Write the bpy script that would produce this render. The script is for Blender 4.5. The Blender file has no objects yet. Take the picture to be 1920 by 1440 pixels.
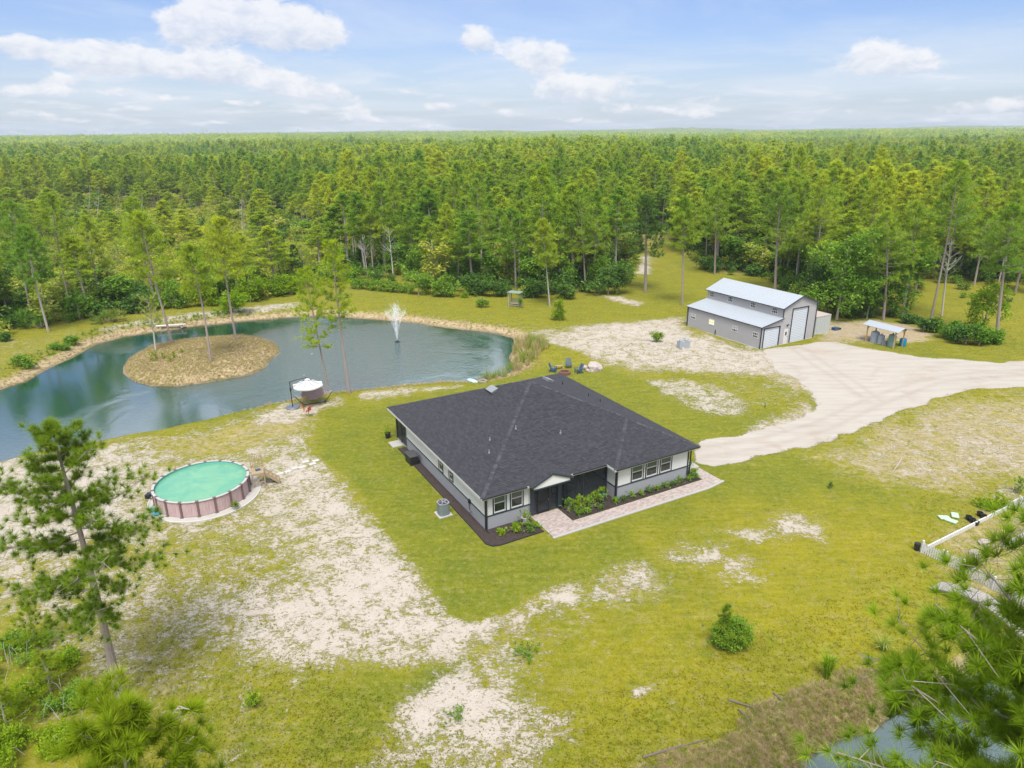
import bpy, bmesh, math, random
import numpy as np
from mathutils import Vector, Matrix
R = math.radians
SC = bpy.context.scene
COL = SC.collection
random.seed(7); rng = np.random.default_rng(11)

# ------------------------------------------------------------------ camera, sky, sun, exposure
CH = 27.0; PITCH = R(20.12); ROLL = R(0.42); FPX = 1280.0
cam_d = bpy.data.cameras.new('camera'); cam = bpy.data.objects.new('camera', cam_d); COL.objects.link(cam)
cam_d.sensor_width = 36.0; cam_d.lens = 36.0 * FPX / 1920.0; cam_d.clip_start = 0.3; cam_d.clip_end = 40000
cam.matrix_world = Matrix.Translation((0, 0, CH)) @ Matrix.Rotation(R(90) - PITCH, 4, 'X') @ Matrix.Rotation(-ROLL, 4, 'Z')
SC.camera = cam
SUN_EL, SUN_AZ = R(62), R(181)      # azimuth measured clockwise from +Y
SKY_STRENGTH = 0.062; SUN_STRENGTH = 2.7
world = bpy.data.worlds.new('World'); SC.world = world; world.use_nodes = True
sun_d = bpy.data.lights.new('sun', 'SUN'); sun = bpy.data.objects.new('sun', sun_d); COL.objects.link(sun)
sun_d.energy = SUN_STRENGTH; sun_d.angle = R(24); sun_d.color = (1.0, 0.955, 0.89)
sdir = Vector((math.sin(SUN_AZ) * math.cos(SUN_EL), math.cos(SUN_AZ) * math.cos(SUN_EL), math.sin(SUN_EL)))
sun.rotation_euler = sdir.to_track_quat('Z', 'Y').to_euler(); sun.location = (0, 0, 200)
SC.view_settings.view_transform = 'Standard'; SC.view_settings.look = 'None'
SC.view_settings.gamma = 1; SC.view_settings.use_curve_mapping = False
SC.view_settings.exposure = 0.98
SC.render.engine = 'CYCLES'
SC.cycles.max_bounces = 8; SC.cycles.diffuse_bounces = 5; SC.cycles.glossy_bounces = 3
SC.cycles.transmission_bounces = 4; SC.cycles.transparent_max_bounces = 12; SC.cycles.volume_bounces = 0
SC.cycles.use_denoising = True; SC.cycles.sample_clamp_indirect = 6


class NT:
    """tiny helper round a node tree"""
    def __init__(s, nt): s.nt = nt; s.n = nt.nodes; s.l = nt.links
    def new(s, t, **kw):
        n = s.n.new(t)
        for k, v in kw.items():
            if hasattr(n, k): setattr(n, k, v)
        return n
    def set(s, sock, v):
        if hasattr(v, 'links') or isinstance(v, bpy.types.NodeSocket): s.l.new(v, sock)
        else:
            try: sock.default_value = v
            except Exception:
                sock.default_value = (*v, 1.0) if len(v) == 3 else v
    def math(s, op, a, b=None, c=None, clamp=False):
        n = s.new('ShaderNodeMath', operation=op, use_clamp=clamp); s.set(n.inputs[0], a)
        if b is not None: s.set(n.inputs[1], b)
        if c is not None: s.set(n.inputs[2], c)
        return n.outputs[0]
    def vmath(s, op, a, b=None):
        n = s.new('ShaderNodeVectorMath', operation=op); s.set(n.inputs[0], a)
        if b is not None: s.set(n.inputs[1], b)
        return n.outputs['Value'] if op in ('LENGTH', 'DOT_PRODUCT', 'DISTANCE') else n.outputs[0]
    def noise(s, vec, scale, detail=4, rough=0.55, dist=0.0, w=None):
        n = s.new('ShaderNodeTexNoise'); n.inputs['Scale'].default_value = scale
        n.inputs['Detail'].default_value = detail; n.inputs['Roughness'].default_value = rough
        n.inputs['Distortion'].default_value = dist
        if vec is not None: s.l.new(vec, n.inputs['Vector'])
        return n.outputs['Fac']
    def mix(s, f, a, b, mode='MIX'):
        n = s.new('ShaderNodeMix', data_type='RGBA', blend_type=mode, clamp_factor=True)
        s.set(n.inputs[0], f)
        for k, v in ((6, a), (7, b)):
            if isinstance(v, (tuple, list)): n.inputs[k].default_value = (*v[:3], 1)
            else: s.l.new(v, n.inputs[k])
        return n.outputs[2]
    def ramp(s, f, stops, interp='LINEAR'):
        n = s.new('ShaderNodeValToRGB'); cr = n.color_ramp; cr.interpolation = interp
        while len(cr.elements) < len(stops): cr.elements.new(0.5)
        for e, (p, c) in zip(cr.elements, stops):
            e.position = p; e.color = (c, c, c, 1) if not isinstance(c, (tuple, list)) else (*c[:3], 1)
        s.set(n.inputs[0], f); return n.outputs[0]
    def step(s, x, lo, hi):
        n = s.new('ShaderNodeMapRange'); n.interpolation_type = 'SMOOTHSTEP'
        s.set(n.inputs[0], x); s.set(n.inputs[1], lo); s.set(n.inputs[2], hi)
        return n.outputs[0]
    def attr(s, name):
        n = s.new('ShaderNodeAttribute'); n.attribute_name = name; return n.outputs['Fac']
    def bump(s, h, strength=0.3, dist=0.05):
        n = s.new('ShaderNodeBump'); n.inputs['Strength'].default_value = strength
        n.inputs['Distance'].default_value = dist; s.l.new(h, n.inputs['Height']); return n.outputs[0]


# sky: Nishita with real-looking cloud layers by direction (brightened above the view for fill light)
w = NT(world.node_tree); w.n.clear()
out = w.new('ShaderNodeOutputWorld'); bg = w.new('ShaderNodeBackground'); w.l.new(bg.outputs[0], out.inputs[0])
sky = w.new('ShaderNodeTexSky', sky_type='NISHITA'); sky.sun_disc = False
sky.sun_elevation = SUN_EL; sky.sun_rotation = SUN_AZ; sky.air_density = 1.0; sky.dust_density = 1.2; sky.ozone_density = 1.6
tc = w.new('ShaderNodeTexCoord'); sep = w.new('ShaderNodeSeparateXYZ'); w.l.new(tc.outputs['Generated'], sep.inputs[0])
X, Y, Z = sep.outputs
az = w.math('ARCTAN2', X, Y)                       # 0 = ahead, + = right (radians)
hyp = w.math('SQRT', w.math('ADD', w.math('MULTIPLY', X, X), w.math('MULTIPLY', Y, Y)))
el = w.math('ARCTAN2', Z, hyp)
comb = w.new('ShaderNodeCombineXYZ')
# cloud-layer plane coordinates: foreshortened towards the horizon
den = w.math('ADD', w.math('MAXIMUM', Z, 0.0), 0.055)
w.l.new(w.math('DIVIDE', X, den), comb.inputs[0]); w.l.new(w.math('DIVIDE', Y, den), comb.inputs[1])
plane = comb.outputs[0]
comb2 = w.new('ShaderNodeCombineXYZ'); w.l.new(az, comb2.inputs[0]); w.l.new(w.math('MULTIPLY', el, 1.75), comb2.inputs[1])
ang = comb2.outputs[0]
warp = w.noise(ang, 16, 6, 0.6); warp2 = w.noise(w.vmath('ADD', ang, (5.3, 2.1, 0)), 16, 6, 0.6)
billow = w.noise(ang, 38, 6, 0.62, 0.3)
azw = w.math('ADD', az, w.math('MULTIPLY', w.math('SUBTRACT', warp, 0.5), 0.034))
elw = w.math('ADD', el, w.math('MULTIPLY', w.math('SUBTRACT', warp2, 0.5), 0.018))
def cloud_px(x, y):            # photograph position -> azimuth, elevation
    u, v = x - 960, y - 720
    u, v = u * math.cos(ROLL) - v * math.sin(ROLL), u * math.sin(ROLL) + v * math.cos(ROLL)
    f = FPX * math.cos(PITCH) - v * math.sin(PITCH); d = FPX * math.sin(PITCH) + v * math.cos(PITCH)
    return math.atan2(u, f), math.atan2(-d, math.hypot(u, f))
CL = [(345, 45, 46, 32, .9), (470, 36, 90, 46, 1), (595, 62, 60, 30, .9), (175, 97, 90, 22, .85), (275, 126, 105, 17, .8), (412, 130, 62, 20, .95), (115, 150, 30, 8, .6), (230, 172, 40, 8, .6), (330, 186, 45, 8, .6), (450, 192, 45, 8, .6), (250, 207, 60, 7, .6), (560, 207, 45, 7, .6), (700, 226, 45, 7, .6), (40, 212, 55, 7, .6), (150, 227, 65, 6, .6), (800, 235, 55, 6, .6), (1080, 226, 65, 7, .6), (1245, 205, 26, 7, .6), (1450, 236, 35, 6, .6), (1745, 226, 35, 6, .6), (1600, 205, 22, 6, .5), (400, 232, 60, 6, .6),
      (60, 172, 80, 16, .7), (540, 158, 60, 20, 1), (630, 178, 70, 15, .6), (893, 70, 36, 26, .9), (1010, 104, 70, 30, 1.05),
      (1095, 168, 96, 24, 1.1), (825, 202, 46, 12, .75), (945, 212, 32, 11, .7), (672, 210, 28, 16, .75), (762, 174, 18, 10, .6),
      (1670, 118, 92, 22, 1.0), (1640, 72, 50, 22, .45), (1310, 214, 44, 12, .65), (1330, 192, 30, 9, .6), (1850, 200, 80, 15, .8), (25, 85, 40, 18, .7), (1170, 205, 60, 10, .5)]
dens = None; lit = None
for (x, y, rx, ry, k) in CL:
    a0, e0 = cloud_px(x, y); ra = rx / 1280 * 1.0; re = ry / 1280 * 1.0
    da = w.math('MULTIPLY', w.math('SUBTRACT', azw, a0), 1 / ra)
    de = w.math('MULTIPLY', w.math('SUBTRACT', elw, e0), 1 / re)
    r2 = w.math('ADD', w.math('MULTIPLY', da, da), w.math('MULTIPLY', de, de))
    g = w.math('MULTIPLY', w.math('EXPONENT', w.math('MULTIPLY', r2, -1.0)), k * 1.15)
    dens = g if dens is None else w.math('ADD', dens, g)
    gl = w.math('MULTIPLY', g, de); lit = gl if lit is None else w.math('ADD', lit, gl)
# noise cumulus filling the sky outside the view, brightened overhead as fill
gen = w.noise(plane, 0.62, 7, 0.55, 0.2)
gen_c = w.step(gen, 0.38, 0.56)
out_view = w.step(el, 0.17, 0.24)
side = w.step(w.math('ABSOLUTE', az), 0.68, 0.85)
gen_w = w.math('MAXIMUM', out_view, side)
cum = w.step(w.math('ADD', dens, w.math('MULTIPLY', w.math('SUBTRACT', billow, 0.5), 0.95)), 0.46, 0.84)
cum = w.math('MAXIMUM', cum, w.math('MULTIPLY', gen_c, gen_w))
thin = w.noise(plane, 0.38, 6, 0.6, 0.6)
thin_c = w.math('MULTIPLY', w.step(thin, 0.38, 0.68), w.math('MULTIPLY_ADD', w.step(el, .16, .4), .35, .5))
st = w.new('ShaderNodeCombineXYZ'); w.l.new(w.math('MULTIPLY', az, 9.0), st.inputs[0]); w.l.new(w.math('MULTIPLY', el, 48.0), st.inputs[1])
streak = w.step(w.noise(st.outputs[0], 1.0, 7, 0.62, 0.4), 0.50, 0.68)
low = w.math('SUBTRACT', 1.0, w.step(el, 0.03, 0.12))
streak_c = w.math('MULTIPLY', w.math('MULTIPLY', streak, low), 0.7)
skyn = w.mix(1.0, sky.outputs[0], (1.0, 1.06, 1.36), 'MULTIPLY')
haze_low = w.math('MULTIPLY', w.math('SUBTRACT', 1.0, w.step(el, -0.01, 0.15)), 0.6)
c = w.mix(haze_low, skyn, (5.9, 6.8, 7.7))
c = w.mix(thin_c, c, (6.4, 6.95, 7.8)); c = w.mix(w.math('MULTIPLY', w.step(el, .17, .6), thin_c), c, (10.6, 11.6, 12.8))  # second mix brightens the veil above the view for added fill
c = w.mix(streak_c, c, (7.2, 7.35, 7.8))
ltf = w.step(w.math('ADD', w.math('DIVIDE', lit, w.math('ADD', dens, 0.05)), w.math('MULTIPLY', w.math('SUBTRACT', billow, 0.5), 3.2)), -1.2, 0.7)
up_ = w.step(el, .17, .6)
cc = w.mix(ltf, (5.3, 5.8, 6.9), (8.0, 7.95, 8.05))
cc = w.mix(w.math('MULTIPLY', up_, .8), cc, (13.6, 14.8, 16.4))  # unseen overhead clouds lifted in brightness for fill light and pond reflection
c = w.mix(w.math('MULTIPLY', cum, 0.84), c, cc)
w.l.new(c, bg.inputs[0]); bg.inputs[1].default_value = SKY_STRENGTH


# ------------------------------------------------------------------ geometry helpers
def gp(x, y, z=0.0):
    """point of the place at height z seen at (x, y) of the 1920 x 1440 photograph"""
    u, v = x - 960, y - 720
    u, v = u * math.cos(ROLL) - v * math.sin(ROLL), u * math.sin(ROLL) + v * math.cos(ROLL)
    f = FPX * math.cos(PITCH) - v * math.sin(PITCH); d = FPX * math.sin(PITCH) + v * math.cos(PITCH)
    t = (CH - z) / d
    return Vector((u * t, f * t, z))
def gup(x, y, Yw):
    """point on the ray through (x, y) at world depth Yw (for the top of something whose foot is known)"""
    u, v = x - 960, y - 720
    u, v = u * math.cos(ROLL) - v * math.sin(ROLL), u * math.sin(ROLL) + v * math.cos(ROLL)
    f = FPX * math.cos(PITCH) - v * math.sin(PITCH); d = FPX * math.sin(PITCH) + v * math.cos(PITCH)
    t = Yw / f
    return Vector((u * t, Yw, CH - d * t))
def poly(pts, z=0.0): return np.array([gp(x, y, z)[:2] for x, y in pts])
def sdist(P, x, y):
    """signed distance (negative inside) from points to polygon"""
    n = len(P); d = np.full(x.shape, 1e18); ins = np.zeros(x.shape, bool)
    for i in range(n):
        ax, ay = P[i]; bx, by = P[(i + 1) % n]
        ex, ey = bx - ax, by - ay; wx, wy = x - ax, y - ay
        t = np.clip((wx * ex + wy * ey) / (ex * ex + ey * ey + 1e-12), 0, 1)
        d = np.minimum(d, (wx - ex * t) ** 2 + (wy - ey * t) ** 2)
        c = ((ay > y) != (by > y)) & (x < (bx - ax) * (y - ay) / (by - ay + 1e-15) + ax)
        ins ^= c
    d = np.sqrt(d); return np.where(ins, -d, d)
def sstep(a, b, x): t = np.clip((x - a) / (b - a), 0, 1); return t * t * (3 - 2 * t)
def vnoise(x, y, s, seed=0):
    x = x / s + seed * 17.3; y = y / s + seed * 9.1
    xi, yi = np.floor(x), np.floor(y); fx, fy = x - xi, y - yi
    def h(a, b):
        v = np.sin(a * 127.1 + b * 311.7 + seed * 3.3) * 43758.5453; return v - np.floor(v)
    fx, fy = fx * fx * (3 - 2 * fx), fy * fy * (3 - 2 * fy)
    return (h(xi, yi) * (1 - fx) + h(xi + 1, yi) * fx) * (1 - fy) + (h(xi, yi + 1) * (1 - fx) + h(xi + 1, yi + 1) * fx) * fy


def mesh_obj(name, verts, faces, mats=(), parent=None, midx=None, smooth=False, link=True, attrs=None):
    me = bpy.data.meshes.new(name)
    verts = np.asarray(verts, dtype=np.float32)
    if isinstance(faces, np.ndarray):
        k = faces.shape[1]; nf = len(faces)
        me.vertices.add(len(verts)); me.vertices.foreach_set('co', verts.ravel())
        me.loops.add(nf * k); me.loops.foreach_set('vertex_index', faces.ravel().astype(np.int32))
        me.polygons.add(nf); me.polygons.foreach_set('loop_start', np.arange(0, nf * k, k, dtype=np.int32))
        if midx is not None: me.polygons.foreach_set('material_index', np.asarray(midx, dtype=np.int32))
        me.update(calc_edges=True)
    else:
        me.from_pydata([tuple(v) for v in verts], [], faces)
        if midx is not None: me.polygons.foreach_set('material_index', np.asarray(midx, dtype=np.int32))
    if attrs:
        for an, (dom, data) in attrs.items():
            a = me.attributes.new(an, 'FLOAT', dom); a.data.foreach_set('value', np.asarray(data, dtype=np.float32))
    for m in (mats if isinstance(mats, (list, tuple)) else [mats]): me.materials.append(m)
    if smooth: me.polygons.foreach_set('use_smooth', np.ones(len(me.polygons), bool))
    me.update()
    o = bpy.data.objects.new(name, me)
    if link: COL.objects.link(o)
    if parent: o.parent = parent
    return o


class MB:
    """collects shapes into one mesh"""
    def __init__(s): s.v = []; s.f = []; s.m = []; s.t = []; s.tone = 0.5
    def add(s, vs, fs, mi=0):
        b = len(s.v); s.v += [tuple(v) for v in vs]; s.f += [[b + i for i in f] for f in fs]; s.m += [mi] * len(fs); s.t += [s.tone] * len(fs)
        return s
    def box(s, a, b, mi=0, M=None):
        x0, y0, z0 = a; x1, y1, z1 = b
        vs = [Vector(p) for p in ((x0, y0, z0), (x1, y0, z0), (x1, y1, z0), (x0, y1, z0), (x0, y0, z1), (x1, y0, z1), (x1, y1, z1), (x0, y1, z1))]
        if M: vs = [M @ p for p in vs]
        return s.add(vs, [(3, 2, 1, 0), (4, 5, 6, 7), (0, 1, 5, 4), (1, 2, 6, 5), (2, 3, 7, 6), (3, 0, 4, 7)], mi)
    def bar(s, p, q, w, h=None, mi=0, up=(0, 0, 1)):
        p, q = Vector(p), Vector(q); h = h or w; d = (q - p).normalized(); u = Vector(up)
        if abs(d.dot(u)) > .98: u = Vector((1, 0, 0))
        a = d.cross(u).normalized() * w / 2; b = a.cross(d).normalized() * h / 2
        vs = [p - a - b, p + a - b, p + a + b, p - a + b, q - a - b, q + a - b, q + a + b, q - a + b]
        return s.add(vs, [(3, 2, 1, 0), (4, 5, 6, 7), (0, 1, 5, 4), (1, 2, 6, 5), (2, 3, 7, 6), (3, 0, 4, 7)], mi)
    def tube(s, pts, rads, n=8, mi=0, cap=True):
        pts = [Vector(p) for p in pts]
        if not isinstance(rads, (list, tuple)): rads = [rads] * len(pts)
        rings = []; ref = Vector((0, 0, 1))
        for i, p in enumerate(pts):
            d = (pts[min(i + 1, len(pts) - 1)] - pts[max(i - 1, 0)]).normalized()
            if abs(d.dot(ref)) > .97: ref = Vector((1, 0, 0)) if abs(d.x) < .9 else Vector((0, 1, 0))
            a = d.cross(ref).normalized(); b = d.cross(a).normalized(); ref = b.cross(d).normalized() if False else ref
            rings.append([p + (a * math.cos(2 * math.pi * k / n) + b * math.sin(2 * math.pi * k / n)) * rads[i] for k in range(n)])
        vs = [v for r in rings for v in r]; fs = []
        for i in range(len(rings) - 1):
            for k in range(n):
                fs.append((i * n + k, i * n + (k + 1) % n, (i + 1) * n + (k + 1) % n, (i + 1) * n + k))
        if cap: fs += [tuple(reversed(range(n))), tuple((len(rings) - 1) * n + k for k in range(n))]
        return s.add(vs, fs, mi)
    def lathe(s, prof, c=(0, 0, 0), n=24, mi=0, cap=True):
        vs = []; fs = []
        for r, z in prof:
            for k in range(n): vs.append((c[0] + r * math.cos(2 * math.pi * k / n), c[1] + r * math.sin(2 * math.pi * k / n), c[2] + z))
        for i in range(len(prof) - 1):
            for k in range(n): fs.append((i * n + k, i * n + (k + 1) % n, (i + 1) * n + (k + 1) % n, (i + 1) * n + k))
        if cap and prof[0][0] > 1e-6: fs.append(tuple(reversed(range(n))))
        if cap and prof[-1][0] > 1e-6: fs.append(tuple((len(prof) - 1) * n + k for k in range(n)))
        return s.add(vs, fs, mi)
    def prism(s, pts, z0, z1, mi=0):
        n = len(pts); vs = [(p[0], p[1], z0) for p in pts] + [(p[0], p[1], z1) for p in pts]
        return s.add(vs, [tuple(reversed(range(n))), tuple(range(n, 2 * n))] + [(i, (i + 1) % n, n + (i + 1) % n, n + i) for i in range(n)], mi)
    def build(s, name, mats, parent=None, smooth=False, bevel=0, **kw):
        o = mesh_obj(name, s.v, s.f, mats, parent, s.m, smooth, attrs={'tone': ('FACE', s.t)})
        if bevel:
            b = o.modifiers.new('bevel', 'BEVEL'); b.width = bevel; b.segments = 2; b.limit_method = 'ANGLE'
        for k, v in kw.items(): o[k] = v
        return o


def tag(o, label=None, cat=None, group=None, kind=None):
    if label: o['label'] = label
    if cat: o['category'] = cat
    if group: o['group'] = group
    if kind: o['kind'] = kind
    return o
def thing(name, label, cat, loc=(0, 0, 0), rz=0, group=None):
    o = bpy.data.objects.new(name, None); COL.objects.link(o); o.empty_display_size = .3
    o.location = loc; o.rotation_euler = (0, 0, rz); return tag(o, label, cat, group)
def inst(o, parent, loc=None, rot=None, sc=None):
    c = o.copy(); COL.objects.link(c); c.parent = parent
    if loc is not None: c.location = loc
    if rot is not None: c.rotation_euler = rot
    if sc is not None: c.scale = sc if hasattr(sc, '__len__') else (sc,) * 3
    return c


# ------------------------------------------------------------------ materials
def base_mat(name):
    m = bpy.data.materials.new(name); m.use_nodes = True; t = NT(m.node_tree)
    b = t.n['Principled BSDF']; return m, t, b
def mat(name, col, rough=.6, var=.12, vs=3.0, bump=0.0, bs=20, metal=0.0, spec=None, dirt=0.0, tone=0.0):
    m, t, b = base_mat(name)
    tc = t.new('ShaderNodeTexCoord'); P = tc.outputs['Object']
    n1 = t.noise(P, vs, 5, .6); n2 = t.noise(P, vs * 7, 4, .6)
    f = t.math('ADD', t.math('MULTIPLY', n1, .65), t.math('MULTIPLY', n2, .35))
    f = t.math('MULTIPLY_ADD', t.math('SUBTRACT', f, .5), var * 3.2, 1.0)
    if tone: f = t.math('MULTIPLY', f, t.math('MULTIPLY_ADD', t.attr('tone'), tone * 2, 1 - tone))
    mm = t.new('ShaderNodeVectorMath', operation='SCALE'); mm.inputs[0].default_value = [q * .74 for q in col]; t.l.new(f, mm.inputs[3])
    c = mm.outputs[0]
    if dirt:
        d = t.step(t.noise(P, .9, 6, .7, .4), .5, .75)
        c = t.mix(t.math('MULTIPLY', d, dirt), c, (.12, .095, .07))
    t.l.new(c, b.inputs['Base Color']); b.inputs['Roughness'].default_value = rough; b.inputs['Metallic'].default_value = metal
    if spec is not None: b.inputs['Specular IOR Level'].default_value = spec
    if bump: t.l.new(t.bump(t.noise(P, bs, 4, .6), bump, .02), b.inputs['Normal'])
    return m
def foliage(name, c1, c2, c3=None, trans=.35, hue=.5, scale=.25):
    """leaf material: diffuse + translucent, colour differs per tree and from clump to clump"""
    m, t, b = base_mat(name)
    oi = t.new('ShaderNodeObjectInfo'); geo = t.new('ShaderNodeNewGeometry')
    n = t.noise(geo.outputs['Position'], scale, 3, .6); n2 = t.noise(geo.outputs['Position'], 1.7, 2, .5)
    nL = t.noise(geo.outputs['Position'], .016, 4, .6, .4)
    f = t.math('ADD', t.math('MULTIPLY', oi.outputs['Random'], hue), t.math('MULTIPLY', t.math('SUBTRACT', n, .25), 1.2 * (1 - hue) * 1.1), clamp=False)
    f = t.math('ADD', f, t.math('MULTIPLY', t.math('SUBTRACT', nL, .5), 2.5), clamp=True)
    c = t.mix(f, c1, c2)
    tn = t.attr('tone')
    if c3: c = t.mix(t.math('MULTIPLY', t.step(tn, .72, .98), .8), c, c3)
    k = t.math('MULTIPLY', t.math('MULTIPLY_ADD', tn, .55, .72), t.math('MULTIPLY_ADD', n2, .5, .75))
    sc = t.new('ShaderNodeVectorMath', operation='SCALE'); t.l.new(c, sc.inputs[0]); t.l.new(k, sc.inputs[3])
    d = t.new('ShaderNodeBsdfDiffuse'); tr = t.new('ShaderNodeBsdfTranslucent'); mx = t.new('ShaderNodeMixShader')
    t.l.new(sc.outputs[0], d.inputs[0]); t.l.new(sc.outputs[0], tr.inputs[0]); mx.inputs[0].default_value = trans
    t.l.new(d.outputs[0], mx.inputs[1]); t.l.new(tr.outputs[0], mx.inputs[2])
    t.l.new(mx.outputs[0], t.n['Material Output'].inputs[0]); t.n.remove(b)
    return m

M = {}
M['pine'] = foliage('pine_needles', (.20, .36, .036), (.54, .58, .034), (.56, .50, .07), .48, .5)
M['pine_near'] = foliage('pine_needles_near', (.14, .24, .018), (.24, .34, .022), (.36, .38, .05), .45, .3, .8)
M['pine_front'] = foliage('pine_needles_front', (.21, .34, .018), (.33, .43, .022), (.44, .44, .06), .5, .3, .8)
M['pine_shore'] = foliage('pine_needles_shore', (.34, .46, .022), (.46, .54, .03), (.5, .5, .07), .5, .3, .8)
M['pine_yellow'] = foliage('pine_needles_yellow', (.23, .32, .014), (.33, .38, .02), (.42, .40, .05), .42, .3, .8)
M['leaf'] = foliage('broad_leaves', (.12, .25, .025), (.24, .38, .04), (.32, .38, .09), .4, .45)
M['leaf_dark'] = foliage('dark_leaves', (.075, .165, .03), (.14, .235, .04), (.24, .31, .08), .35, .45)
M['leaf_bright'] = foliage('bright_leaves', (.19, .32, .014), (.28, .38, .02), (.36, .42, .06), .42, .3)
M['olive'] = foliage('olive_leaves', (.27, .34, .045), (.44, .45, .065), (.48, .37, .14), .42, .5)
M['dry'] = foliage('dry_weeds', (.36, .27, .14), (.52, .41, .22), (.60, .52, .32), .3, .5)
M['reed'] = foliage('reed_leaves', (.14, .26, .03), (.32, .33, .07), (.48, .38, .16), .3, .5)
M['bark'] = mat('pine_bark', (.36, .29, .26), .9, .28, 6, .8, 18)
M['bark_grey'] = mat('grey_bark', (.46, .41, .37), .9, .22, 5, .6, 14)
M['deadwood'] = mat('bleached_deadwood', (.52, .49, .45), .85, .15, 5)

# ------------------------------------------------------------------ layout of the ground
WL = -0.9                                          # water level below the yard
POND = poly([(0, 732), (50, 715), (91, 691), (146, 665), (182, 645), (234, 631), (266, 626), (320, 620), (365, 613), (443, 604), (500, 600), (545, 595),
             (622, 593), (702, 599), (765, 604), (822, 612), (880, 619), (937, 627), (961, 633), (964, 650), (955, 672), (972, 690), (945, 705), (906, 714), (875, 716),
             (838, 716), (807, 718), (760, 722), (708, 728), (667, 732), (617, 737), (560, 748), (500, 760), (440, 778), (380, 794), (300, 812), (230, 825), (170, 838),
             (142, 845), (60, 856), (-20, 880), (-180, 900), (-380, 880), (-420, 800), (-260, 752), (-100, 748)], WL)
ISLE = poly([(232, 690), (240, 674), (276, 654), (320, 645), (390, 637), (440, 633), (469, 633), (500, 637), (522, 648), (524, 660), (503, 680), (495, 692), (469, 703), (417, 713),
             (338, 724), (286, 724), (250, 716), (236, 702)], WL)
POND2 = poly([(1492, 1445), (1508, 1420), (1546, 1403), (1573, 1385), (1617, 1368), (1660, 1347), (1687, 1330), (1720, 1314), (1752, 1300), (1806, 1273), (1838, 1258),
              (1890, 1255), (1960, 1225), (2080, 1190), (2250, 1260), (2100, 1480), (1960, 1650), (1600, 1600), (1440, 1530)], WL)
ROAD = poly([(1305, 868), (1340, 878), (1440, 852), (1560, 828), (1660, 786), (1760, 747), (1840, 730), (1920, 724), (2150, 705), (2600, 680), (2600, 655), (2150, 664), (1920, 677), (1860, 679),
             (1800, 674), (1720, 668), (1640, 655), (1570, 640), (1530, 640), (1426, 657), (1450, 690), (1500, 716), (1532, 748), (1505, 782), (1430, 803), (1360, 818), (1300, 826)])
YARD = poly([(-700, 760), (-200, 668), (0, 634), (100, 614), (250, 592), (340, 574), (470, 568), (540, 556), (600, 537), (660, 527), (750, 532), (820, 550), (960, 554), (1060, 556), (1085, 552),
             (1190, 536), (1200, 500), (1192, 480), (1212, 462), (1252, 462), (1266, 486), (1305, 500), (1335, 516), (1420, 524), (1500, 566), (1560, 600), (1640, 604), (1700, 594),
             (1690, 566), (1800, 560), (1960, 575), (2300, 590), (3200, 900), (2600, 2600), (-900, 2600)])
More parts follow.
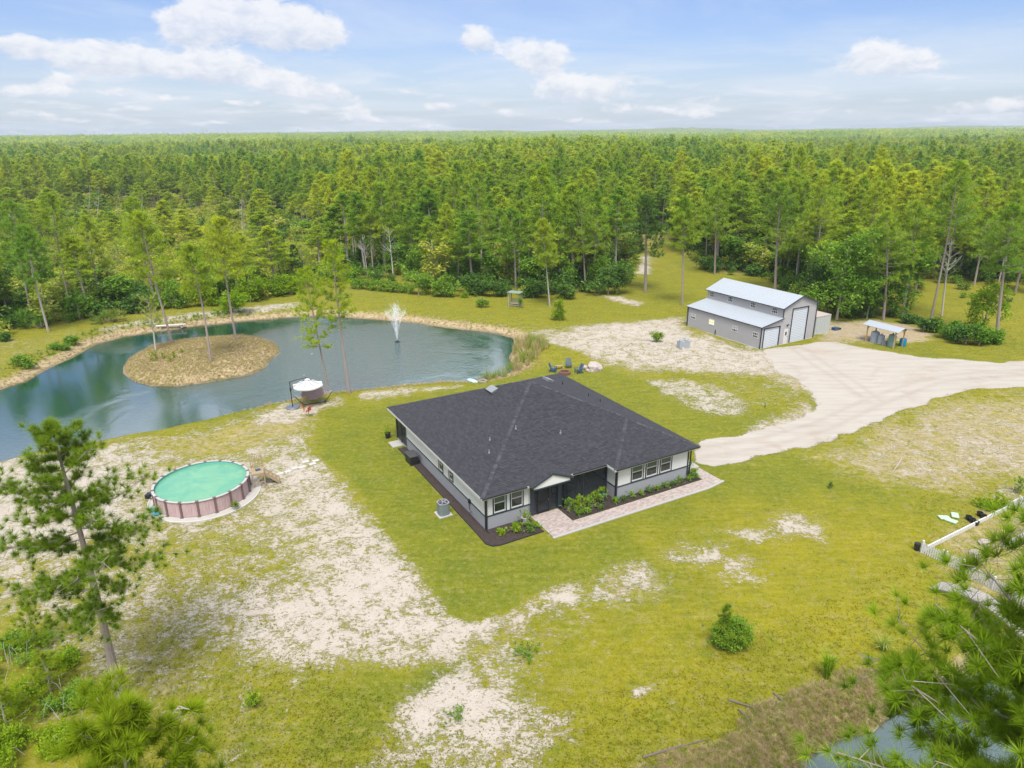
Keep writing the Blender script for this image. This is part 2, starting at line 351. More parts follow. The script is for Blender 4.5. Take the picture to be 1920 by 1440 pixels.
# painted cover: (polygon, {channel: value}, feather in metres)
LAY = [
    ([(150, 850), (300, 815), (440, 782), (560, 756), (640, 745), (600, 800), (598, 850), (650, 900), (700, 962), (760, 1042), (800, 1092), (842, 1150), (880, 1168), (960, 1142), (1000, 1118), (1050, 1120),
      (1010, 1180), (940, 1228), (850, 1245), (760, 1238), (650, 1258), (560, 1278), (470, 1262), (390, 1235), (300, 1210), (200, 1240), (100, 1180), (-60, 1150), (-300, 1050), (-200, 930), (0, 895)], dict(s=.57, d=.4, l=.3), 1.6),
    ([(600, 770), (740, 752), (860, 728), (1010, 690), (1090, 680), (1300, 730), (1500, 790), (1420, 803), (1300, 835), (1290, 870), (700, 850), (598, 845), (590, 810)], dict(s=.06, l=.62, d=.12), 1.2),
    ([(380, 1130), (520, 1085), (640, 1065), (760, 1058), (850, 1160), (990, 1150), (940, 1218), (780, 1230), (600, 1232), (480, 1190)], dict(s=.70), 2.0),
    ([(545, 880), (640, 905), (700, 962), (762, 1048), (840, 1150), (760, 1160), (670, 1080), (600, 970), (540, 920)], dict(s=.72), 1.6),
    ([(300, 995), (480, 990), (570, 1075), (430, 1105), (320, 1120), (240, 1060)], dict(s=.42, d=.4), 2.2),
    ([(300, 828), (420, 795), (580, 778), (600, 800), (470, 846), (330, 866)], dict(s=.30, d=.6, l=.2), 2.0),
    ([(100, 1180), (330, 1130), (380, 1200), (420, 1300), (300, 1340), (120, 1300)], dict(s=.42, d=.45), 2.0),
    ([(-100, 860), (140, 850), (260, 880), (230, 1000), (100, 1040), (-200, 1010)], dict(s=.72), 2.0),
    ([(598, 822), (640, 795), (745, 752), (760, 830), (915, 1010), (1045, 1020), (1366, 920), (1330, 884), (1440, 855), (1530, 838), (1600, 880), (1690, 960), (1700, 1000), (1400, 972), (1240, 1030), (1110, 1078), (1000, 1115), (960, 1140),
      (880, 1165), (842, 1150), (800, 1092), (760, 1042), (700, 962), (650, 900), (600, 850)], dict(s=.07, l=.72, d=.22), .45),
    ([(1180, 1000), (1380, 940), (1600, 920), (1700, 990), (1400, 1010), (1240, 1050)], dict(l=.4), 2),
    ([(1000, 1110), (1060, 1090), (1110, 1108), (1080, 1140), (1010, 1146)], dict(s=.68), 1.1),
    ([(1125, 1080), (1200, 1058), (1245, 1070), (1230, 1120), (1170, 1150), (1120, 1120)], dict(s=.62, d=.5), 1.3),
    ([(1255, 1050), (1330, 1020), (1420, 1040), (1440, 1062), (1380, 1072), (1330, 1070)], dict(s=.66, d=.3), 1.4),
    ([(1380, 1000), (1440, 985), (1490, 968), (1550, 978), (1546, 1004), (1460, 1010), (1400, 1028)], dict(s=.66), 1.3),
    ([(1500, 850), (1560, 832), (1660, 792), (1780, 752), (1920, 735), (2100, 730), (2050, 900), (1900, 910), (1800, 930), (1680, 905), (1580, 880)], dict(s=.46, d=.65, l=.2), 2.5),
    ([(1700, 860), (1850, 830), (1920, 850), (1900, 890), (1760, 880)], dict(s=.55), 2),
    ([(1860, 905), (1930, 900), (1925, 945), (1870, 960)], dict(s=.6), 1),
    ([(1400, 980), (1700, 960), (1760, 1000), (1720, 1100), (1700, 1240), (1560, 1250), (1420, 1160), (1320, 1080)], dict(l=.08), 3),
    ([(1100, 1160), (1300, 1110), (1420, 1220), (1420, 1320), (1250, 1390), (1080, 1330)], dict(l=.22, s=.15), 2),
    ([(560, 1440), (560, 1300), (700, 1270), (860, 1265), (800, 1290), (720, 1360), (700, 1440)], dict(s=.10, l=.75, d=.1), 1.2),
    ([(380, 1250), (640, 1262), (560, 1300), (540, 1440), (380, 1440), (300, 1400)], dict(s=.30, l=.5, d=.35), 1.5),
    ([(880, 1240), (960, 1180), (1100, 1160), (1090, 1200), (980, 1260), (900, 1290)], dict(s=.36), 1.2),
    ([(690, 1460), (700, 1370), (800, 1290), (880, 1275), (1000, 1300), (1060, 1340), (1060, 1400), (1020, 1460)], dict(s=.58), 1.0),
    ([(745, 1340), (820, 1290), (880, 1278), (935, 1310), (960, 1360), (880, 1380), (820, 1345), (780, 1375)], dict(s=.80), .7),
    ([(850, 1240), (900, 1225), (1000, 1225), (1000, 1290), (930, 1290)], dict(s=.5), .8),
    ([(1180, 1290), (1230, 1278), (1245, 1295), (1190, 1308)], dict(s=.75, d=.5), .3),
    ([(1010, 622), (1090, 610), (1200, 600), (1290, 590), (1290, 618), (1360, 640), (1426, 658), (1490, 705), (1400, 705), (1300, 696), (1200, 694), (1120, 680), (1060, 655), (1000, 640)], dict(s=.66, d=.55), 1.6),
    ([(1420, 650), (1500, 688), (1566, 745), (1520, 800), (1400, 820), (1385, 800), (1480, 770), (1502, 742), (1440, 702), (1380, 672)], dict(s=.66, d=.6), 1.3),
    ([(1205, 712), (1290, 708), (1360, 725), (1405, 752), (1392, 778), (1330, 776), (1290, 770), (1250, 742)], dict(s=.60), 1.0),
    ([(1080, 690), (1200, 700), (1320, 702), (1480, 706), (1520, 750), (1440, 768), (1400, 745), (1300, 702), (1180, 706)], dict(s=.38, l=.4), 1.3),
    ([(1530, 640), (1550, 605), (1640, 600), (1720, 622), (1730, 640), (1640, 640)], dict(s=.5, d=.8), 1.5),
    ([(1640, 606), (1720, 612), (1760, 632), (1700, 642)], dict(d=.95, s=.4), 1.0),
    ([(1720, 646), (1800, 634), (1940, 620), (2100, 640), (1920, 666), (1760, 668)], dict(s=.14, l=.4, d=.2), 1.0),
    ([(690, 530), (820, 548), (1080, 556), (1190, 540), (1300, 505), (1420, 530), (1290, 590), (1080, 606), (960, 612), (800, 590), (640, 578), (520, 590), (400, 600), (520, 562)], dict(s=.10, l=.40, d=.30), 2.0),
    ([(1200, 500), (1195, 480), (1215, 460), (1250, 460), (1268, 488), (1260, 515)], dict(s=.2, l=.3), 1.5),
    ([(1192, 512), (1205, 480), (1218, 478), (1216, 515)], dict(s=.75), 1),
    ([(1120, 552), (1160, 556), (1205, 568), (1200, 576), (1140, 562)], dict(s=.7, d=.6), .8),
    ([(760, 600), (900, 608), (1020, 625), (1010, 650), (960, 634), (860, 612)], dict(s=.52, d=.7), 1.0),
    ([(-100, 720), (0, 700), (80, 668), (200, 630), (330, 606), (500, 590), (560, 585), (450, 574), (330, 585), (180, 612), (0, 640), (-200, 680)], dict(s=.30, d=.4, l=.35), 2),
    ([(180, 616), (330, 590), (450, 577), (560, 566), (570, 575), (420, 592), (300, 605), (190, 626)], dict(s=.62), .8),
    ([(660, 738), (740, 728), (830, 722), (880, 722), (800, 736), (700, 752)], dict(s=.62), .8),
    ([(480, 776), (560, 762), (640, 750), (560, 790), (480, 800)], dict(s=.66), 1),
    ([(1010, 640), (1060, 655), (1120, 680), (1050, 690), (980, 700), (975, 670)], dict(s=.12, l=.3, d=.35), 1.0),
    ([(1180, 1470), (1250, 1415), (1340, 1366), (1445, 1318), (1540, 1274), (1640, 1256), (1740, 1270), (1740, 1330), (1500, 1460)], dict(d=.62, s=.30, l=.4), 1.3),
    ([(1420, 1330), (1470, 1318), (1480, 1345), (1430, 1360)], dict(s=.8, d=1), .5),
    ([(1740, 1000), (1920, 940), (2100, 930), (2200, 1100), (1900, 1160), (1780, 1080)], dict(s=.34, d=.6, l=.3), 1),
]
LAYP = [(poly(p), d, f) for p, d, f in LAY]

HOUSE_Q = np.array([(-2.03, 40.35), (17.9, 48.9), (7.9, 68.6), (-11.9, 58.7)])
def fields(x, y):
    """cover fields and height at world points"""
    big = vnoise(x, y, 14, 1) * .6 + vnoise(x, y, 5, 2) * .4
    S = .15 + (big - .5) * .14; D = .25 + (vnoise(x, y, 9, 3) - .5) * .3; L = .42 + (vnoise(x, y, 11, 4) - .5) * .5
    yd = sdist(YARD, x, y)
    for P, dct, f in LAYP:
        pad = f + 1.5
        bb = (x > P[:, 0].min() - pad) & (x < P[:, 0].max() + pad) & (y > P[:, 1].min() - pad) & (y < P[:, 1].max() + pad)
        if not bb.any(): continue
        xs, ys = x[bb], y[bb]
        wob = (vnoise(xs, ys, 1.3, 5) - .5) * min(1.6, f * 1.2) + (vnoise(xs, ys, 3.5, 6) - .5) * min(2.5, f * 1.4)
        ff = f * (1.5 if (dct.get('s', 0) > .3 and f > .5) else 1.0); mk = 1 - sstep(-ff, ff, sdist(P, xs, ys) + wob)
        for ch, v in dct.items():
            A = {'s': S, 'd': D, 'l': L}[ch]; A[bb] = A[bb] * (1 - mk) + (v + (big[bb] - .5) * .12) * mk
    fo = sstep(0, 4, yd)
    D = D * (1 - fo) + fo * (.15 + .5 * vnoise(x, y, 25, 8)); S = S * (1 - fo) + fo * (.20 * vnoise(x, y, 18, 9)); L = L * (1 - fo) + fo * (.3 + .3 * vnoise(x, y, 30, 10))
    p1 = sdist(POND, x, y); isl = sdist(ISLE, x, y); p2 = sdist(POND2, x, y)
    p1w = p1 + (vnoise(x, y, 2.2, 12) - .5) * .5; islw = isl + (vnoise(x, y, 1.6, 13) - .5) * .6; p2w = p2 + (vnoise(x, y, 1.5, 14) - .5) * .7
    wat = np.maximum(p1w, -islw)                   # negative in open water
    far = sstep(60, 75, y)                         # far bank is wider, near bank steeper
    bw = 1.3 + 2.2 * far
    hb = np.where(wat > 0, WL + (0 - WL) * sstep(-.15, 1.0, wat / bw), WL + np.maximum(wat, -3) * .45)
    h2 = np.where(p2w > 0, WL * (1 - sstep(-.25, 1.0, p2w / 1.9)), WL + np.maximum(p2w, -3) * .45)
    H = np.minimum(hb, h2)
    H = np.where(isl < 0, np.maximum(WL + .85 * sstep(-.15, 1.9, -islw) + .35 * sstep(1.5, 7, -isl), H), H)
    bank = (1 - sstep(.2, 1.0, wat / bw)) * sstep(-3, 0, wat + 0.0)
    D = np.maximum(D, bank * (.75 + .25 * far)); S = S * (1 - bank * .6)
    b2 = 1 - sstep(0, 2.0, p2); D = np.maximum(D, b2)
    ii = sstep(.6, -.6, isl) if False else (1 - sstep(-.6, .6, isl))
    D = D * (1 - ii) + ii * (.80 + .25 * (vnoise(x, y, 2.5, 15) - .5)); S = S * (1 - ii) + .05 * ii
    wet = np.maximum((1 - sstep(0, .35, np.abs(wat - .1))), (1 - sstep(0, .5, np.abs(p2 - .1)))) * (H < WL + .35)
    RD = 1 - sstep(-.7, .5, sdist(ROAD, x, y) + (vnoise(x, y, 1.4, 16) - .5) * .9)
    flat = sstep(.5, 3, sdist(HOUSE_Q, x, y)) * sstep(4.3, 6, np.hypot(x + 24.6, y - 48.35))
    H = H + (vnoise(x, y, 6, 17) - .5) * .10 * flat * (1 - RD) * sstep(1, 4, np.minimum(wat, p2)) * (np.abs(yd) > 0)
    H = H - .04 * RD
    farz = np.hypot(x, y)
    hill = 22 * np.exp(-((x - 900) / 900) ** 2 - ((y - 5200) / 900) ** 2) + 34 * np.exp(-((x - 4200) / 1500) ** 2 - ((y - 5600) / 1200) ** 2) + 18 * vnoise(x, y, 900, 20) * sstep(1200, 3500, farz)
    return S, D, L, RD, H + hill, wet, wat, p2, yd

TRK = [gp(*q) for q in ((1300, 850), (1440, 828), (1540, 798), (1640, 752), (1750, 712), (1860, 700), (2200, 688))]
TRK2 = [gp(*q) for q in ((1640, 752), (1590, 715), (1540, 685), (1500, 655))]
def tracks(x, y):
    out_ = np.zeros(x.shape)
    for T in (TRK, TRK2):
        d = np.full(x.shape, 1e9)
        for a, b_ in zip(T, T[1:]):
            ex, ey = b_.x - a.x, b_.y - a.y; t = np.clip(((x - a.x) * ex + (y - a.y) * ey) / (ex * ex + ey * ey), 0, 1); d = np.minimum(d, np.hypot(x - a.x - ex * t, y - a.y - ey * t))
        out_ = np.maximum(out_, np.exp(-((d - .85) / .32) ** 2))
    return out_
def axis(lo, hi, st, far, g):
    a = list(np.arange(lo, hi + 1e-6, st)); d = st
    b = [hi]; 
    while b[-1] < far: d *= g; b.append(b[-1] + d)
    c = [lo]; d = st
    while c[-1] > -far: d *= g; c.append(c[-1] - d)
    return np.array(sorted(set(c[1:] + a + b[1:])))
gx = axis(-78, 72, .36, 9000, 1.16)
ys_ = [16.0]; 
while ys_[-1] < 9500:
    y = ys_[-1]; ys_.append(y + (.30 if y < 125 else .30 * 1.10 ** (len([q for q in ys_ if q >= 125]))))
gy = np.array([-9000, -3000, -800, -200, -60, -20, 0, 8, 12, 14] + ys_)
XX, YY = np.meshgrid(gx, gy)
S_, D_, L_, RD_, H_, WET_, WAT_, P2_, YD_ = fields(XX.ravel(), YY.ravel())
nx, ny = len(gx), len(gy)
idx = np.arange(nx * ny).reshape(ny, nx)
gf = np.stack([idx[:-1, :-1].ravel(), idx[:-1, 1:].ravel(), idx[1:, 1:].ravel(), idx[1:, :-1].ravel()], 1)

def grass_nodes(t, P, lush, dry):
    """grass colour from world position; shared by the ground sheet and the standing tufts"""
    a = t.noise(P, .35, 5, .6, .3); b = t.noise(P, 2.6, 5, .65); cfn = t.noise(P, 11, 3, .7)
    g = t.math('ADD', lush, t.math('MULTIPLY', t.math('SUBTRACT', a, .5), 1.1))
    c = t.mix(t.math('MAXIMUM', t.math('MINIMUM', g, 1.0), 0.0), (.215, .193, .008), (.104, .132, .010))
    c = t.mix(t.math('MULTIPLY', t.step(b, .46, .72), .6), c, (.235, .205, .06))
    c = t.mix(t.math('MULTIPLY', t.step(t.math('SUBTRACT', 1.0, b), .50, .76), .5), c, (.075, .10, .016))
    b2 = t.noise(P, .95, 6, .7, .8); c = t.mix(t.math('MULTIPLY', t.step(b2, .54, .76), .5), c, (.27, .225, .105)); c = t.mix(t.math('MULTIPLY', t.step(b2, .47, .30), .55), c, (.098, .135, .012))
    dd = t.step(t.math('ADD', dry, t.math('MULTIPLY', t.math('SUBTRACT', t.noise(P, 1.3, 6, .7, .5), .5), 1.3)), .35, .95)
    dc = t.mix(t.noise(P, 3.1, 4, .7), (.27, .195, .12), (.48, .38, .24))
    c = t.mix(t.math('MULTIPLY', dd, .92), c, dc)
    mpg = t.new('ShaderNodeMapping'); mpg.inputs['Rotation'].default_value = (0, 0, R(-27)); mpg.inputs['Scale'].default_value = (.35, 2.2, 1); t.l.new(P, mpg.inputs[0])
    st_ = t.noise(mpg.outputs[0], 1.1, 5, .65, .5)
    k = t.math('MULTIPLY_ADD', cfn, .8, t.math('MULTIPLY_ADD', st_, .7, .25))
    s = t.new('ShaderNodeVectorMath', operation='SCALE'); t.l.new(c, s.inputs[0]); t.l.new(k, s.inputs[3])
    return s.outputs[0]
mg, t, b = base_mat('ground_cover')
P = t.new('ShaderNodeNewGeometry').outputs['Position']
s_, d_, l_, r_, wt_ = (t.attr(k) for k in ('sand', 'dry', 'lush', 'road', 'wet'))
n1 = t.noise(P, .75, 6, .62, .8); n2 = t.noise(P, 3.6, 5, .7, .9); n3 = t.noise(P, 12, 3, .7)
mp = t.new('ShaderNodeMapping'); mp.inputs['Rotation'].default_value = (0, 0, R(35)); mp.inputs['Scale'].default_value = (1, 2.6, 1); t.l.new(P, mp.inputs[0])
n4 = t.noise(mp.outputs[0], 2.2, 5, .7, 1.2)
sf = t.math('ADD', s_, t.math('MULTIPLY', t.math('SUBTRACT', n1, .5), 1.2))
sf = t.math('ADD', sf, t.math('MULTIPLY', t.math('SUBTRACT', n2, .5), 1.3))
sf = t.math('ADD', sf, t.math('MULTIPLY', t.math('SUBTRACT', n4, .5), 1.0))
sf = t.math('ADD', sf, t.math('MULTIPLY', t.math('SUBTRACT', n3, .5), .55))
sm = t.math('MULTIPLY', t.step(sf, .36, .70), t.math('MULTIPLY_ADD', t.step(s_, .3, .75), .25, .75))
sandc = t.mix(t.noise(P, 1.1, 5, .6), (.36, .305, .25), (.47, .42, .365))
sandc = t.mix(t.math('MULTIPLY', t.step(n3, .45, .8), .35), sandc, (.25, .205, .16))
sandc = t.mix(t.math('MULTIPLY', t.step(d_, .55, 1.0), .5), sandc, (.27, .19, .13))
gr = grass_nodes(t, P, l_, d_)
c = t.mix(sm, gr, sandc)
mp2 = t.new('ShaderNodeMapping'); mp2.inputs['Rotation'].default_value = (0, 0, R(-22)); mp2.inputs['Scale'].default_value = (.25, 1.6, 1); t.l.new(P, mp2.inputs[0])
rt = t.noise(mp2.outputs[0], .8, 6, .65, .5)
roadc = t.mix(t.step(rt, .35, .75), (.38, .345, .30), (.325, .285, .24))
roadc = t.mix(t.math('MULTIPLY', t.step(t.noise(P, .22, 5, .6, .6), .52, .72), .55), roadc, (.30, .235, .18))
roadc = t.mix(t.math('MULTIPLY', t.attr('track'), t.math('MULTIPLY_ADD', n1, .6, .05)), roadc, (.27, .23, .185)); roadc = t.mix(t.math('MULTIPLY', t.step(n3, .55, .8), .12), roadc, (.25, .22, .18))
re_ = t.math('ADD', r_, t.math('MULTIPLY', t.math('SUBTRACT', t.math('ADD', t.math('MULTIPLY', n2, .6), t.math('MULTIPLY', n3, .4)), .5), 1.6)); r_ = t.math('MAXIMUM', t.step(re_, .42, .62), t.step(r_, .9, 1.0))
c = t.mix(r_, c, roadc)
c = t.mix(t.math('MULTIPLY', wt_, .75), c, (.07, .05, .032))
t.l.new(c, b.inputs['Base Color']); b.inputs['Roughness'].default_value = .95; b.inputs['Specular IOR Level'].default_value = .15
hgt = t.math('ADD', t.math('MULTIPLY', t.math('SUBTRACT', 1.0, sm), .6), t.math('MULTIPLY', n3, .8))
hgt = t.math('MULTIPLY', hgt, t.math('SUBTRACT', 1.0, t.math('MULTIPLY', r_, .8)))
t.l.new(t.bump(hgt, .75, .10), b.inputs['Normal'])
ground = mesh_obj('ground', np.stack([XX.ravel(), YY.ravel(), H_], 1), gf, mg, smooth=True,
                  attrs={'sand': ('POINT', S_), 'dry': ('POINT', D_), 'lush': ('POINT', L_), 'road': ('POINT', RD_), 'wet': ('POINT', WET_), 'track': ('POINT', tracks(XX.ravel(), YY.ravel()) * RD_)})
tag(ground, kind='structure')

def gh(x, y):
    """ground height at one point"""
    return float(fields(np.array([float(x)]), np.array([float(y)]))[4][0])
_iy = {}
def ghq(x, y):
    """quick height from the built grid"""
    i = int(np.clip(np.searchsorted(gx, x), 1, nx - 1)); j = int(np.clip(np.searchsorted(gy, y), 1, ny - 1))
    return float(H_.reshape(ny, nx)[j - 1:j + 1, i - 1:i + 1].mean())

# water
def water_mat(name, col, ior, rip):
    m, t, b = base_mat(name)
    P = t.new('ShaderNodeNewGeometry').outputs['Position']
    b.inputs['Base Color'].default_value = (*col, 1); b.inputs['Roughness'].default_value = .05; b.inputs['IOR'].default_value = ior
    mp = t.new('ShaderNodeMapping'); mp.inputs['Scale'].default_value = (1, 1.8, 1); mp.inputs['Rotation'].default_value = (0, 0, R(20)); t.l.new(P, mp.inputs[0])
    fpt = gp(745, 641, WL)
    rr_ = t.vmath('DISTANCE', P, (fpt.x - 7, fpt.y - 5, WL)); wob = t.math('MULTIPLY_ADD', t.math('SUBTRACT', t.noise(P, .13, 4, .55, .8), .5), 22, rr_)
    calm = t.math('SUBTRACT', 1.0, t.step(wob, 11, 22)); calm = t.math('MAXIMUM', calm, t.math('MULTIPLY', t.step(t.noise(P, .07, 3, .5, .6), .52, .64), .3))
    h = t.math('ADD', t.noise(mp.outputs[0], 1.5, 4, .6, .5), t.math('MULTIPLY', t.noise(mp.outputs[0], 5, 3, .6), .35))
    h = t.math('MULTIPLY', h, t.math('MULTIPLY_ADD', calm, .94, .06))
    t.l.new(t.bump(h, 1.0, rip), b.inputs['Normal'])
    return m
M['water'] = water_mat('pond_water', (.004, .045, .033), 4.6, .15)
M['water2'] = water_mat('ditch_water', (.06, .09, .085), 2.1, .012)
def sheet(name, P, grow, z, m):
    c = P.mean(0); n = len(P); Q = []
    for i in range(n):
        a, p, q = P[i - 1], P[i], P[(i + 1) % n]; e = q - a; nn = np.array([e[1], -e[0]]); nn = nn / (np.linalg.norm(nn) + 1e-9)
        test = sdist(P, np.array([p[0] + nn[0] * .3]), np.array([p[1] + nn[1] * .3]))[0]
        if test < 0: nn = -nn
        Q.append(p + nn * grow)
    bm = bmesh.new(); vs = [bm.verts.new((q[0], q[1], z)) for q in Q]; f = bm.faces.new(vs)
    bmesh.ops.triangulate(bm, faces=[f]); bmesh.ops.recalc_face_normals(bm, faces=bm.faces)
    for f in bm.faces:
        if f.normal.z < 0: f.normal_flip()
    me = bpy.data.meshes.new(name); bm.to_mesh(me); bm.free(); me.materials.append(m)
    o = bpy.data.objects.new(name, me); COL.objects.link(o); return tag(o, kind='structure')
sheet('pond_water', POND, .5, WL, M['water']); sheet('ditch_water', POND2, .5, WL, M['water2'])

# ------------------------------------------------------------------ materials of built things
M['stucco'] = mat('white_stucco', (.80, .795, .77), .85, .03, 2, .25, 60, dirt=.05)
M['stucco_grey'] = mat('grey_stucco', (.36, .365, .39), .85, .04, 2, .25, 60, dirt=.08)
M['trim'] = mat('dark_blue_trim', (.035, .048, .062), .55, .08)
M['soffit'] = mat('white_soffit', (.62, .62, .6), .7, .03)
M['shingle'] = mat('asphalt_shingle', (.040, .039, .047), .92, .10, 3, .4, 40, tone=.34)
M['cap'] = mat('ridge_cap_shingle', (.060, .058, .068), .9, .2, 3, .4, 40, tone=.4)
M['white'] = mat('white_frame', (.74, .74, .73), .4, .02)
M['black'] = mat('black_metal', (.02, .021, .024), .45, .1)
M['grey'] = mat('grey_metal', (.28, .29, .3), .5, .06)
M['conc'] = mat('concrete', (.46, .44, .41), .9, .1, 2, .4, 30, dirt=.15)
M['paver'] = mat('pink_paver', (.47, .39, .35), .9, .1, 2, .4, 30, tone=.22, dirt=.10)
M['mulch'] = mat('dark_mulch', (.055, .038, .034), 1.0, .45, 9, 1.0, 26, tone=.5)
M['edge'] = mat('black_edging', (.03, .03, .032), .7, .1)
M['siding'] = mat('grey_metal_siding', (.47, .452, .462), .5, .04, .8, dirt=.05)
M['roofw'] = mat('white_metal_roof', (.44, .475, .51), .45, .04, .6, dirt=.06)
M['door_w'] = mat('white_rolling_door', (.62, .66, .71), .45, .03, 1, dirt=.04)
M['wood'] = mat('weathered_wood', (.40, .30, .19), .85, .18, 4, .4, 25, tone=.2)
M['wood_new'] = mat('new_timber', (.58, .36, .15), .7, .14, 4, .3, 25)
M['wood_grey'] = mat('grey_wood', (.42, .385, .36), .9, .16, 4, .5, 25, tone=.25)
M['blue'] = mat('blue_plastic', (.01, .23, .42), .35, .06)
M['blue_chair'] = mat('blue_chair_paint', (.045, .10, .19), .5, .06)
M['tank'] = mat('pale_blue_grey_plastic', (.45, .50, .60), .4, .06)
M['green_tank'] = mat('green_plastic', (.18, .33, .29), .5, .1)
M['canvas'] = mat('off_white_canvas', (.70, .70, .68), .85, .03)
M['pinkcloth'] = mat('faded_pink_fabric', (.55, .40, .385), .9, .08, 2)
M['yellowcloth'] = mat('yellow_striped_cushion', (.62, .46, .12), .9, .15, 6)
M['poolwall'] = None
M['poolrim'] = mat('pool_rim', (.52, .49, .47), .5, .1)
M['poolpost'] = mat('pool_upright', (.20, .13, .12), .6, .1)
M['beige'] = mat('beige_container', (.50, .53, .51), .5, .05, 1, dirt=.1)
M['rust'] = mat('red_brown_stone', (.22, .10, .07), .9, .2, 5)
M['stone'] = mat('pale_stone', (.50, .42, .39), .95, .2, 3, .5, 12)
M['cyan'] = mat('cyan_tarp', (.01, .40, .62), .5, .2, 6)
M['ltblue'] = mat('light_blue_plastic', (.45, .66, .70), .4, .06)
M['tyre'] = mat('tan_rubber', (.30, .25, .20), .9, .1)
M['picket'] = mat('white_picket', (.74, .73, .71), .6, .04)
M['clay'] = mat('pale_pot', (.55, .54, .50), .8, .05)
M['redleaf'] = foliage('red_leaves', (.42, .07, .05), (.5, .15, .1), None, .2)
M['bag'] = mat('green_white_bag', (.50, .66, .47), .6, .25, 5)
M['conc2'] = mat('grey_block', (.42, .44, .46), .95, .1, 3, tone=.2)
m, t, b = base_mat('pool_panel'); P = t.new('ShaderNodeTexCoord').outputs['Object']
mp = t.new('ShaderNodeMapping'); mp.inputs['Scale'].default_value = (5, 5, .5); t.l.new(P, mp.inputs[0])
c = t.mix(t.step(t.noise(mp.outputs[0], 2.2, 6, .7, .6), .3, .72), (.36, .235, .235), (.50, .385, .38))
c = t.mix(t.math('MULTIPLY', t.step(t.noise(mp.outputs[0], 5, 4, .7), .5, .75), .6), c, (.26, .15, .155))
t.l.new(c, b.inputs['Base Color']); b.inputs['Roughness'].default_value = .6; M['poolwall'] = m
m, t, b = base_mat('glass_dark'); P = t.new('ShaderNodeTexCoord').outputs['Object']
b.inputs['Base Color'].default_value = (.02, .025, .024, 1); b.inputs['Roughness'].default_value = .06; b.inputs['IOR'].default_value = 1.7; M['glass'] = m
m, t, b = base_mat('blinds'); sp = t.new('ShaderNodeSeparateXYZ'); t.l.new(t.new('ShaderNodeTexCoord').outputs['Object'], sp.inputs[0])
wv = t.math('SINE', t.math('MULTIPLY', sp.outputs[2], 75.0))
t.l.new(t.mix(t.step(wv, -.2, .5), (.035, .05, .04), (.16, .19, .16)), b.inputs['Base Color']); b.inputs['Roughness'].default_value = .15; M['blinds'] = m
m, t, b = base_mat('insect_screen'); tr = t.new('ShaderNodeBsdfTransparent'); mx = t.new('ShaderNodeMixShader'); mx.inputs[0].default_value = .5
b.inputs['Base Color'].default_value = (.03, .035, .04, 1); b.inputs['Roughness'].default_value = .6
t.l.new(tr.outputs[0], mx.inputs[1]); t.l.new(b.outputs[0], mx.inputs[2]); t.l.new(mx.outputs[0], t.n['Material Output'].inputs[0]); M['screen'] = m
m, t, b = base_mat('pool_water'); P = t.new('ShaderNodeNewGeometry').outputs['Position']
t.l.new(t.mix(t.step(t.noise(P, .55, 4, .6, .5), .35, .7), (.085, .28, .19), (.15, .33, .20)), b.inputs['Base Color'])
b.inputs['Roughness'].default_value = .08; b.inputs['IOR'].default_value = 1.33; t.l.new(t.bump(t.noise(P, 3, 4, .6), .5, .02), b.inputs['Normal']); M['poolwater'] = m
m, t, b = base_mat('falling_water'); tr = t.new('ShaderNodeBsdfTransparent'); mx = t.new('ShaderNodeMixShader'); mx.inputs[0].default_value = .16
b.inputs['Base Color'].default_value = (.9, .93, .95, 1); b.inputs['Roughness'].default_value = .5
b.inputs['Subsurface Weight'].default_value = 0
t.l.new(tr.outputs[0], mx.inputs[1]); t.l.new(b.outputs[0], mx.inputs[2]); t.l.new(mx.outputs[0], t.n['Material Output'].inputs[0]); M['spray'] = m
m, t, b = base_mat('lit_window'); b.inputs['Base Color'].default_value = (.55, .55, .34, 1); b.inputs['Roughness'].default_value = .3
b.inputs['Emission Color'].default_value = (1, .93, .5, 1); b.inputs['Emission Strength'].default_value = .35; M['lit'] = m

# ------------------------------------------------------------------ the house
TH = R(29); HO = (-1.96, 42.88)
house = thing('house', 'single storey white and grey house with dark hipped shingle roof', 'house', (HO[0], HO[1], 0), TH)
HCO, HSI = math.cos(TH), math.sin(TH)
def hw(u, v, z=0): return Vector((HO[0] + u * HCO - v * HSI, HO[1] + u * HSI + v * HCO, z))
WH = 2.98; BZ = 1.1
def wall_run(p, q, openings=(), name='wall', z0=-.1, th=.18):
    """stucco wall from p to q (outer face on the right of p->q), upper white, lower grey, openings (a, b, z0, z1)"""
    p, q = Vector((*p, 0)), Vector((*q, 0)); L = (q - p).length; d = (q - p) / L; n = Vector((d.y, -d.x, 0))
    Mx = Matrix(((d.x, -n.x, 0, p.x), (d.y, -n.y, 0, p.y), (0, 0, 1, 0), (0, 0, 0, 1)))
    xs = sorted({0, L, *[o[0] for o in openings], *[o[1] for o in openings]})
    for (za, zb, key, nm, off) in ((z0, BZ - .05, 'stucco_grey', 'lower_wall', 0.0), (BZ + .05, WH, 'stucco', 'upper_wall', 0.0), (BZ - .05, BZ + .05, 'trim', 'band', -.03)):
        g = MB()
        for a, bb in zip(xs, xs[1:]):
            op = [o for o in openings if o[0] <= a + 1e-4 and o[1] >= bb - 1e-4]
            zz = [za, zb]
            if op:
                o = op[0]
                if o[2] > za: g.box((a, off, za), (bb, th, min(o[2], zb)), 0, Mx)
                if o[3] < zb: g.box((a, off, max(o[3], za)), (bb, th, zb), 0, Mx)
            else: g.box((a, off, za), (bb, th, zb), 0, Mx)
        if g.f: g.build(nm, M[key], house)
    return Mx
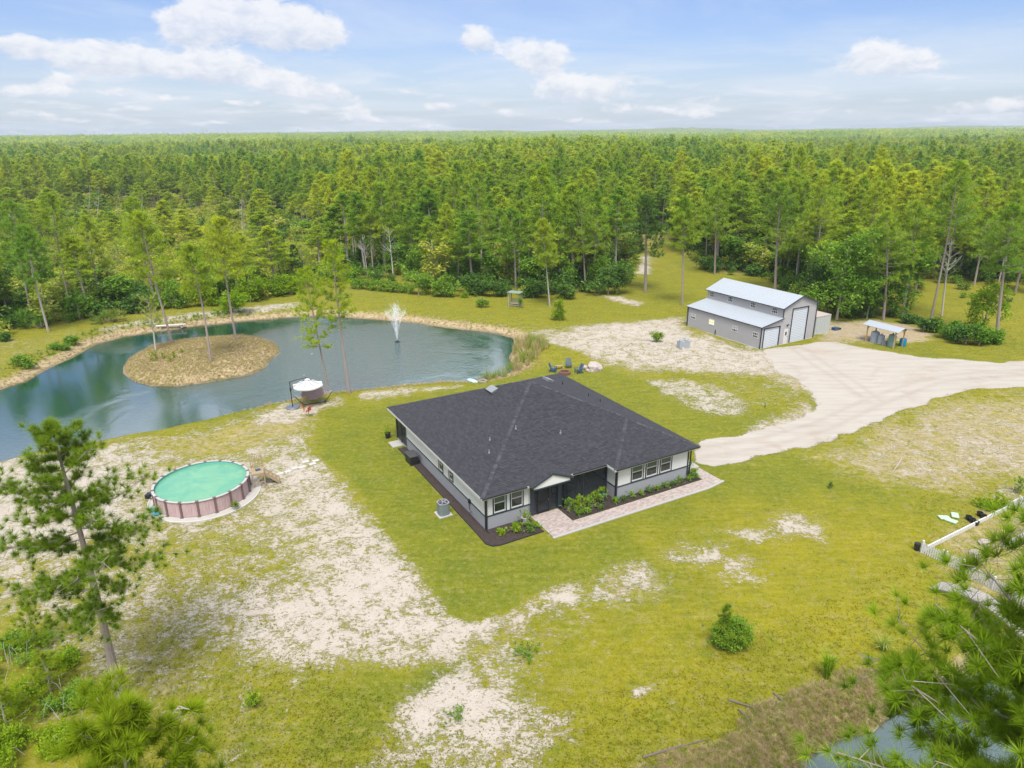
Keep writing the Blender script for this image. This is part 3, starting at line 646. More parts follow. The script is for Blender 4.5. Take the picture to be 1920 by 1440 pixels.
def add_window(Mx, a, b, z0, z1, parent=house, trim=.09, blinds=True, grid=None, tm='trim'):
    """a window in the wall frame Mx: dark surround, white frame, meeting rail, panes"""
    w = MB()
    for (x0, x1, y0, y1) in ((a - trim, a, z0 - trim, z1 + trim), (b, b + trim, z0 - trim, z1 + trim), (a, b, z0 - trim, z0), (a, b, z1, z1 + trim)):
        w.box((x0, -.045, y0), (x1, .02, y1), 0, Mx)
    o = w.build('window', M[tm], parent)
    f = MB(); ft = .055
    f.box((a + .002, -.03, z0 + .002), (a + ft, .06, z1 - .002), 0, Mx); f.box((b - ft, -.03, z0 + .002), (b - .002, .06, z1 - .002), 0, Mx)
    f.box((a + ft, -.03, z0 + .002), (b - ft, .06, z0 + ft + .03), 0, Mx); f.box((a + ft, -.03, z1 - ft), (b - ft, .06, z1 - .002), 0, Mx)
    zm = (z0 + z1) / 2 - .03; f.box((a + ft, -.025, zm), (b - ft, .06, zm + .05), 0, Mx)
    f.build('frame', M['white'], o)
    g1 = MB(); g1.box((a + ft, .03, zm + .05), (b - ft, .04, z1 - ft), 0, Mx); g1.build('pane', M['blinds' if blinds else 'glass'], o)
    g2 = MB(); g2.box((a + ft, .03, z0 + ft + .03), (b - ft, .04, zm), 0, Mx); g2.build('pane', M['glass'], o)
    return o
def win_open(lst): return [(a - .0, b + .0, z0, z1) for a, b, z0, z1 in lst]
# front left section
fl = [(.66, 1.62, 1.2, 2.78), (2.08, 3.05, 1.2, 2.78)]
Mx = wall_run((0, 0), (3.72, 0), fl)
for o in fl: add_window(Mx, *o)
# front right wing
fr = [(1.5, 2.6, 1.2, 2.78), (2.94, 4.06, 1.2, 2.78), (4.4, 5.5, 1.2, 2.78)]
Mx = wall_run((10.8, -1.14), (18.2, -1.14), fr)
for o in fr: add_window(Mx, *o)
wall_run((10.8, 2.8), (10.8, -1.14))
Mx = wall_run((0, 15.9), (0, 0), [(15.9 - 8.35, 15.9 - 7.6, 1.25, 2.5), (15.9 - 6.3, 15.9 - 5.65, 1.35, 2.3)])
add_window(Mx, 15.9 - 8.35, 15.9 - 7.6, 1.25, 2.5, blinds=False); add_window(Mx, 15.9 - 6.3, 15.9 - 5.65, 1.35, 2.3, blinds=False)
wall_run((18.2, -1.14), (18.2, 18.6), [(3, 4, 1.2, 2.6), (9, 10, 1.2, 2.6)])
wall_run((18.2, 18.6), (6.0, 18.6)); wall_run((6.0, 15.9), (0, 15.9)); wall_run((6.0, 18.6), (6.0, 15.9))
wall_run((3.9, 2.8), (10.6, 2.8), [(1.2, 2.2, 0, 2.1)]); wall_run((3.72, 0.0), (3.72, 2.8))
# corner boards, posts
for (u, v, nm, zz) in ((-.03, -.03, 'corner_trim', WH), (10.77, -1.17, 'corner_trim', WH), (18.08, -1.17, 'corner_trim', WH)):
    MB().box((u, v, -.05), (u + .14, v + .14, zz)).build(nm, M['trim'], house)
for (u, v) in ((3.72, -.06), (6.15, -.06), (10.62, -.03)):
    wv = .34 if u < 10 else .12
    MB().box((u, v, -.05), (u + wv, v + (.34 if u < 10 else .12), 2.72 if u < 10 else WH)).build('porch_post', M['trim'], house)
for (u, v) in ((0.0, 18.44), (0.0, 17.2), (5.86, 18.44)):
    MB().box((u, v, -.05), (u + .14, v + .14, WH)).build('porch_post', M['trim'], house)
MB().box((.03, 15.92, .02), (.05, 18.44, WH)).box((.14, 18.5, .02), (5.86, 18.52, WH)).build('porch_screen', M['screen'], house)
MB().box((0, 16.1, -.02), (5.9, 18.5, .06)).build('porch_floor', M['conc'], house); MB().box((3.95, .1, -.02), (10.75, 2.78, .08)).build('porch_floor', M['conc'], house)
g = MB(); g.box((6.5, .05, .12), (10.6, .07, 2.72)); g.box((4.08, .06, .05), (4.35, .08, 2.2)); g.box((5.45, .06, .05), (6.13, .08, 2.2)); g.box((4.4, .06, 2.2), (6.1, .08, 2.68)); g.build('porch_screen', M['screen'], house)
g = MB(); g.box((6.5, .02, .06), (10.62, .1, .12)); g.box((6.5, .02, 2.72), (10.62, .1, 2.98)); g.box((8.5, .02, .12), (8.56, .1, 2.72)); g.box((4.06, .02, 2.16), (6.15, .1, 2.24)); g.box((5.1, .02, 2.24), (5.16, .1, 2.66)); g.box((5.42, .02, .06), (5.48, .1, 2.16))
g.build('screen_frame', M['trim'], house)
dr = MB(); dr.box((4.36, .0, .06), (4.44, .09, 2.16)); dr.box((5.34, .0, .06), (5.42, .09, 2.16)); dr.box((4.44, .0, 2.06), (5.34, .09, 2.16)); dr.box((4.44, .0, .06), (5.34, .09, .2)); dr.box((4.44, .0, .95), (5.34, .09, 1.03))
dr = dr.build('screen_door', M['black'], house); MB().box((4.44, .04, .2), (5.34, .05, 2.06)).build('mesh_panel', M['screen'], dr)
MB().box((5.28, -.06, 1.0), (5.31, 0, 1.14)).build('handle', M['grey'], dr)
fd = MB().box((5.15, 2.7, .08), (6.05, 2.8, 2.1)).build('front_door', M['blue_chair'], house)

# roof
U0, U1, V0, V1 = -.55, 18.75, -.55, 19.2; EZ = 3.0; SL = .4145
def pz(fn, pts): return [Vector((u, v, fn(u, v))) for u, v in pts]
FAC = [
    ((1, 0), pz(lambda u, v: EZ + (v - V0) * SL, [(U0, V0), (10.25, V0), (14.5, 3.7), (9.1, 9.1)])),
    ((0, -1), pz(lambda u, v: EZ + (u - 10.25) * SL, [(10.25, -.55), (10.25, -1.69), (14.5, 2.56), (14.5, 3.7)])),
    ((1, 0), pz(lambda u, v: EZ + (v + 1.69) * SL, [(10.25, -1.69), (18.75, -1.69), (14.5, 2.56)])),
    ((0, 1), pz(lambda u, v: EZ + (U1 - u) * SL, [(U1, -1.69), (U1, 3.7), (14.5, 3.7), (14.5, 2.56)])),
    ((0, 1), pz(lambda u, v: EZ + (U1 - u) * SL, [(U1, 3.7), (U1, V1), (9.1, 9.55), (9.1, 9.1), (14.5, 3.7)])),
    ((-1, 0), pz(lambda u, v: EZ + (V1 - v) * SL, [(U1, V1), (U0, V1), (9.1, 9.55)])),
    ((0, -1), pz(lambda u, v: EZ + (u - U0) * SL, [(U0, V1), (U0, V0), (9.1, 9.1), (9.1, 9.55)])),
]
deck = MB()
for e, P in FAC: deck.add([p - Vector((0, 0, .02)) for p in P], [tuple(range(len(P)))])
deck.build('roof_deck', M['shingle'], house)
def clip(P, a, b, c, keep_ge=True):
    """clip 2D polygon by a*x+b*y>=c"""
    o = []
    for i in range(len(P)):
        p, q = P[i], P[(i + 1) % len(P)]; dp, dq = a * p[0] + b * p[1] - c, a * q[0] + b * q[1] - c
        if dp >= 0: o.append(p)
        if (dp >= 0) != (dq >= 0):
            t = dp / (dp - dq); o.append((p[0] + (q[0] - p[0]) * t, p[1] + (q[1] - p[1]) * t))
    return o
def shingle_facet(g, e, P, w=.30, h=.143, lift=.014):
    E3 = Vector((e[0], e[1], 0)); nrm = (P[1] - P[0]).cross(P[2] - P[0]).normalized()
    if nrm.z < 0: nrm = -nrm
    Gv = nrm.cross(E3).normalized()
    if Gv.z < 0: Gv = -Gv
    o = P[0]; Q = [((p - o).dot(E3), (p - o).dot(Gv)) for p in P]
    area = sum(Q[i][0] * Q[(i + 1) % len(Q)][1] - Q[(i + 1) % len(Q)][0] * Q[i][1] for i in range(len(Q)))
    if area < 0: Q = Q[::-1]
    y = min(q[1] for q in Q); top = max(q[1] for q in Q); row = 0
    while y < top:
        band = clip(clip(Q, 0, 1, y), 0, -1, -(y + h))
        if len(band) >= 3:
            x0 = min(q[0] for q in band); x1 = max(q[0] for q in band); x = x0 - random.random() * w
            while x < x1:
                ww = w * random.uniform(.6, 1.35)
                cell = clip(clip(band, 1, 0, x), -1, 0, -(x + ww - .004))
                if len(cell) >= 3:
                    g.tone = min(1, max(0, random.gauss(.5, .26)))
                    lf = lift * random.uniform(.7, 1.4)
                    vs = [o + E3 * q[0] + Gv * q[1] + nrm * (.004 + lf * (1 - (q[1] - y) / h)) for q in cell]
                    k = len(vs); ed = [i for i in range(k) if abs(cell[i][1] - y) < 1e-5 and abs(cell[(i + 1) % k][1] - y) < 1e-5]
                    fs = [tuple(range(k))]
                    if ed:
                        i = ed[0]; a, b_ = vs[i], vs[(i + 1) % k]; vs += [a - nrm * (lf + .004), b_ - nrm * (lf + .004)]; fs.append((i, k, k + 1, (i + 1) % k))
                    g.add(vs, fs)
                x += ww
        y += h; row += 1
g = MB()
for e, P in FAC: shingle_facet(g, e, P)
g.build('shingles', M['shingle'], house, kind='stuff')
g = MB()
def caps(a, b):
    a, b = Vector(a), Vector(b); L = (b - a).length; d = (b - a) / L; s = d.cross(Vector((0, 0, 1))).normalized(); n = int(L / .2)
    for i in range(n):
        g.tone = min(1, max(0, random.gauss(.45, .35))); p = a + d * (i * .2); q = a + d * (i * .2 + .25)
        up = Vector((0, 0, .045)); dn = Vector((0, 0, -.02))
        g.add([p - s * .14 + dn, p + up, p + s * .14 + dn, q - s * .14 + dn, q + up * .6, q + s * .14 + dn], [(0, 1, 4, 3), (1, 2, 5, 4), (0, 2, 1)])
A1 = (9.1, 9.1, EZ + 9.65 * SL); A2 = (9.1, 9.55, EZ + 9.65 * SL); W1 = (14.5, 2.56, EZ + 4.25 * SL); W2 = (14.5, 3.7, EZ + 4.25 * SL)
for a, b_ in (((U0, V0, EZ), A1), ((10.25, -1.69, EZ), W1), ((18.75, -1.69, EZ), W1), (W1, W2), (W2, A1), (A1, A2), ((U0, V1, EZ), A2), ((U1, V1, EZ), A2)): caps(a, b_)
g.build('ridge_caps', M['cap'], house, kind='stuff')
# fascia, gutter and soffit
ring = [(U0, V0), (10.25, V0), (10.25, -1.69), (U1, -1.69), (U1, V1), (U0, V1)]
fa = MB(); so = MB()
for i in range(6):
    a, b_ = ring[i], ring[(i + 1) % 6]; fa.bar((a[0], a[1], EZ - .11), (b_[0], b_[1], EZ - .11), .03, .18)
fa.build('fascia', M['soffit'], house)
for a, b_ in (((U0 + .0, V0 - .07), (3.1, V0 - .07)), ((7.1, V0 - .07), (10.2, V0 - .07)), ((10.3, -1.76), (U1, -1.76))): MB().bar((a[0], a[1], EZ - .035), (b_[0], b_[1], EZ - .035), .10, .09).build('gutter', M['black'], house)
so.prism([(U0, V0), (10.25, V0), (10.25, -1.69), (U1, -1.69), (U1, V1), (U0, V1)], WH + .0, WH + .012).build('soffit', M['soffit'], house)
for (u, v, pts) in ((0, 0, [(-.04, -.55, 2.92), (-.04, -.12, 2.7), (-.04, -.09, .15), (-.04, -.5, .02)]), (0, 0, [(10.72, -1.7, 2.92), (10.72, -1.26, 2.7), (10.72, -1.24, .15), (10.72, -1.62, .02)]),
                    (0, 0, [(18.3, -1.7, 2.92), (18.3, -1.26, 2.7), (18.3, -1.24, .1)]), (0, 0, [(7.0, -.6, 2.92), (6.62, -.2, 2.7), (6.62, -.14, .1)])):
    d_ = MB()
    for a, b_ in zip(pts, pts[1:]): d_.bar(a, b_, .085, .085)
    d_.build('downspout', M['black'], house)
# entry gable
gz = 3.0; gL, gR, gA = 3.25, 6.85, 5.05; gzA = 3.0 + 1.8 * .42
gr_ = MB(); vf = -1.0
def gsl(x0, z0, x1, z1):
    dv = (z1 - 3.0) / SL + V0; dv0 = (z0 - 3.0) / SL + V0
    gr_.add([(x0, vf, z0 + .03), (x1, vf, z1 + .03), (x1, dv + .1, z1 + .03), (x0, dv0 + .02, z0 + .03), (x0, vf, z0 - .03), (x1, vf, z1 - .03)], [(0, 1, 2, 3), (4, 5, 1, 0)])
gsl(gL, 3.0, gA, gzA); gsl(gR, 3.0, gA, gzA)
gab = gr_.build('entry_gable_roof', M['shingle'], house)
g = MB(); shingle_facet(g, (0, 1), [Vector((gL, vf, 3.035)), Vector((gL, V0 + .02, 3.035)), Vector((gA, (gzA - 3) / SL + V0 + .1, gzA + .035)), Vector((gA, vf, gzA + .035))])
shingle_facet(g, (0, 1), [Vector((gR, vf, 3.035)), Vector((gR, V0 + .02, 3.035)), Vector((gA, (gzA - 3) / SL + V0 + .1, gzA + .035)), Vector((gA, vf, gzA + .035))])
g.build('gable_shingles', M['shingle'], gab, kind='stuff')
MB().add([(3.5, -.93, 2.76), (6.6, -.93, 2.76), (6.6, -.93, 2.98), (gA, -.93, gzA - .06), (3.5, -.93, 2.98)], [(0, 1, 2, 3, 4)]).add([(3.5, -.3, 2.76), (6.6, -.3, 2.76), (6.6, -.93, 2.76), (3.5, -.93, 2.76)], [(0, 1, 2, 3)]).build('pediment', M['stucco'], house)
MB().bar((gL, vf - .01, 2.97), (gA, vf - .01, gzA - .03), .05, .16).bar((gR, vf - .01, 2.97), (gA, vf - .01, gzA - .03), .05, .16).bar((3.45, -.95, 2.74), (6.65, -.95, 2.74), .06, .1).build('gable_trim', M['trim'], house)
# roof vents and pipes
def roofz(u, v): return EZ + min(v - V0, u - U0, U1 - u, V1 - v) * SL
for (u, v) in ((6.5, 11.2), (12.4, 11.6)):
    z = roofz(u, v); ang = math.atan(SL) * (-1 if u < 9 else 1)
    vb = MB().box((-.3, -.5, .03), (.3, .5, .2)).box((-.36, -.56, .2), (.36, .56, .24)).build('roof_vent', M['grey'], house); vb.location = (u, v, z + .02); vb.rotation_euler = (0, ang, 0)
for (u, v) in ((3.0, 5.0), (2.2, 3.6), (5.1, 4.6), (14.2, 11.8), (15.2, 9.0), (15.5, 7.6), (8.4, 3.2)):
    z = roofz(u, v); MB().lathe([(.09, -.05), (.07, .08), (.04, .1), (.04, .28), (0, .28)], (u, v, z), 10).build('vent_pipe', M['grey' if u < 10 else 'black'], house)
# wall fittings
MB().box((-.14, 2.45, .98), (-.0, 2.7, 1.28)).build('meter_box', M['black'], house)
MB().tube([(-.1, 2.55, .98), (-.16, 2.4, .6), (-.12, 2.1, .45), (-.14, 2.5, .2)], .025, 6).build('cable', M['black'], house)
# porch furniture
def patio(loc, label, kind):
    p = hw(*loc[:2], loc[2])
    if kind == 'table':
        t_ = thing('patio_table', label, 'table', p, TH); MB().lathe([(0, .70), (.55, .70), (.55, .74), (0, .74)], n=20).build('tabletop', M['black'], t_); MB().lathe([(.28, 0), (.28, .03), (.05, .05), (.05, .7), (0, .7)], n=12).build('base', M['black'], t_)
    else:
        t_ = thing('patio_chair', label, 'chair', p, TH + loc[3], group='dark patio chairs in the screened front porch')
        MB().box((-.28, -.28, .36), (.28, .28, .46)).build('seat', M['blue_chair'], t_); MB().box((-.28, .24, .46), (.28, .32, .95)).build('backrest', M['blue_chair'], t_)
        for a in (-.25, .25):
            for b_ in (-.25, .25): MB().box((a - .02, b_ - .02, 0), (a + .02, b_ + .02, .36)).build('leg', M['black'], t_)
patio((7.7, 1.1, .08), 'round dark patio table inside the screened front porch', 'table')
patio((6.95, 1.5, .08, .8), 'dark blue patio chair in the porch, nearest the entry door', 'chair'); patio((8.6, 1.5, .08, -.8), 'dark blue patio chair in the porch, to the right of the round table', 'chair'); patio((9.7, 1.6, .08, -.2), 'dark blue patio chair in the far corner of the screened porch', 'chair')

# mulch beds, walkway
def bed(name, pts, z0, z1, m, label, seed):
    o = MB().prism(pts, z0, z1).build(name, M[m], None); o.location = (HO[0], HO[1], 0); o.rotation_euler = (0, 0, TH); return tag(o, kind='structure')
bedA = [(-.02, -.02), (-.02, 16.2), (-.75, 16.2), (-.8, 0), (-.85, -1.6), (-.55, -2.1), (0, -2.25), (3.55, -2.25), (3.55, -.02)]
bedB = [(6.5, -.02), (10.8, -.02), (10.8, -1.16), (18.2, -1.16), (18.2, -.6), (19.0, -.6), (19.0, -2.0), (6.2, -2.0), (6.2, -.1)]
bed('mulch_bed', bedA[::-1], -.1, .035, 'mulch', '', 1); bed('mulch_bed', bedB[::-1], -.1, .035, 'mulch', '', 2)
g = MB()
for P in (bedA[2:8], ):
    for a, b_ in zip(P, P[1:]): g.bar((a[0], a[1], .04), (b_[0], b_[1], .04), .05, .12)
e_ = g.build('bed_edging', M['edge'], None); e_.location = (HO[0], HO[1], 0); e_.rotation_euler = (0, 0, TH); tag(e_, kind='structure')
def in_house(o): o.location = (HO[0], HO[1], 0); o.rotation_euler = (0, 0, TH); return o
mb_ = MB()
for P in (bedA, bedB):
    PA = np.array(P); lo, hi = PA.min(0), PA.max(0); n = 3200
    q = rng.uniform(lo, hi, (n, 2)); q = q[sdist(PA, q[:, 0], q[:, 1]) < -.03]
    for (u, v) in q:
        a = random.uniform(0, 6.3); l = random.uniform(.03, .09); mb_.tone = random.random(); c_, s_2 = math.cos(a) * l, math.sin(a) * l
        mb_.add([(u - c_, v - s_2, .036), (u + s_2 * .35, v - c_ * .35, .045), (u + c_, v + s_2, random.uniform(.05, .085)), (u - s_2 * .35, v + c_ * .35, .06)], [(0, 1, 2, 3)])
in_house(mb_.build('bark_chips', M['mulch'], None, kind='stuff'))
walk = [(3.75, -.04), (3.75, -3.2), (18.5, -3.3), (20.3, -3.0), (20.3, -.3), (19.2, -.3), (19.1, -2.1), (6.15, -2.1), (6.15, -.04)]
wk = in_house(MB().prism(walk, -.1, .03).build('walkway', M['conc'], None)); tag(wk, kind='structure')
g = MB(); WP = np.array(walk); rr = .115
vv = -3.6; row = 0
while vv < .1:
    uu = 3.5 + (row % 2) * .115
    while uu < 20.5:
        cx, cy = uu + .112, vv + .056
        if sdist(WP, np.array([cx]), np.array([cy]))[0] < -.04:
            g.tone = random.random(); g.box((uu + .004, vv + .004, .03), (uu + .226, vv + .11, .05 + random.uniform(0, .004)))
        uu += .23
    vv += .115; row += 1
pv = g.build('pavers', M['paver'], wk); pv['kind'] = 'stuff'
g = MB()
for a, b_ in (((3.65, -3.3), (18.5, -3.4)), ((18.5, -3.4), (20.4, -3.1))): g.bar((a[0], a[1], .03), (b_[0], b_[1], .03), .22, .08)
g.build('kerb_strip', M['conc'], wk)
in_house(MB().box((-1.1, 16.6, -.05), (-.05, 17.9, .06)).build('step_slab', M['conc'], None, kind='structure'))
in_house(MB().prism([(18.9, -.2), (20.5, -.2), (21.6, 8), (18.9, 8)], -.09, .02).build('driveway_apron', M['conc'], None, kind='structure'))

# air conditioner, generator
p = hw(-1.78, 3.6)
ac = thing('air_conditioner', 'round cornered grey air conditioning unit on a small concrete pad', 'air conditioner', p, TH)
MB().box((-.55, -.55, -.05), (.55, .55, .07)).build('pad', M['conc'], ac)
pr = [(math.copysign(abs(math.cos(a)) ** .5, math.cos(a)) * .42, math.copysign(abs(math.sin(a)) ** .5, math.sin(a)) * .42) for a in [2 * math.pi * k / 32 for k in range(32)]]
m_, t_, b_ = base_mat('ac_louvre'); sp = t_.new('ShaderNodeSeparateXYZ'); t_.l.new(t_.new('ShaderNodeTexCoord').outputs['Object'], sp.inputs[0])
t_.l.new(t_.mix(t_.step(t_.math('SINE', t_.math('MULTIPLY', sp.outputs[2], 90.)), -.3, .4), (.07, .09, .095), (.23, .27, .28)), b_.inputs['Base Color']); b_.inputs['Roughness'].default_value = .5
MB().prism(pr, .07, 1.0).build('cabinet', m_, ac)
MB().prism([(x * 1.03, y * 1.03) for x, y in pr], 1.0, 1.05).build('top_rim', M['grey'], ac)
MB().lathe([(.36, 1.052), (.34, 1.056), (0, 1.056)], n=24).build('fan_opening', M['black'], ac)
g = MB()
for k in range(5):
    a = k * 2 * math.pi / 5; g.add([(0, 0, 1.075), (.3 * math.cos(a), .3 * math.sin(a), 1.065), (.3 * math.cos(a + .6), .3 * math.sin(a + .6), 1.085)], [(0, 1, 2)])
g.lathe([(.1, 1.06), (.1, 1.1), (0, 1.1)], n=12); g.build('fan', M['grey'], ac)
p = hw(-.62, 12.95); gn = thing('generator', 'dark grey standby generator box against the side wall', 'generator', p, TH)
MB().box((-.42, -.65, 0), (.36, .65, .78)).build('cabinet', M['black'], gn, bevel=.02); MB().box((-.46, -.69, .78), (.40, .69, .86)).build('lid', mat('dark_grey_lid', (.07, .07, .075), .6), gn, bevel=.02)

# ------------------------------------------------------------------ the barn
BA = R(29.5); BO = (32.85, 86.54)
barn = thing('metal_barn', 'grey metal barn with white roof, lean-to and tall white rolling door', 'barn', (BO[0], BO[1], ghq(*BO) - .02), BA)
def panel_wall(name, pts, axis_, pos, out, holes=(), parent=barn, m='siding', step=.23):
    """ribbed metal wall: polygon pts (a, z) in the plane axis_=pos; ribs run level, holes (a0, a1, z0, z1) left open"""
    g = MB(); Z0 = min(p[1] for p in pts); Z1 = max(p[1] for p in pts); z = Z0
    cuts = sorted({Z1, *[z0 for _, _, z0, _ in holes], *[z1 for *_, z1 in holes], *[Z0 + i * step for i in range(int((Z1 - Z0) / step) + 1)]})
    for za, zb in zip(cuts, cuts[1:]):
        if zb - za < 1e-4: continue
        band = clip(clip(pts, 0, 1, za), 0, -1, -zb)
        if len(band) < 3: continue
        hs_ = [h for h in holes if h[2] < zb - 1e-4 and h[3] > za + 1e-4]
        segs = [(-1e3, 1e3)]
        for h in hs_: segs = [s2 for s in segs for s2 in ((s[0], min(s[1], h[0])), (max(s[0], h[1]), s[1])) if s2[1] > s2[0] + 1e-4]
        fr_ = lambda zz: ((zz - Z0) % step) / step
        for sa, sb in segs:
            cell = clip(clip(band, 1, 0, sa), -1, 0, -sb)
            if len(cell) < 3: continue
            vs = []
            for (a, zz) in cell:
                k = 0 if abs(zz - zb) < 1e-4 else 1; off = out * (.022 if k else 0.0)
                vs.append((pos + off, a, zz) if axis_ == 0 else (a, pos + off, zz))
            g.add(vs, [tuple(range(len(vs)))])
    return g.build(name, M[m], parent)
cw = lambda P: P
hf = [(.4, 3.45, 0, 2.7), (4.4, 5.25, 0, 2.15), (5.6, 8.8, 0, 4.75)]
panel_wall('front_wall', [(0, 0), (10.5, 0), (10.5, 5.1), (7.2, 6.3), (3.9, 5.1), (3.9, 3.75), (0, 3.05)], 1, 0, -1, hf)
lw = [(.45, 1.4), (4.05, 5.0), (8.3, 9.35), (12.0, 13.0)]
panel_wall('lean_to_wall', [(0, 0), (13.6, 0), (13.6, 3.05), (0, 3.05)], 0, 0, -1, [(a, b_, 1.3, 2.1) for a, b_ in lw])
uw = [(.95, 1.95), (4.7, 5.65), (8.9, 9.85), (12.55, 13.4)]
panel_wall('upper_wall', [(0, 3.7), (13.9, 3.7), (13.9, 5.1), (0, 5.1)], 0, 3.9, -1, [(a, b_, 4.02, 4.85) for a, b_ in uw])
panel_wall('back_wall', [(0, 0), (10.5, 0), (10.5, 5.1), (7.2, 6.3), (3.9, 5.1), (3.9, 3.75), (0, 3.05)], 1, 13.85, 1)
panel_wall('side_wall', [(0, 0), (13.85, 0), (13.85, 5.1), (0, 5.1)], 0, 10.5, 1)
def barn_window(pos, a, b_, z0, z1, k):
    f = MB(); w_ = .07
    for (x0, x1, y0, y1) in ((a, a + w_, z0, z1), (b_ - w_, b_, z0, z1), (a + w_, b_ - w_, z0, z0 + w_), (a + w_, b_ - w_, z1 - w_, z1), (a + w_, b_ - w_, (z0 + z1) / 2 - .025, (z0 + z1) / 2 + .025)): f.box((pos - .05, x0, y0), (pos + .03, x1, y1))
    for j in (1, 2): x = a + (b_ - a) * j / 3; f.box((pos - .045, x - .02, z0 + w_), (pos + .02, x + .02, z1 - w_))
    o = f.build('window', M['white'], barn); zm = (z0 + z1) / 2
    tm_ = 'lit' if k == 'lit' else 'tank' if k == 'pale' else 'glass'
    MB().box((pos - .0, a + w_, zm), (pos + .01, b_ - w_, z1 - w_)).build('pane', M[tm_], o); MB().box((pos - .0, a + w_, z0 + w_), (pos + .01, b_ - w_, zm)).build('pane', M['lit' if k == 'lit' else 'glass'], o)
for (a, b_), k in zip(lw, ('glass', 'pale', 'lit', 'pale')): barn_window(0, a, b_, 1.3, 2.1, k)
for (a, b_) in uw: barn_window(3.9, a, b_, 4.02, 4.85, 'glass')
def roll_door(a, b_, z1, n):
    d0 = MB(); d0.bar((a - .06, -.06, 0), (a - .06, -.06, z1 + .1), .1, .1, 0, (0, 1, 0)).bar((b_ + .06, -.06, 0), (b_ + .06, -.06, z1 + .1), .1, .1, 0, (0, 1, 0)).bar((a - .1, -.06, z1 + .05), (b_ + .1, -.06, z1 + .05), .1, .1)
    o = d0.build('rolling_door', M['trim'], barn); hh = z1 / n; first = None
    for i in range(n):
        if first is None: first = MB().add([(a, -.02, 0), (b_, -.02, 0), (b_, .015, .03), (b_, .015, hh - .03), (b_, -.02, hh), (a, -.02, hh), (a, .015, hh - .03), (a, .015, .03)], [(0, 1, 2, 7), (7, 2, 3, 6), (6, 3, 4, 5)]).build('slat', M['door_w'], o)
        else: inst(first, o, (0, 0, i * hh))
roll_door(.5, 3.4, 2.65, 11); roll_door(5.7, 8.7, 4.7, 20)
d1 = MB().box((4.42, -.03, .02), (5.22, .01, 2.13)).build('entry_door', M['white'], barn); MB().box((4.66, -.04, 1.2), (4.98, -.032, 1.7)).build('pane', M['glass'], d1); MB().box((5.05, -.08, 1.0), (5.12, -.03, 1.06)).build('handle', M['black'], d1)
MB().box((4.75, -.2, 2.5), (4.87, 0, 2.62)).box((4.95, -.2, 2.62), (5.07, 0, 2.72)).build('wall_lamp', M['black'], barn)
def metal_roof(name, P4, ribs, parent=barn, m='roofw', th=.05):
    """sheet-metal roof slab from four corners (eave a, eave b, ridge b, ridge a) with raised ribs eave to ridge, each rib its own part"""
    a, b_, c_, d_ = [Vector(p) for p in P4]; n = (b_ - a).cross(d_ - a).normalized()
    if n.z < 0: n = -n
    lo = [p - n * th for p in (a, b_, c_, d_)]; o = MB().add([a, b_, c_, d_, *lo], [(0, 1, 2, 3), (7, 6, 5, 4), (0, 4, 5, 1), (1, 5, 6, 2), (2, 6, 7, 3), (3, 7, 4, 0)]).build(name, M[m], parent)
    g = MB()
    for i in range(ribs + 1):
        t = i / ribs; p = a.lerp(b_, t) + n * .012; q = d_.lerp(c_, t) + n * .012; g.bar(p, q, .05, .03)
    r = g.build('roof_ribs', M[m], o); r['kind'] = 'stuff'; return o
metal_roof('lean_to_roof', [(-.2, -.2, 3.0), (-.2, 13.9, 3.0), (3.88, 13.9, 3.73), (3.88, -.2, 3.73)], 30)
metal_roof('main_roof', [(3.6, -.25, 5.02), (3.6, 14.1, 5.02), (7.2, 14.1, 6.38), (7.2, -.25, 6.38)], 30); metal_roof('main_roof', [(10.8, -.25, 5.02), (10.8, 14.1, 5.02), (7.2, 14.1, 6.38), (7.2, -.25, 6.38)], 30)
g = MB(); g.bar((-.03, -.03, 0), (-.03, -.03, 3.0), .12, .12).bar((10.53, -.03, 0), (10.53, -.03, 5.0), .12, .12).bar((3.87, -.03, 3.75), (3.87, -.03, 5.0), .1, .1).bar((10.85, -.28, 5.0), (7.2, -.28, 6.37), .05, .16).bar((3.55, -.28, 5.0), (7.2, -.28, 6.37), .05, .16).bar((-.25, -.23, 2.97), (3.9, -.23, 3.7), .05, .14).bar((-.22, -.2, 2.96), (-.22, 13.9, 2.96), .05, .1).bar((3.58, -.25, 4.98), (3.58, 14.1, 4.98), .05, .1).bar((-.03, 13.6, 0), (-.03, 13.6, 3.0), .1, .1)
g.build('corner_trim', M['trim'], barn)
MB().box((-.1, 7.9, 0), (-.02, 8.0, .75)).build('pipe', M['black'], barn)
MB().box((-.12, -.1, -.1), (10.6, 13.95, .04)).build('slab', M['conc'], barn)
# container
ct = thing('storage_container', 'pale grey green storage container beside the metal barn', 'container', (42.8, 93.0, ghq(43, 93)), BA)
g = MB()
Pc = []; 
def corr(p, q, n, z0, z1):
    p, q = Vector(p), Vector(q); d = (q - p) / n; nn = Vector((d.y, -d.x, 0)).normalized() * .045; vs = []; fs = []
    for i in range(n + 1):
        o_ = nn if (i // 2) % 2 else Vector((0, 0, 0)); v = p + d * i + o_; vs += [(v.x, v.y, z0), (v.x, v.y, z1)]
    for i in range(n): fs.append((2 * i, 2 * i + 2, 2 * i + 3, 2 * i + 1))
    g.add(vs, fs)
corr((0, 0, 0), (3.1, 0, 0), 24, .1, 2.5); corr((3.1, 0, 0), (3.1, 2.6, 0), 20, .1, 2.5); corr((3.1, 2.6, 0), (0, 2.6, 0), 24, .1, 2.5); corr((0, 2.6, 0), (0, 0, 0), 20, .1, 2.5)
g.build('wall', M['beige'], ct); MB().box((-.05, -.05, 2.5), (3.15, 2.65, 2.6)).build('roof', mat('dusty_roof', (.50, .42, .37), .8, .2, 2), ct)
g = MB()
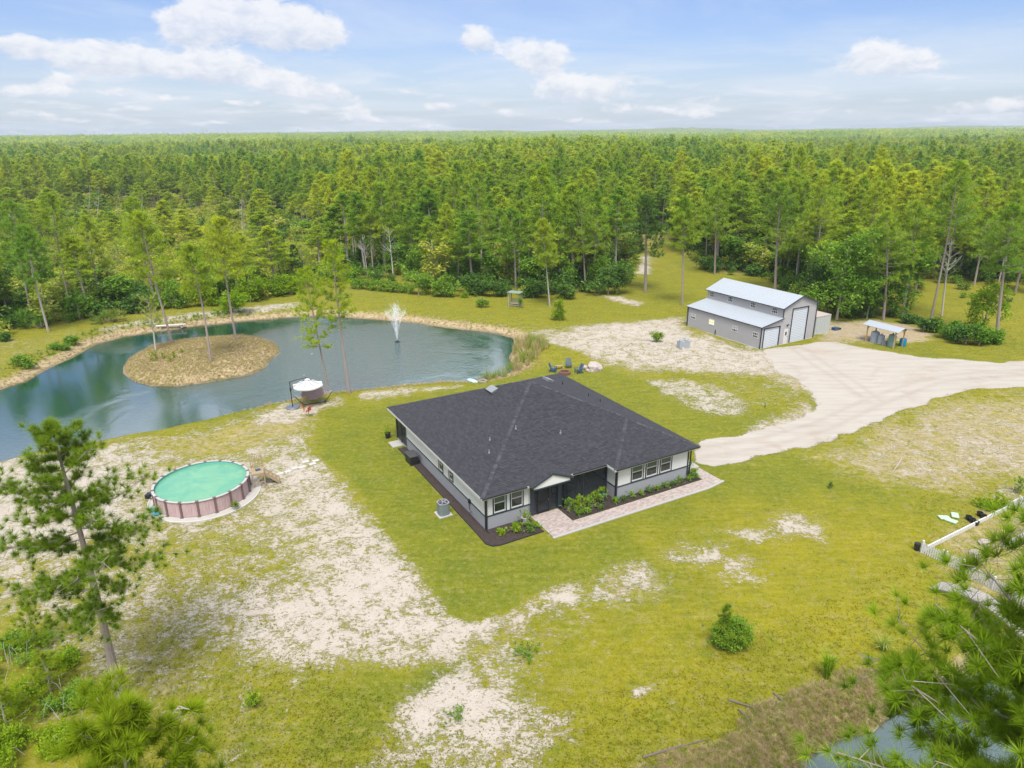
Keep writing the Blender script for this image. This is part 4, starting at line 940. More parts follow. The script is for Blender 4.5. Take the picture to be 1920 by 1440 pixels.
for x in (-.03, 3.03):
    for y in (-.03, 2.53): g.box((x, y, .02), (x + .1, y + .1, 2.52))
g.box((0, -.06, 0), (3.1, .0, .12)); g.build('corner_post', M['beige'], ct)
pl = thing('equipment_pile', 'small pile of dark equipment on the ground beside the storage container', 'equipment', (46.9, 95.4, ghq(47, 95)), .4)
MB().box((-.5, -.3, 0), (.3, .3, .4)).build('case', M['blue_chair'], pl); MB().box((.35, -.2, 0), (.9, .3, .22)).build('crate', M['black'], pl)

# open shelter
sh = thing('open_shelter', 'small timber shelter with a pale metal gable roof', 'shelter', (50.2, 88.3, ghq(50, 88)), R(118.5))
# local x runs along the ridge
Lr, Wr = 2.55, 1.35
for x in (-2.0, 2.0):
    for y in (-.95, .95): MB().box((x - .06, y - .06, 0), (x + .06, y + .06, 2.45)).build('post', M['wood_new'], sh)
metal_roof('roof_panel', [(-Lr, -Wr, 2.35), (Lr, -Wr, 2.35), (Lr, 0, 2.78), (-Lr, 0, 2.78)], 14, sh); metal_roof('roof_panel', [(-Lr, Wr, 2.35), (Lr, Wr, 2.35), (Lr, 0, 2.78), (-Lr, 0, 2.78)], 14, sh)
for x in (-2.0, 2.0):
    MB().bar((x, -1.2, 2.32), (x, 0, 2.68), .05, .12).bar((x, 1.2, 2.32), (x, 0, 2.68), .05, .12).bar((x, -.95, 2.3), (x, .95, 2.3), .05, .12).build('rafter', M['wood_new'], sh)
    MB().bar((x, -.95, 1.8), (x, -.45, 2.25), .06).bar((x, .95, 1.8), (x, .45, 2.25), .06).build('brace', M['wood_new'], sh)
MB().bar((-2.2, -.95, 2.27), (2.2, -.95, 2.27), .06, .14).bar((-2.2, .95, 2.27), (2.2, .95, 2.27), .06, .14).build('beam', M['wood_new'], sh)
def shp(x, y): v = Matrix.Rotation(R(118.5), 3, 'Z') @ Vector((x, y, 0)); return (50.2 + v.x, 88.3 + v.y)
for i, (x, y, r, h, m_, lb) in enumerate(((1.3, .1, .55, 1.5, 'tank', 'pale blue grey water tank under the shelter, farthest from the timber gable'), (.35, .15, .42, 1.25, 'tank', 'pale blue grey cylinder tank in the middle of the shelter'), (-1.2, .2, .48, 1.7, 'green_tank', 'green filter tank under the shelter next to the front post'))):
    X_, Y_ = shp(x, y); tk = thing('water_tank', lb, 'tank', (X_, Y_, ghq(X_, Y_)), 0)
    MB().lathe([(r, 0), (r, h * .85), (r * .8, h * .95), (r * .25, h), (r * .25, h + .06), (0, h + .06)], n=20).build('body', M[m_], tk, smooth=False); MB().lathe([(.08, h + .06), (.08, h + .14), (0, h + .14)], n=10).build('cap', M['black'], tk)
X_, Y_ = shp(-.45, .4); pm = thing('well_pump', 'pump with looping white pipes between the tanks in the shelter', 'pump', (X_, Y_, ghq(X_, Y_)), 0)
MB().tube([(0, 0, .1), (0, .1, .8), (.3, .2, .95), (.5, .3, .5), (.8, .3, .3)], .05, 8).tube([(-.3, 0, .05), (-.2, .2, .6), (.1, .2, .7)], .04, 8).build('pipe', M['white'], pm); MB().box((-.3, -.2, 0), (.3, .3, .35)).build('motor', M['grey'], pm)
X_, Y_ = 52.2, 87.3; br = thing('blue_barrel', 'bright blue plastic barrel standing outside the shelter post', 'barrel', (X_, Y_, ghq(X_, Y_)), 0)
MB().lathe([(.38, 0), (.42, .15), (.42, .9), (.38, 1.02), (.34, 1.02), (.34, .96), (0, .96)], n=20).build('body', M['blue'], br)
MB().lathe([(.435, .3), (.435, .34), (.42, .35)], n=20).lathe([(.435, .7), (.435, .74), (.42, .75)], n=20).build('hoop', M['blue'], br)
# block stack
bx = thing('block_stack', 'stack of grey concrete blocks on the sand left of the barn', 'blocks', (22.9, 87.2, ghq(23, 87)), R(20))
fb = None
for i in range(4):
    for j in range(2):
        for k in range(6):
            if k == 5 and (i + j) % 2: continue
            if fb is None:
                fb = MB().box((0, 0, 0), (.39, .39, .19)).build('concrete_block', M['conc2'], bx, bevel=.012); fb.location = (-.8, -.4, 0)
            else: inst(fb, bx, (-.8 + i * .41, -.4 + j * .41, k * .2), (0, 0, random.uniform(-.04, .04)))
pk = MB().lathe([(.13, 0), (.16, .35), (.15, .35), (.12, .05), (0, .05)], n=14).build('bucket', M['picket'], None); X_, Y_ = 22.6, 86.1; pk.location = (X_, Y_, ghq(X_, Y_)); tag(pk, 'small white bucket in front of the concrete block stack', 'bucket')

# ------------------------------------------------------------------ above-ground pool
PC = Vector((-24.75, 48.35, 0)); PR_ = 3.5; PH = 1.3; NP = 18
pool = thing('above_ground_pool', 'round above ground pool with pink wood-look panels and mint green water', 'pool', PC, R(8))
for i in range(NP):
    a0, a1 = 2 * math.pi * i / NP, 2 * math.pi * (i + 1) / NP
    if i == 0:
        g = MB(); vs = []; n = 6
        for k in range(n + 1):
            a = a0 + (a1 - a0) * k / n
            for rr_, zz in ((PR_, .08), (PR_, PH - .03), (PR_ - .05, PH - .03), (PR_ - .05, .08)): vs.append((rr_ * math.cos(a), rr_ * math.sin(a), zz))
        g.add(vs, [(k * 4 + j, (k + 1) * 4 + j, (k + 1) * 4 + (j + 1) % 4, k * 4 + (j + 1) % 4) for k in range(n) for j in range(4)]); pw = g.build('wall_panel', M['poolwall'], pool)
        up = MB().box((PR_ - .01, -.07, .0), (PR_ + .09, .07, PH + .0)).build('upright', M['poolpost'], pool)
        cap_ = MB().box((PR_ - .12, -.11, PH + .03), (PR_ + .12, .11, PH + .07)).build('rim_cap', M['poolpost'], pool)
        ft_ = MB().box((PR_ - .02, -.12, 0), (PR_ + .16, .12, .1)).build('foot', M['poolpost'], pool)
        rl_ = MB().add([(r_ * math.cos(a), r_ * math.sin(a), z_) for a in (0, (a1 - a0) / 2, a1 - a0) for r_, z_ in ((PR_ + .09, PH), (PR_ + .09, PH + .035), (PR_ - .1, PH + .035), (PR_ - .1, PH))], [(k * 4 + j, (k + 1) * 4 + j, (k + 1) * 4 + (j + 1) % 4, k * 4 + (j + 1) % 4) for k in range(2) for j in range(4)]).build('top_rail', M['poolrim'], pool)
    else:
        for o_ in (pw, up, cap_, ft_, rl_): inst(o_, pool, (0, 0, 0), (0, 0, a0))
MB().lathe([(PR_ - .055, PH - .02), (PR_ - .065, .1), (0, .1)], n=72, cap=False).build('liner', mat('aqua_liner', (.22, .62, .52), .4, .05), pool)
MB().lathe([(PR_ - .06, PH - .17), (0, PH - .17)], n=72, cap=False).build('pool_water', M['poolwater'], pool)
pad = MB().lathe([(4.15, -.2), (4.15, .03), (3.95, .045), (0, .045)], (PC.x + .15, PC.y, 0), n=80).build('pool_pad', mat('pool_pad_concrete', (.50, .47, .42), .9, .1, 2, .3, 20, dirt=.1), None); tag(pad, kind='structure')
rk = MB().lathe([(4.2, -.1), (4.2, .07), (4.1, .08), (4.08, .045)], (PC.x + .15, PC.y, 0), n=80, cap=False).build('pad_edging', M['clay'], None); tag(rk, kind='structure')
tp = MB(); 
pts = []
for k in range(60):
    a = 3.75 + .035 * (k % 12) ; r_ = 3.62 + .11 * (k // 12)
    pts.append((PC.x + r_ * math.cos(a), PC.y + r_ * math.sin(a), .09 + .12 * random.random()))
tp.add(pts, [(j * 12 + i, j * 12 + i + 1, (j + 1) * 12 + i + 1, (j + 1) * 12 + i) for j in range(4) for i in range(11)])
o_ = tp.build('blue_tarp', M['cyan'], None); so_ = o_.modifiers.new('thick', 'SOLIDIFY'); so_.thickness = .015; tag(o_, 'crumpled cyan tarp lying beside the pool wall', 'tarp')
pf = thing('pool_filter', 'small pool filter pump with hoses at the left of the pool', 'pool pump', (PC.x - 3.95, PC.y - .1, .05), 0)
MB().lathe([(.22, 0), (.24, .5), (.15, .62), (0, .65)], n=16).build('tank', M['grey'], pf); MB().box((-.45, -.5, 0), (-.1, .0, .3)).build('motor', M['black'], pf); MB().tube([(0, 0, .3), (.1, .5, .25), (.35, .4, .5), (.42, .2, .8)], .035, 8).tube([(-.2, -.3, .1), (.1, -.7, .08), (.45, -.5, .35)], .035, 8).build('hose', M['black'], pf)
# pool steps: platform, railing, stair
da = R(24); dk = thing('pool_steps', 'weathered wooden pool steps with a slatted gate, beside the pool', 'steps', (PC.x + 3.75 * math.cos(da), PC.y + 3.75 * math.sin(da), .04), da)
pb = None
for i in range(6):
    if pb is None: pb = MB().box((0, -.55, 1.18), (.15, .55, 1.22)).build('plank', M['wood'], dk); 
    else: inst(pb, dk, (i * .165, 0, 0))
for x in (.04, .92):
    for y in (-.52, .52): MB().box((x - .045, y - .045, 0), (x + .045, y + .045, 1.18)).build('post', M['wood'], dk)
MB().bar((0, -.54, 1.12), (.96, -.54, 1.12), .04, .12).bar((0, .54, 1.12), (.96, .54, 1.12), .04, .12).bar((.96, -.5, 1.12), (.96, .5, 1.12), .04, .12).bar((0, -.54, .4), (.96, -.54, .4), .04, .1).bar((.0, -.52, .2), (.9, -.52, 1.0), .04, .08).build('frame', M['wood'], dk)
gt_ = MB().bar((.05, .56, 1.2), (.05, .56, 2.55), .06).bar((.95, .56, 1.2), (.95, .56, 2.55), .06).bar((.05, .56, 1.35), (.95, .56, 1.35), .05, .08).build('gate', M['wood'], dk); gs = None
for i in range(6):
    if gs is None: gs = MB().box((.16, .54, 1.3), (.20, .57, 2.55)).build('slat', M['wood'], gt_)
    else: inst(gs, gt_, (i * .135, 0, 0))
for i in range(4):
    MB().box((1.0 + i * .26, -.42, .9 - i * .26), (1.28 + i * .26, .42, .94 - i * .26)).build('tread', M['wood'], dk)
MB().bar((.95, -.44, 1.1), (2.05, -.44, .02), .04, .2).bar((.95, .44, 1.1), (2.05, .44, .02), .04, .2).build('stringer', M['wood'], dk)
MB().bar((.95, -.5, 1.2), (.95, -.5, 1.55), .06).bar((2.05, -.5, .05), (2.05, -.5, .6), .06).bar((.95, -.5, 1.5), (2.05, -.5, .55), .05, .08).build('handrail', M['wood'], dk)
tw = MB().box((-.18, -.1, 0), (.2, .12, .12)).build('folded_towel', M['blue_chair'], None, bevel=.02); tw.location = (dk.location.x + .45, dk.location.y + .25, 1.27); tw.rotation_euler = (0, 0, .5); tag(tw, 'blue folded towel lying on the pool step platform', 'towel')
pt = thing('planter', 'small white bowl planter with a green plant beside the pool wall', 'planter', (PC.x + 4.05 * math.cos(R(-32)), PC.y + 4.05 * math.sin(R(-32)) - .1, .045), 0)
MB().lathe([(.16, 0), (.26, .22), (.24, .22), (.15, .04), (0, .04)], n=16).build('bowl', M['clay'], pt); PLANTER = pt
# stepping slabs
for i, (x, y) in enumerate(((525, 888), (540, 884), (552, 878), (566, 876), (573, 866), (586, 870), (592, 864), (516, 896))):
    p = gp(x, y); o_ = MB().box((-.3, -.2, 0), (.3, .2, .05)).build('stepping_slab', M['clay'], None, bevel=.01); o_.location = (p.x, p.y, ghq(p.x, p.y) + .0); o_.rotation_euler = (0, 0, R(34) + random.uniform(-.1, .1))
    tag(o_, ['pale slab in the stepping path', 'chipped pale slab in the stepping path'][0] + ', ' + ['third', 'fourth', 'fifth', 'sixth', 'middle upper', 'second last', 'last, nearest the lawn', 'first, nearest the pool steps'][i], 'paving slab', 'stepping slabs between the pool steps and the lawn')

# ------------------------------------------------------------------ umbrella, hammock, lakeside things
p = gp(549, 764); z = ghq(p.x, p.y)
um = thing('cantilever_umbrella', 'off white octagonal cantilever umbrella on a dark round base', 'umbrella', (p.x, p.y, z), R(20))
MB().lathe([(.0, 0), (.72, 0), (.74, .06), (.66, .14), (0, .14)], n=28).build('base', mat('grey_blue_base', (.14, .16, .2), .4, .1), um)
MB().tube([(0, 0, .1), (0, 0, 2.9)], .05, 10).build('pole', M['black'], um)
MB().lathe([(.09, 0), (.09, .3), (.05, .34)], (0, 0, 1.9), 10).build('crank_housing', M['black'], um)
MB().tube([(-.02, 0, 2.85), (.6, 0, 3.02), (1.75, 0, 3.15)], .035, 8).tube([(0, 0, 2.1), (.55, 0, 2.45)], .025, 6).build('arm', M['black'], um)
UC = Vector((1.78, 0, 2.35)); cs = []
for k in range(8):
    a0, a1 = 2 * math.pi * (k + .5) / 8, 2 * math.pi * (k + 1.5) / 8
    A_ = UC + Vector((1.6 * math.cos(a0), 1.6 * math.sin(a0), 0)); B_ = UC + Vector((1.6 * math.cos(a1), 1.6 * math.sin(a1), 0)); T_ = UC + Vector((0, 0, .62))
    n = 5; vs = []; fs = []
    for i in range(n + 1):
        t = i / n; dr_ = -.07 * math.sin(math.pi * t)
        for j in range(5):
            s = j / 4; pnt = T_.lerp(A_.lerp(B_, s), t); pnt.z += dr_ + (-.05 * math.sin(math.pi * s) * t); vs.append(pnt)
    for s in range(5):
        v = vs[n * 5 + s]; vs.append(v - Vector((0, 0, .13)))
    for i in range(n + 1):
        for j in range(4): fs.append((i * 5 + j, i * 5 + j + 1, (i + 1) * 5 + j + 1, (i + 1) * 5 + j))
    o_ = MB().add(vs, fs).build('canopy_panel', M['canvas'], um, smooth=False)
    MB().bar(T_ - Vector((0, 0, .06)), A_ - Vector((0, 0, .05)), .03).build('rib', M['black'], um)
MB().lathe([(.3, 0), (.02, .14), (.02, .2), (0, .2)], (UC.x, UC.y, UC.z + .57), 8).build('vent_cap', M['canvas'], um)
MB().tube([(UC.x, 0, 3.15), (UC.x, 0, 2.3)], .03, 6).build('hub', M['black'], um)
# hammock / swing bed
q = gp(590, 757); z = ghq(q.x, q.y)
hm = thing('hammock_stand', 'faded pink fabric hammock on a dark metal stand under the umbrella', 'hammock', (q.x, q.y, z), R(22))
MB().tube([(-1.1, 0, .08), (1.1, 0, .08)], .035, 8).build('base_bar', M['black'], hm)
MB().tube([(-1.1, -.6, .03), (-1.1, .6, .03)], .03, 8).tube([(1.1, -.6, .03), (1.1, .6, .03)], .03, 8).build('foot', M['black'], hm)
for s in (-1, 1): MB().tube([(1.1 * s, 0, .08), (1.55 * s, 0, .6), (2.0 * s, 0, 1.25)], .035, 8).build('arm', M['black'], hm)
vs = []; nx_, ny_ = 14, 8
for i in range(nx_ + 1):
    for j in range(ny_ + 1):
        s = i / nx_ * 2 - 1; t_ = j / ny_ * 2 - 1; vs.append((1.25 * s, .62 * t_ * (1 - .12 * s * s), .55 + .42 * s * s + .22 * t_ * t_ + (.45 if False else 0)))
MB().add(vs, [(i * (ny_ + 1) + j, (i + 1) * (ny_ + 1) + j, (i + 1) * (ny_ + 1) + j + 1, i * (ny_ + 1) + j + 1) for i in range(nx_) for j in range(ny_)]).build('sling', M['pinkcloth'], hm, smooth=True)
bk_ = MB()
bk_.add([(-1.1, .62, .7), (1.1, .62, .7), (1.15, .75, 1.45), (-1.15, .75, 1.45), (-1.1, .70, .7), (1.1, .70, .7), (1.15, .83, 1.45), (-1.15, .83, 1.45)], [(0, 1, 2, 3), (7, 6, 5, 4), (0, 4, 5, 1), (2, 6, 7, 3), (1, 5, 6, 2), (3, 7, 4, 0)]).build('side_cloth', M['pinkcloth'], hm)
MB().box((-1.15, -.2, .78), (-.75, .35, .9)).build('cushion', M['yellowcloth'], hm, bevel=.04)
g = MB()
for s in (-1, 1):
    for y in (-.5, 0, .5): g.bar((1.25 * s, y, .98), (2.0 * s, 0, 1.25), .015)
g.build('cord', M['canvas'], hm)
# two floats at the shore
p = gp(888, 712); fl1 = MB(); vs = []
kb = thing('paddle_board', 'short pale blue board lying at the pond edge', 'board', (p.x, p.y, ghq(p.x, p.y) + .05), R(-50))
MB().prism([(1.1 * math.cos(a), .38 * math.sin(a) * (1 - .25 * math.cos(a))) for a in [2 * math.pi * k / 20 for k in range(20)]], 0, .12).build('hull', M['ltblue'], kb, bevel=.03); MB().box((-.3, -.2, .12), (.35, .2, .135)).build('grip_pad', M['canvas'], kb)
p = gp(905, 714); g = MB(); n1_, n2_ = 20, 8; vs = [((.42 + .16 * math.cos(b2)) * math.cos(a), (.42 + .16 * math.cos(b2)) * math.sin(a), .16 + .16 * math.sin(b2)) for a in [2 * math.pi * i / n1_ for i in range(n1_)] for b2 in [2 * math.pi * j / n2_ for j in range(n2_)]]
g.add(vs, [(i * n2_ + j, ((i + 1) % n1_) * n2_ + j, ((i + 1) % n1_) * n2_ + (j + 1) % n2_, i * n2_ + (j + 1) % n2_) for i in range(n1_) for j in range(n2_)])
o_ = g.build('inner_tube', M['tyre'], None, smooth=True); o_.location = (p.x, p.y, ghq(p.x, p.y)); tag(o_, 'tan ring shaped tube lying at the pond edge beside the blue board', 'tube')
# adirondack chairs round a fire pit
def adirondack(x, y, rz, label):
    c = thing('garden_chair', label, 'chair', (x, y, ghq(x, y)), rz, 'blue chairs round the fire pit'); b = 'blue_chair'
    s0 = None
    for i in range(5):
        if s0 is None: s0 = MB().bar((-.28, -.28, .42), (.28, -.28, .42), .1, .025).build('seat_slat', M[b], c)
        else: inst(s0, c, (0, i * .115, -i * .022))
    for i in range(5):
        x_ = -.24 + i * .12; MB().bar((x_, .22, .28), (x_ * 1.25, .55, 1.05 + .08 * (1 - abs(i - 2) / 2)), .1, .025, 0, (0, 1, 0)).build('back_slat', M[b], c)
    for s in (-1, 1):
        MB().box((s * .36 - .06, -.38, .58), (s * .36 + .06, .4, .61)).build('armrest', M[b], c); MB().bar((s * .31, -.33, 0), (s * .31, -.33, .58), .09, .03).build('leg', M[b], c); MB().bar((s * .31, -.33, .38), (s * .31, .5, .04), .03, .12).build('leg', M[b], c)
adirondack(5.0, 77.9, R(75), 'blue garden chair left of the fire pit, seen from its side')
adirondack(6.95, 79.3, R(0), 'bright blue garden chair behind the fire pit, its back highest')
adirondack(8.0, 77.4, R(-62), 'dark blue garden chair right of the fire pit')
fp = thing('fire_pit', 'low rusty red stone fire pit in the middle of the blue chairs', 'fire pit', (6.3, 77.1, ghq(6.3, 77.1)), 0); fs_ = None
for k in range(12):
    for lv in range(2):
        a = 2 * math.pi * (k + .5 * lv) / 12
        if fs_ is None: fs_ = MB().box((-.1, -.17, 0), (.1, .17, .17)).build('stone', M['rust'], fp, bevel=.02); fs_.location = (.6, 0, 0)
        else: inst(fs_, fp, (.6 * math.cos(a), .6 * math.sin(a), lv * .18), (0, 0, a))
tb = thing('side_table', 'low brown side table beside the fire pit', 'table', (5.7, 78.9, ghq(5.7, 78.9)), .3)
MB().box((-.5, -.2, .38), (.5, .2, .42)).build('tabletop', M['wood'], tb)
for a in (-.45, .45):
    for b_ in (-.16, .16): MB().box((a - .03, b_ - .03, 0), (a + .03, b_ + .03, .38)).build('leg', M['wood'], tb)
def rock(x, y, r, name, label, m='stone', group=None, seed=0, cat='rock'):
    rs = random.Random(seed); bm = bmesh.new(); bmesh.ops.create_icosphere(bm, subdivisions=2, radius=r)
    for v in bm.verts: v.co *= rs.uniform(.8, 1.15); v.co.z *= .7
    me = bpy.data.meshes.new(name); bm.to_mesh(me); bm.free(); me.materials.append(M[m]); o = bpy.data.objects.new(name, me); COL.objects.link(o); o.location = (x, y, ghq(x, y) + r * .35); return tag(o, label, cat, group)
rock(9.95, 78.4, .95, 'sand_boulder', 'large pinkish boulder right of the fire pit chairs', seed=1); rock(8.9, 78.9, .42, 'small_rock', 'small pink rock between the boulder and the chairs', seed=2); rock(9.2, 78.0, .3, 'small_rock', 'smallest pink rock in front of the boulder', seed=3)
# arbour swing far lawn
p = gp(966, 574); aw = thing('arbour_swing', 'weathered wooden arbour seat with a flat roof at the forest edge', 'arbour', (p.x, p.y, ghq(p.x, p.y)), R(-25))
for x in (-.95, .95):
    for y in (-.55, .55): MB().box((x - .07, y - .07, 0), (x + .07, y + .07, 2.35)).build('post', M['wood_grey'], aw)
MB().box((-1.15, -.8, 2.35), (1.15, .8, 2.45)).build('roof', mat('mossy_roof', (.26, .33, .26), .9, .15), aw); r0 = None
for i in range(4):
    if r0 is None: r0 = MB().box((-.8, -.3, .5), (.8, -.18, .53)).build('seat_slat', M['wood_grey'], aw)
    else: inst(r0, aw, (0, i * .14, 0))
for i in range(4): MB().box((-.8, .26, .68 + i * .16), (.8, .29, .78 + i * .16)).build('back_slat', M['wood_grey'], aw)
MB().bar((-.95, -.55, .3), (.95, -.55, .3), .06, .1).bar((-.95, -.5, 1.1), (-.95, .5, 1.1), .06, .08).bar((.95, -.5, 1.1), (.95, .5, 1.1), .06, .08).build('rail', M['wood_grey'], aw)
# plank bench across the pond
p = gp(320, 607); bn = thing('plank_bench', 'long grey plank bench on the path across the pond', 'bench', (p.x, p.y, ghq(p.x, p.y)), R(14))
MB().box((-2.1, -.25, .5), (2.1, .25, .58)).build('seat', M['picket'], bn)
for x in (-1.5, 1.5): MB().box((x - .12, -.2, 0), (x + .12, .2, .5)).build('leg', M['wood_grey'], bn)
# fountain
p = gp(745, 641, WL); fo_ = thing('pond_fountain', 'fountain spraying a tall white fan of water in the pond', 'fountain', (p.x, p.y, WL), 0)
MB().lathe([(.35, -.1), (.38, .05), (.2, .12), (.06, .16), (.06, .3), (0, .3)], n=16).build('float', M['black'], fo_)
g = MB(); rs = random.Random(5)
for k in range(1600):
    a = rs.uniform(0, 2 * math.pi); ring = rs.random()
    vr = abs(rs.gauss(0, .75)) if ring < .62 else rs.uniform(1.5, 1.8); vz = 9.6 + rs.gauss(0, .5) if ring < .62 else 8.9 + rs.gauss(0, .25)
    tm = rs.random() ** .8 * .88; z_ = .3 + vz * tm - 4.9 * tm * tm; r_ = vr * tm
    if z_ < 0: continue
    jit = .02 + .05 * tm; x_ = r_ * math.cos(a) + rs.gauss(0, jit); y_ = r_ * math.sin(a) + rs.gauss(0, jit)
    vzt = vz - 9.8 * tm; d_ = Vector((vr * math.cos(a), vr * math.sin(a), vzt)).normalized(); l_ = rs.uniform(.10, .28); w_ = rs.uniform(.008, .018) * (1 + tm)
    c0 = Vector((x_, y_, z_)); sd = d_.cross(Vector((rs.gauss(0, 1), rs.gauss(0, 1), rs.gauss(0, 1)))).normalized() * w_; s2 = d_.cross(sd).normalized() * w_
    g.add([c0 - d_ * l_, c0 + sd, c0 + s2, c0 - sd, c0 - s2, c0 + d_ * l_], [(0, 1, 2), (0, 2, 3), (0, 3, 4), (0, 4, 1), (5, 2, 1), (5, 3, 2), (5, 4, 3), (5, 1, 4)])
sp_ = g.build('spray', M['spray'], fo_); sp_['kind'] = 'stuff'

# ------------------------------------------------------------------ garden fence, plank bridge at the right
def g2(x, y): return gp(x, y).to_2d()
FC = g2(1727, 1036); fA = g2(1796, 1068); fB = g2(1915, 942)
def picket_fence(pts, label, h=.85, gap=.145, solid=False, skip=()):
    f = thing('picket_fence', label, 'fence', (pts[0][0], pts[0][1], 0), 0, 'white fences round the garden plot'); o0 = Vector((pts[0][0], pts[0][1]))
    pk0 = None
    for a, b_ in zip(pts, pts[1:]):
        a, b_ = Vector((a[0], a[1])), Vector((b_[0], b_[1])); L = (b_ - a).length; d = (b_ - a) / L; ang = math.atan2(d.y, d.x)
        n = int(L / gap)
        for z_ in (.2, h * .72): MB().bar((*(a - o0), ghq(*a) + z_), (*(b_ - o0), ghq(*b_) + z_), .03, .09).build('rail', M['picket'], f)
        for i in range(n + 1):
            if (i * gap) in skip: continue
            q = a + d * (i * gap); zz = ghq(*q)
            if pk0 is None: pk0 = MB().add([(-.045, -.03, .02), (.045, -.03, .02), (.045, -.03, h - .06), (0, -.03, h), (-.045, -.03, h - .06), (-.045, -.052, .02), (.045, -.052, .02), (.045, -.052, h - .06), (0, -.052, h), (-.045, -.052, h - .06)], [(4, 3, 2, 1, 0), (5, 6, 7, 8, 9), (0, 1, 6, 5), (1, 2, 7, 6), (2, 3, 8, 7), (3, 4, 9, 8), (4, 0, 5, 9)]).build('picket', M['picket'], f); pk0.location = (*(q - o0), zz); pk0.rotation_euler = (0, 0, ang)
            else: inst(pk0, f, (*(q - o0), zz), (0, 0, ang))
        for q in (a, b_): MB().box((q.x - o0.x - .06, q.y - o0.y - .06, 0), (q.x - o0.x + .06, q.y - o0.y + .06, h + .1)).build('post', M['picket'], f)
    return f
V2 = Vector
mid = [FC.lerp(fA, .56), FC.lerp(fA, .64)]
picket_fence([FC, mid[0]], 'white picket fence panel left of the brown garden gate post'); picket_fence([mid[1], fA], 'white picket fence panel right of the brown garden gate post')
picket_fence([g2(1803, 1072), g2(1856, 1102)], 'white picket fence panel half hidden by branches above the plank bridge')
picket_fence([g2(1860, 1105), g2(1925, 1140)], 'white picket fence panel beyond the plank bridge, behind pine branches')
picket_fence([g2(1908, 950), g2(1950, 968)], 'white picket fence panel at the top corner of the garden plot')
gpst = MB().box((-.07, -.07, 0), (.07, .07, .95)).build('gate_post', M['rust'], None); q = FC.lerp(fA, .60); gpst.location = (q.x, q.y, 0); tag(gpst, 'short brown gate post between two white picket panels', 'post')
rb = thing('raised_bed_wall', 'low white board wall along the far side of the garden plot', 'garden wall', (FC.x, FC.y, 0), 0)
dv = Vector((fB.x - FC.x, fB.y - FC.y, 0)); L_ = dv.length; d_ = dv / L_
s_i = 0; x_ = 0.0
while x_ < L_:
    e2 = min(L_, x_ + 1.15); hh = .32 if x_ < L_ * .8 else .55
    MB().bar(tuple(d_ * (x_ + .02) + Vector((0, 0, hh / 2))), tuple(d_ * (e2 - .02) + Vector((0, 0, hh / 2))), .09, hh).build('board', M['picket'], rb); x_ = e2
mail = MB().lathe([(.14, 0), (.2, .3), (.2, .55), (0, .6)], n=10).build('black_pot', M['black'], None); mail.location = (FC.x - .15, FC.y + .3, 0); tag(mail, 'black pot at the near corner of the white garden fence', 'pot')
# second inner fence line
picket_fence([g2(1880, 1028), g2(1945, 992)], 'low white fence inside the garden plot', h=.5)
# plants and bags in the plot
for i, (x, y, mm_, lb) in enumerate(((1770, 972, 'bag', 'green and white soil bag beyond the garden wall, nearest the corner'), (1790, 968, 'bag', 'green and white soil bag lying in the middle of three'), (1783, 978, 'bag', 'green and white soil bag lying against the garden wall'))):
    q = gp(x, y); o_ = MB().box((-.4, -.25, 0), (.4, .25, .15)).build('soil_bag', M[mm_], None, bevel=.06); o_.location = (q.x, q.y, ghq(q.x, q.y)); o_.rotation_euler = (0, .05, i * 1.1); tag(o_, lb, 'soil bag', 'soil bags beyond the garden wall')
for i, (x, y) in enumerate(((1815, 975), (1822, 980), (1836, 968), (1843, 973), (1829, 985))):
    q = gp(x, y); o_ = MB().lathe([(.15, 0), (.22, .32), (.2, .32), (.14, .05), (0, .05)], n=12).build('plant_pot', M['black'], None); o_.location = (q.x, q.y, ghq(q.x, q.y)); tag(o_, 'black nursery pot beyond the garden wall, ' + ['leftmost', 'second from the left', 'second from the right, farther back', 'rightmost', 'nearest the wall'][i], 'plant pot', 'black nursery pots beyond the garden wall')
# plank bridge
ra, rb_ = Vector(g2(1753, 1100)), Vector(g2(1832, 1142)); dd = (rb_ - ra).normalized(); Lb = 5.2
bd = thing('plank_bridge', 'arched grey plank footbridge partly behind pine branches', 'bridge', (ra.x, ra.y, 0), math.atan2(dd.y, dd.x)); p0 = None; N_ = 34
for i in range(N_):
    x_ = (i + .5) / N_ * Lb; z_ = .12 + .75 * math.sin(math.pi * min(1, x_ / Lb)); sl = math.atan2(.75 * math.pi / Lb * math.cos(math.pi * x_ / Lb), 1)
    if p0 is None: p0 = MB().box((-.068, -.62, -.02), (.068, .62, .02)).build('plank', M['wood_grey'], bd); p0.location = (x_, 0, z_); p0.rotation_euler = (0, -sl, 0)
    else: inst(p0, bd, (x_, random.uniform(-.03, .03), z_), (0, -sl, random.uniform(-.02, .02)))
for y_ in (-.5, .5):
    g = MB(); pts = [(i / 10 * Lb, y_, .02 + .75 * math.sin(math.pi * i / 10)) for i in range(11)]
    for a, b_ in zip(pts, pts[1:]): g.bar(a, b_, .06, .16)
    g.build('beam', M['wood_grey'], bd)
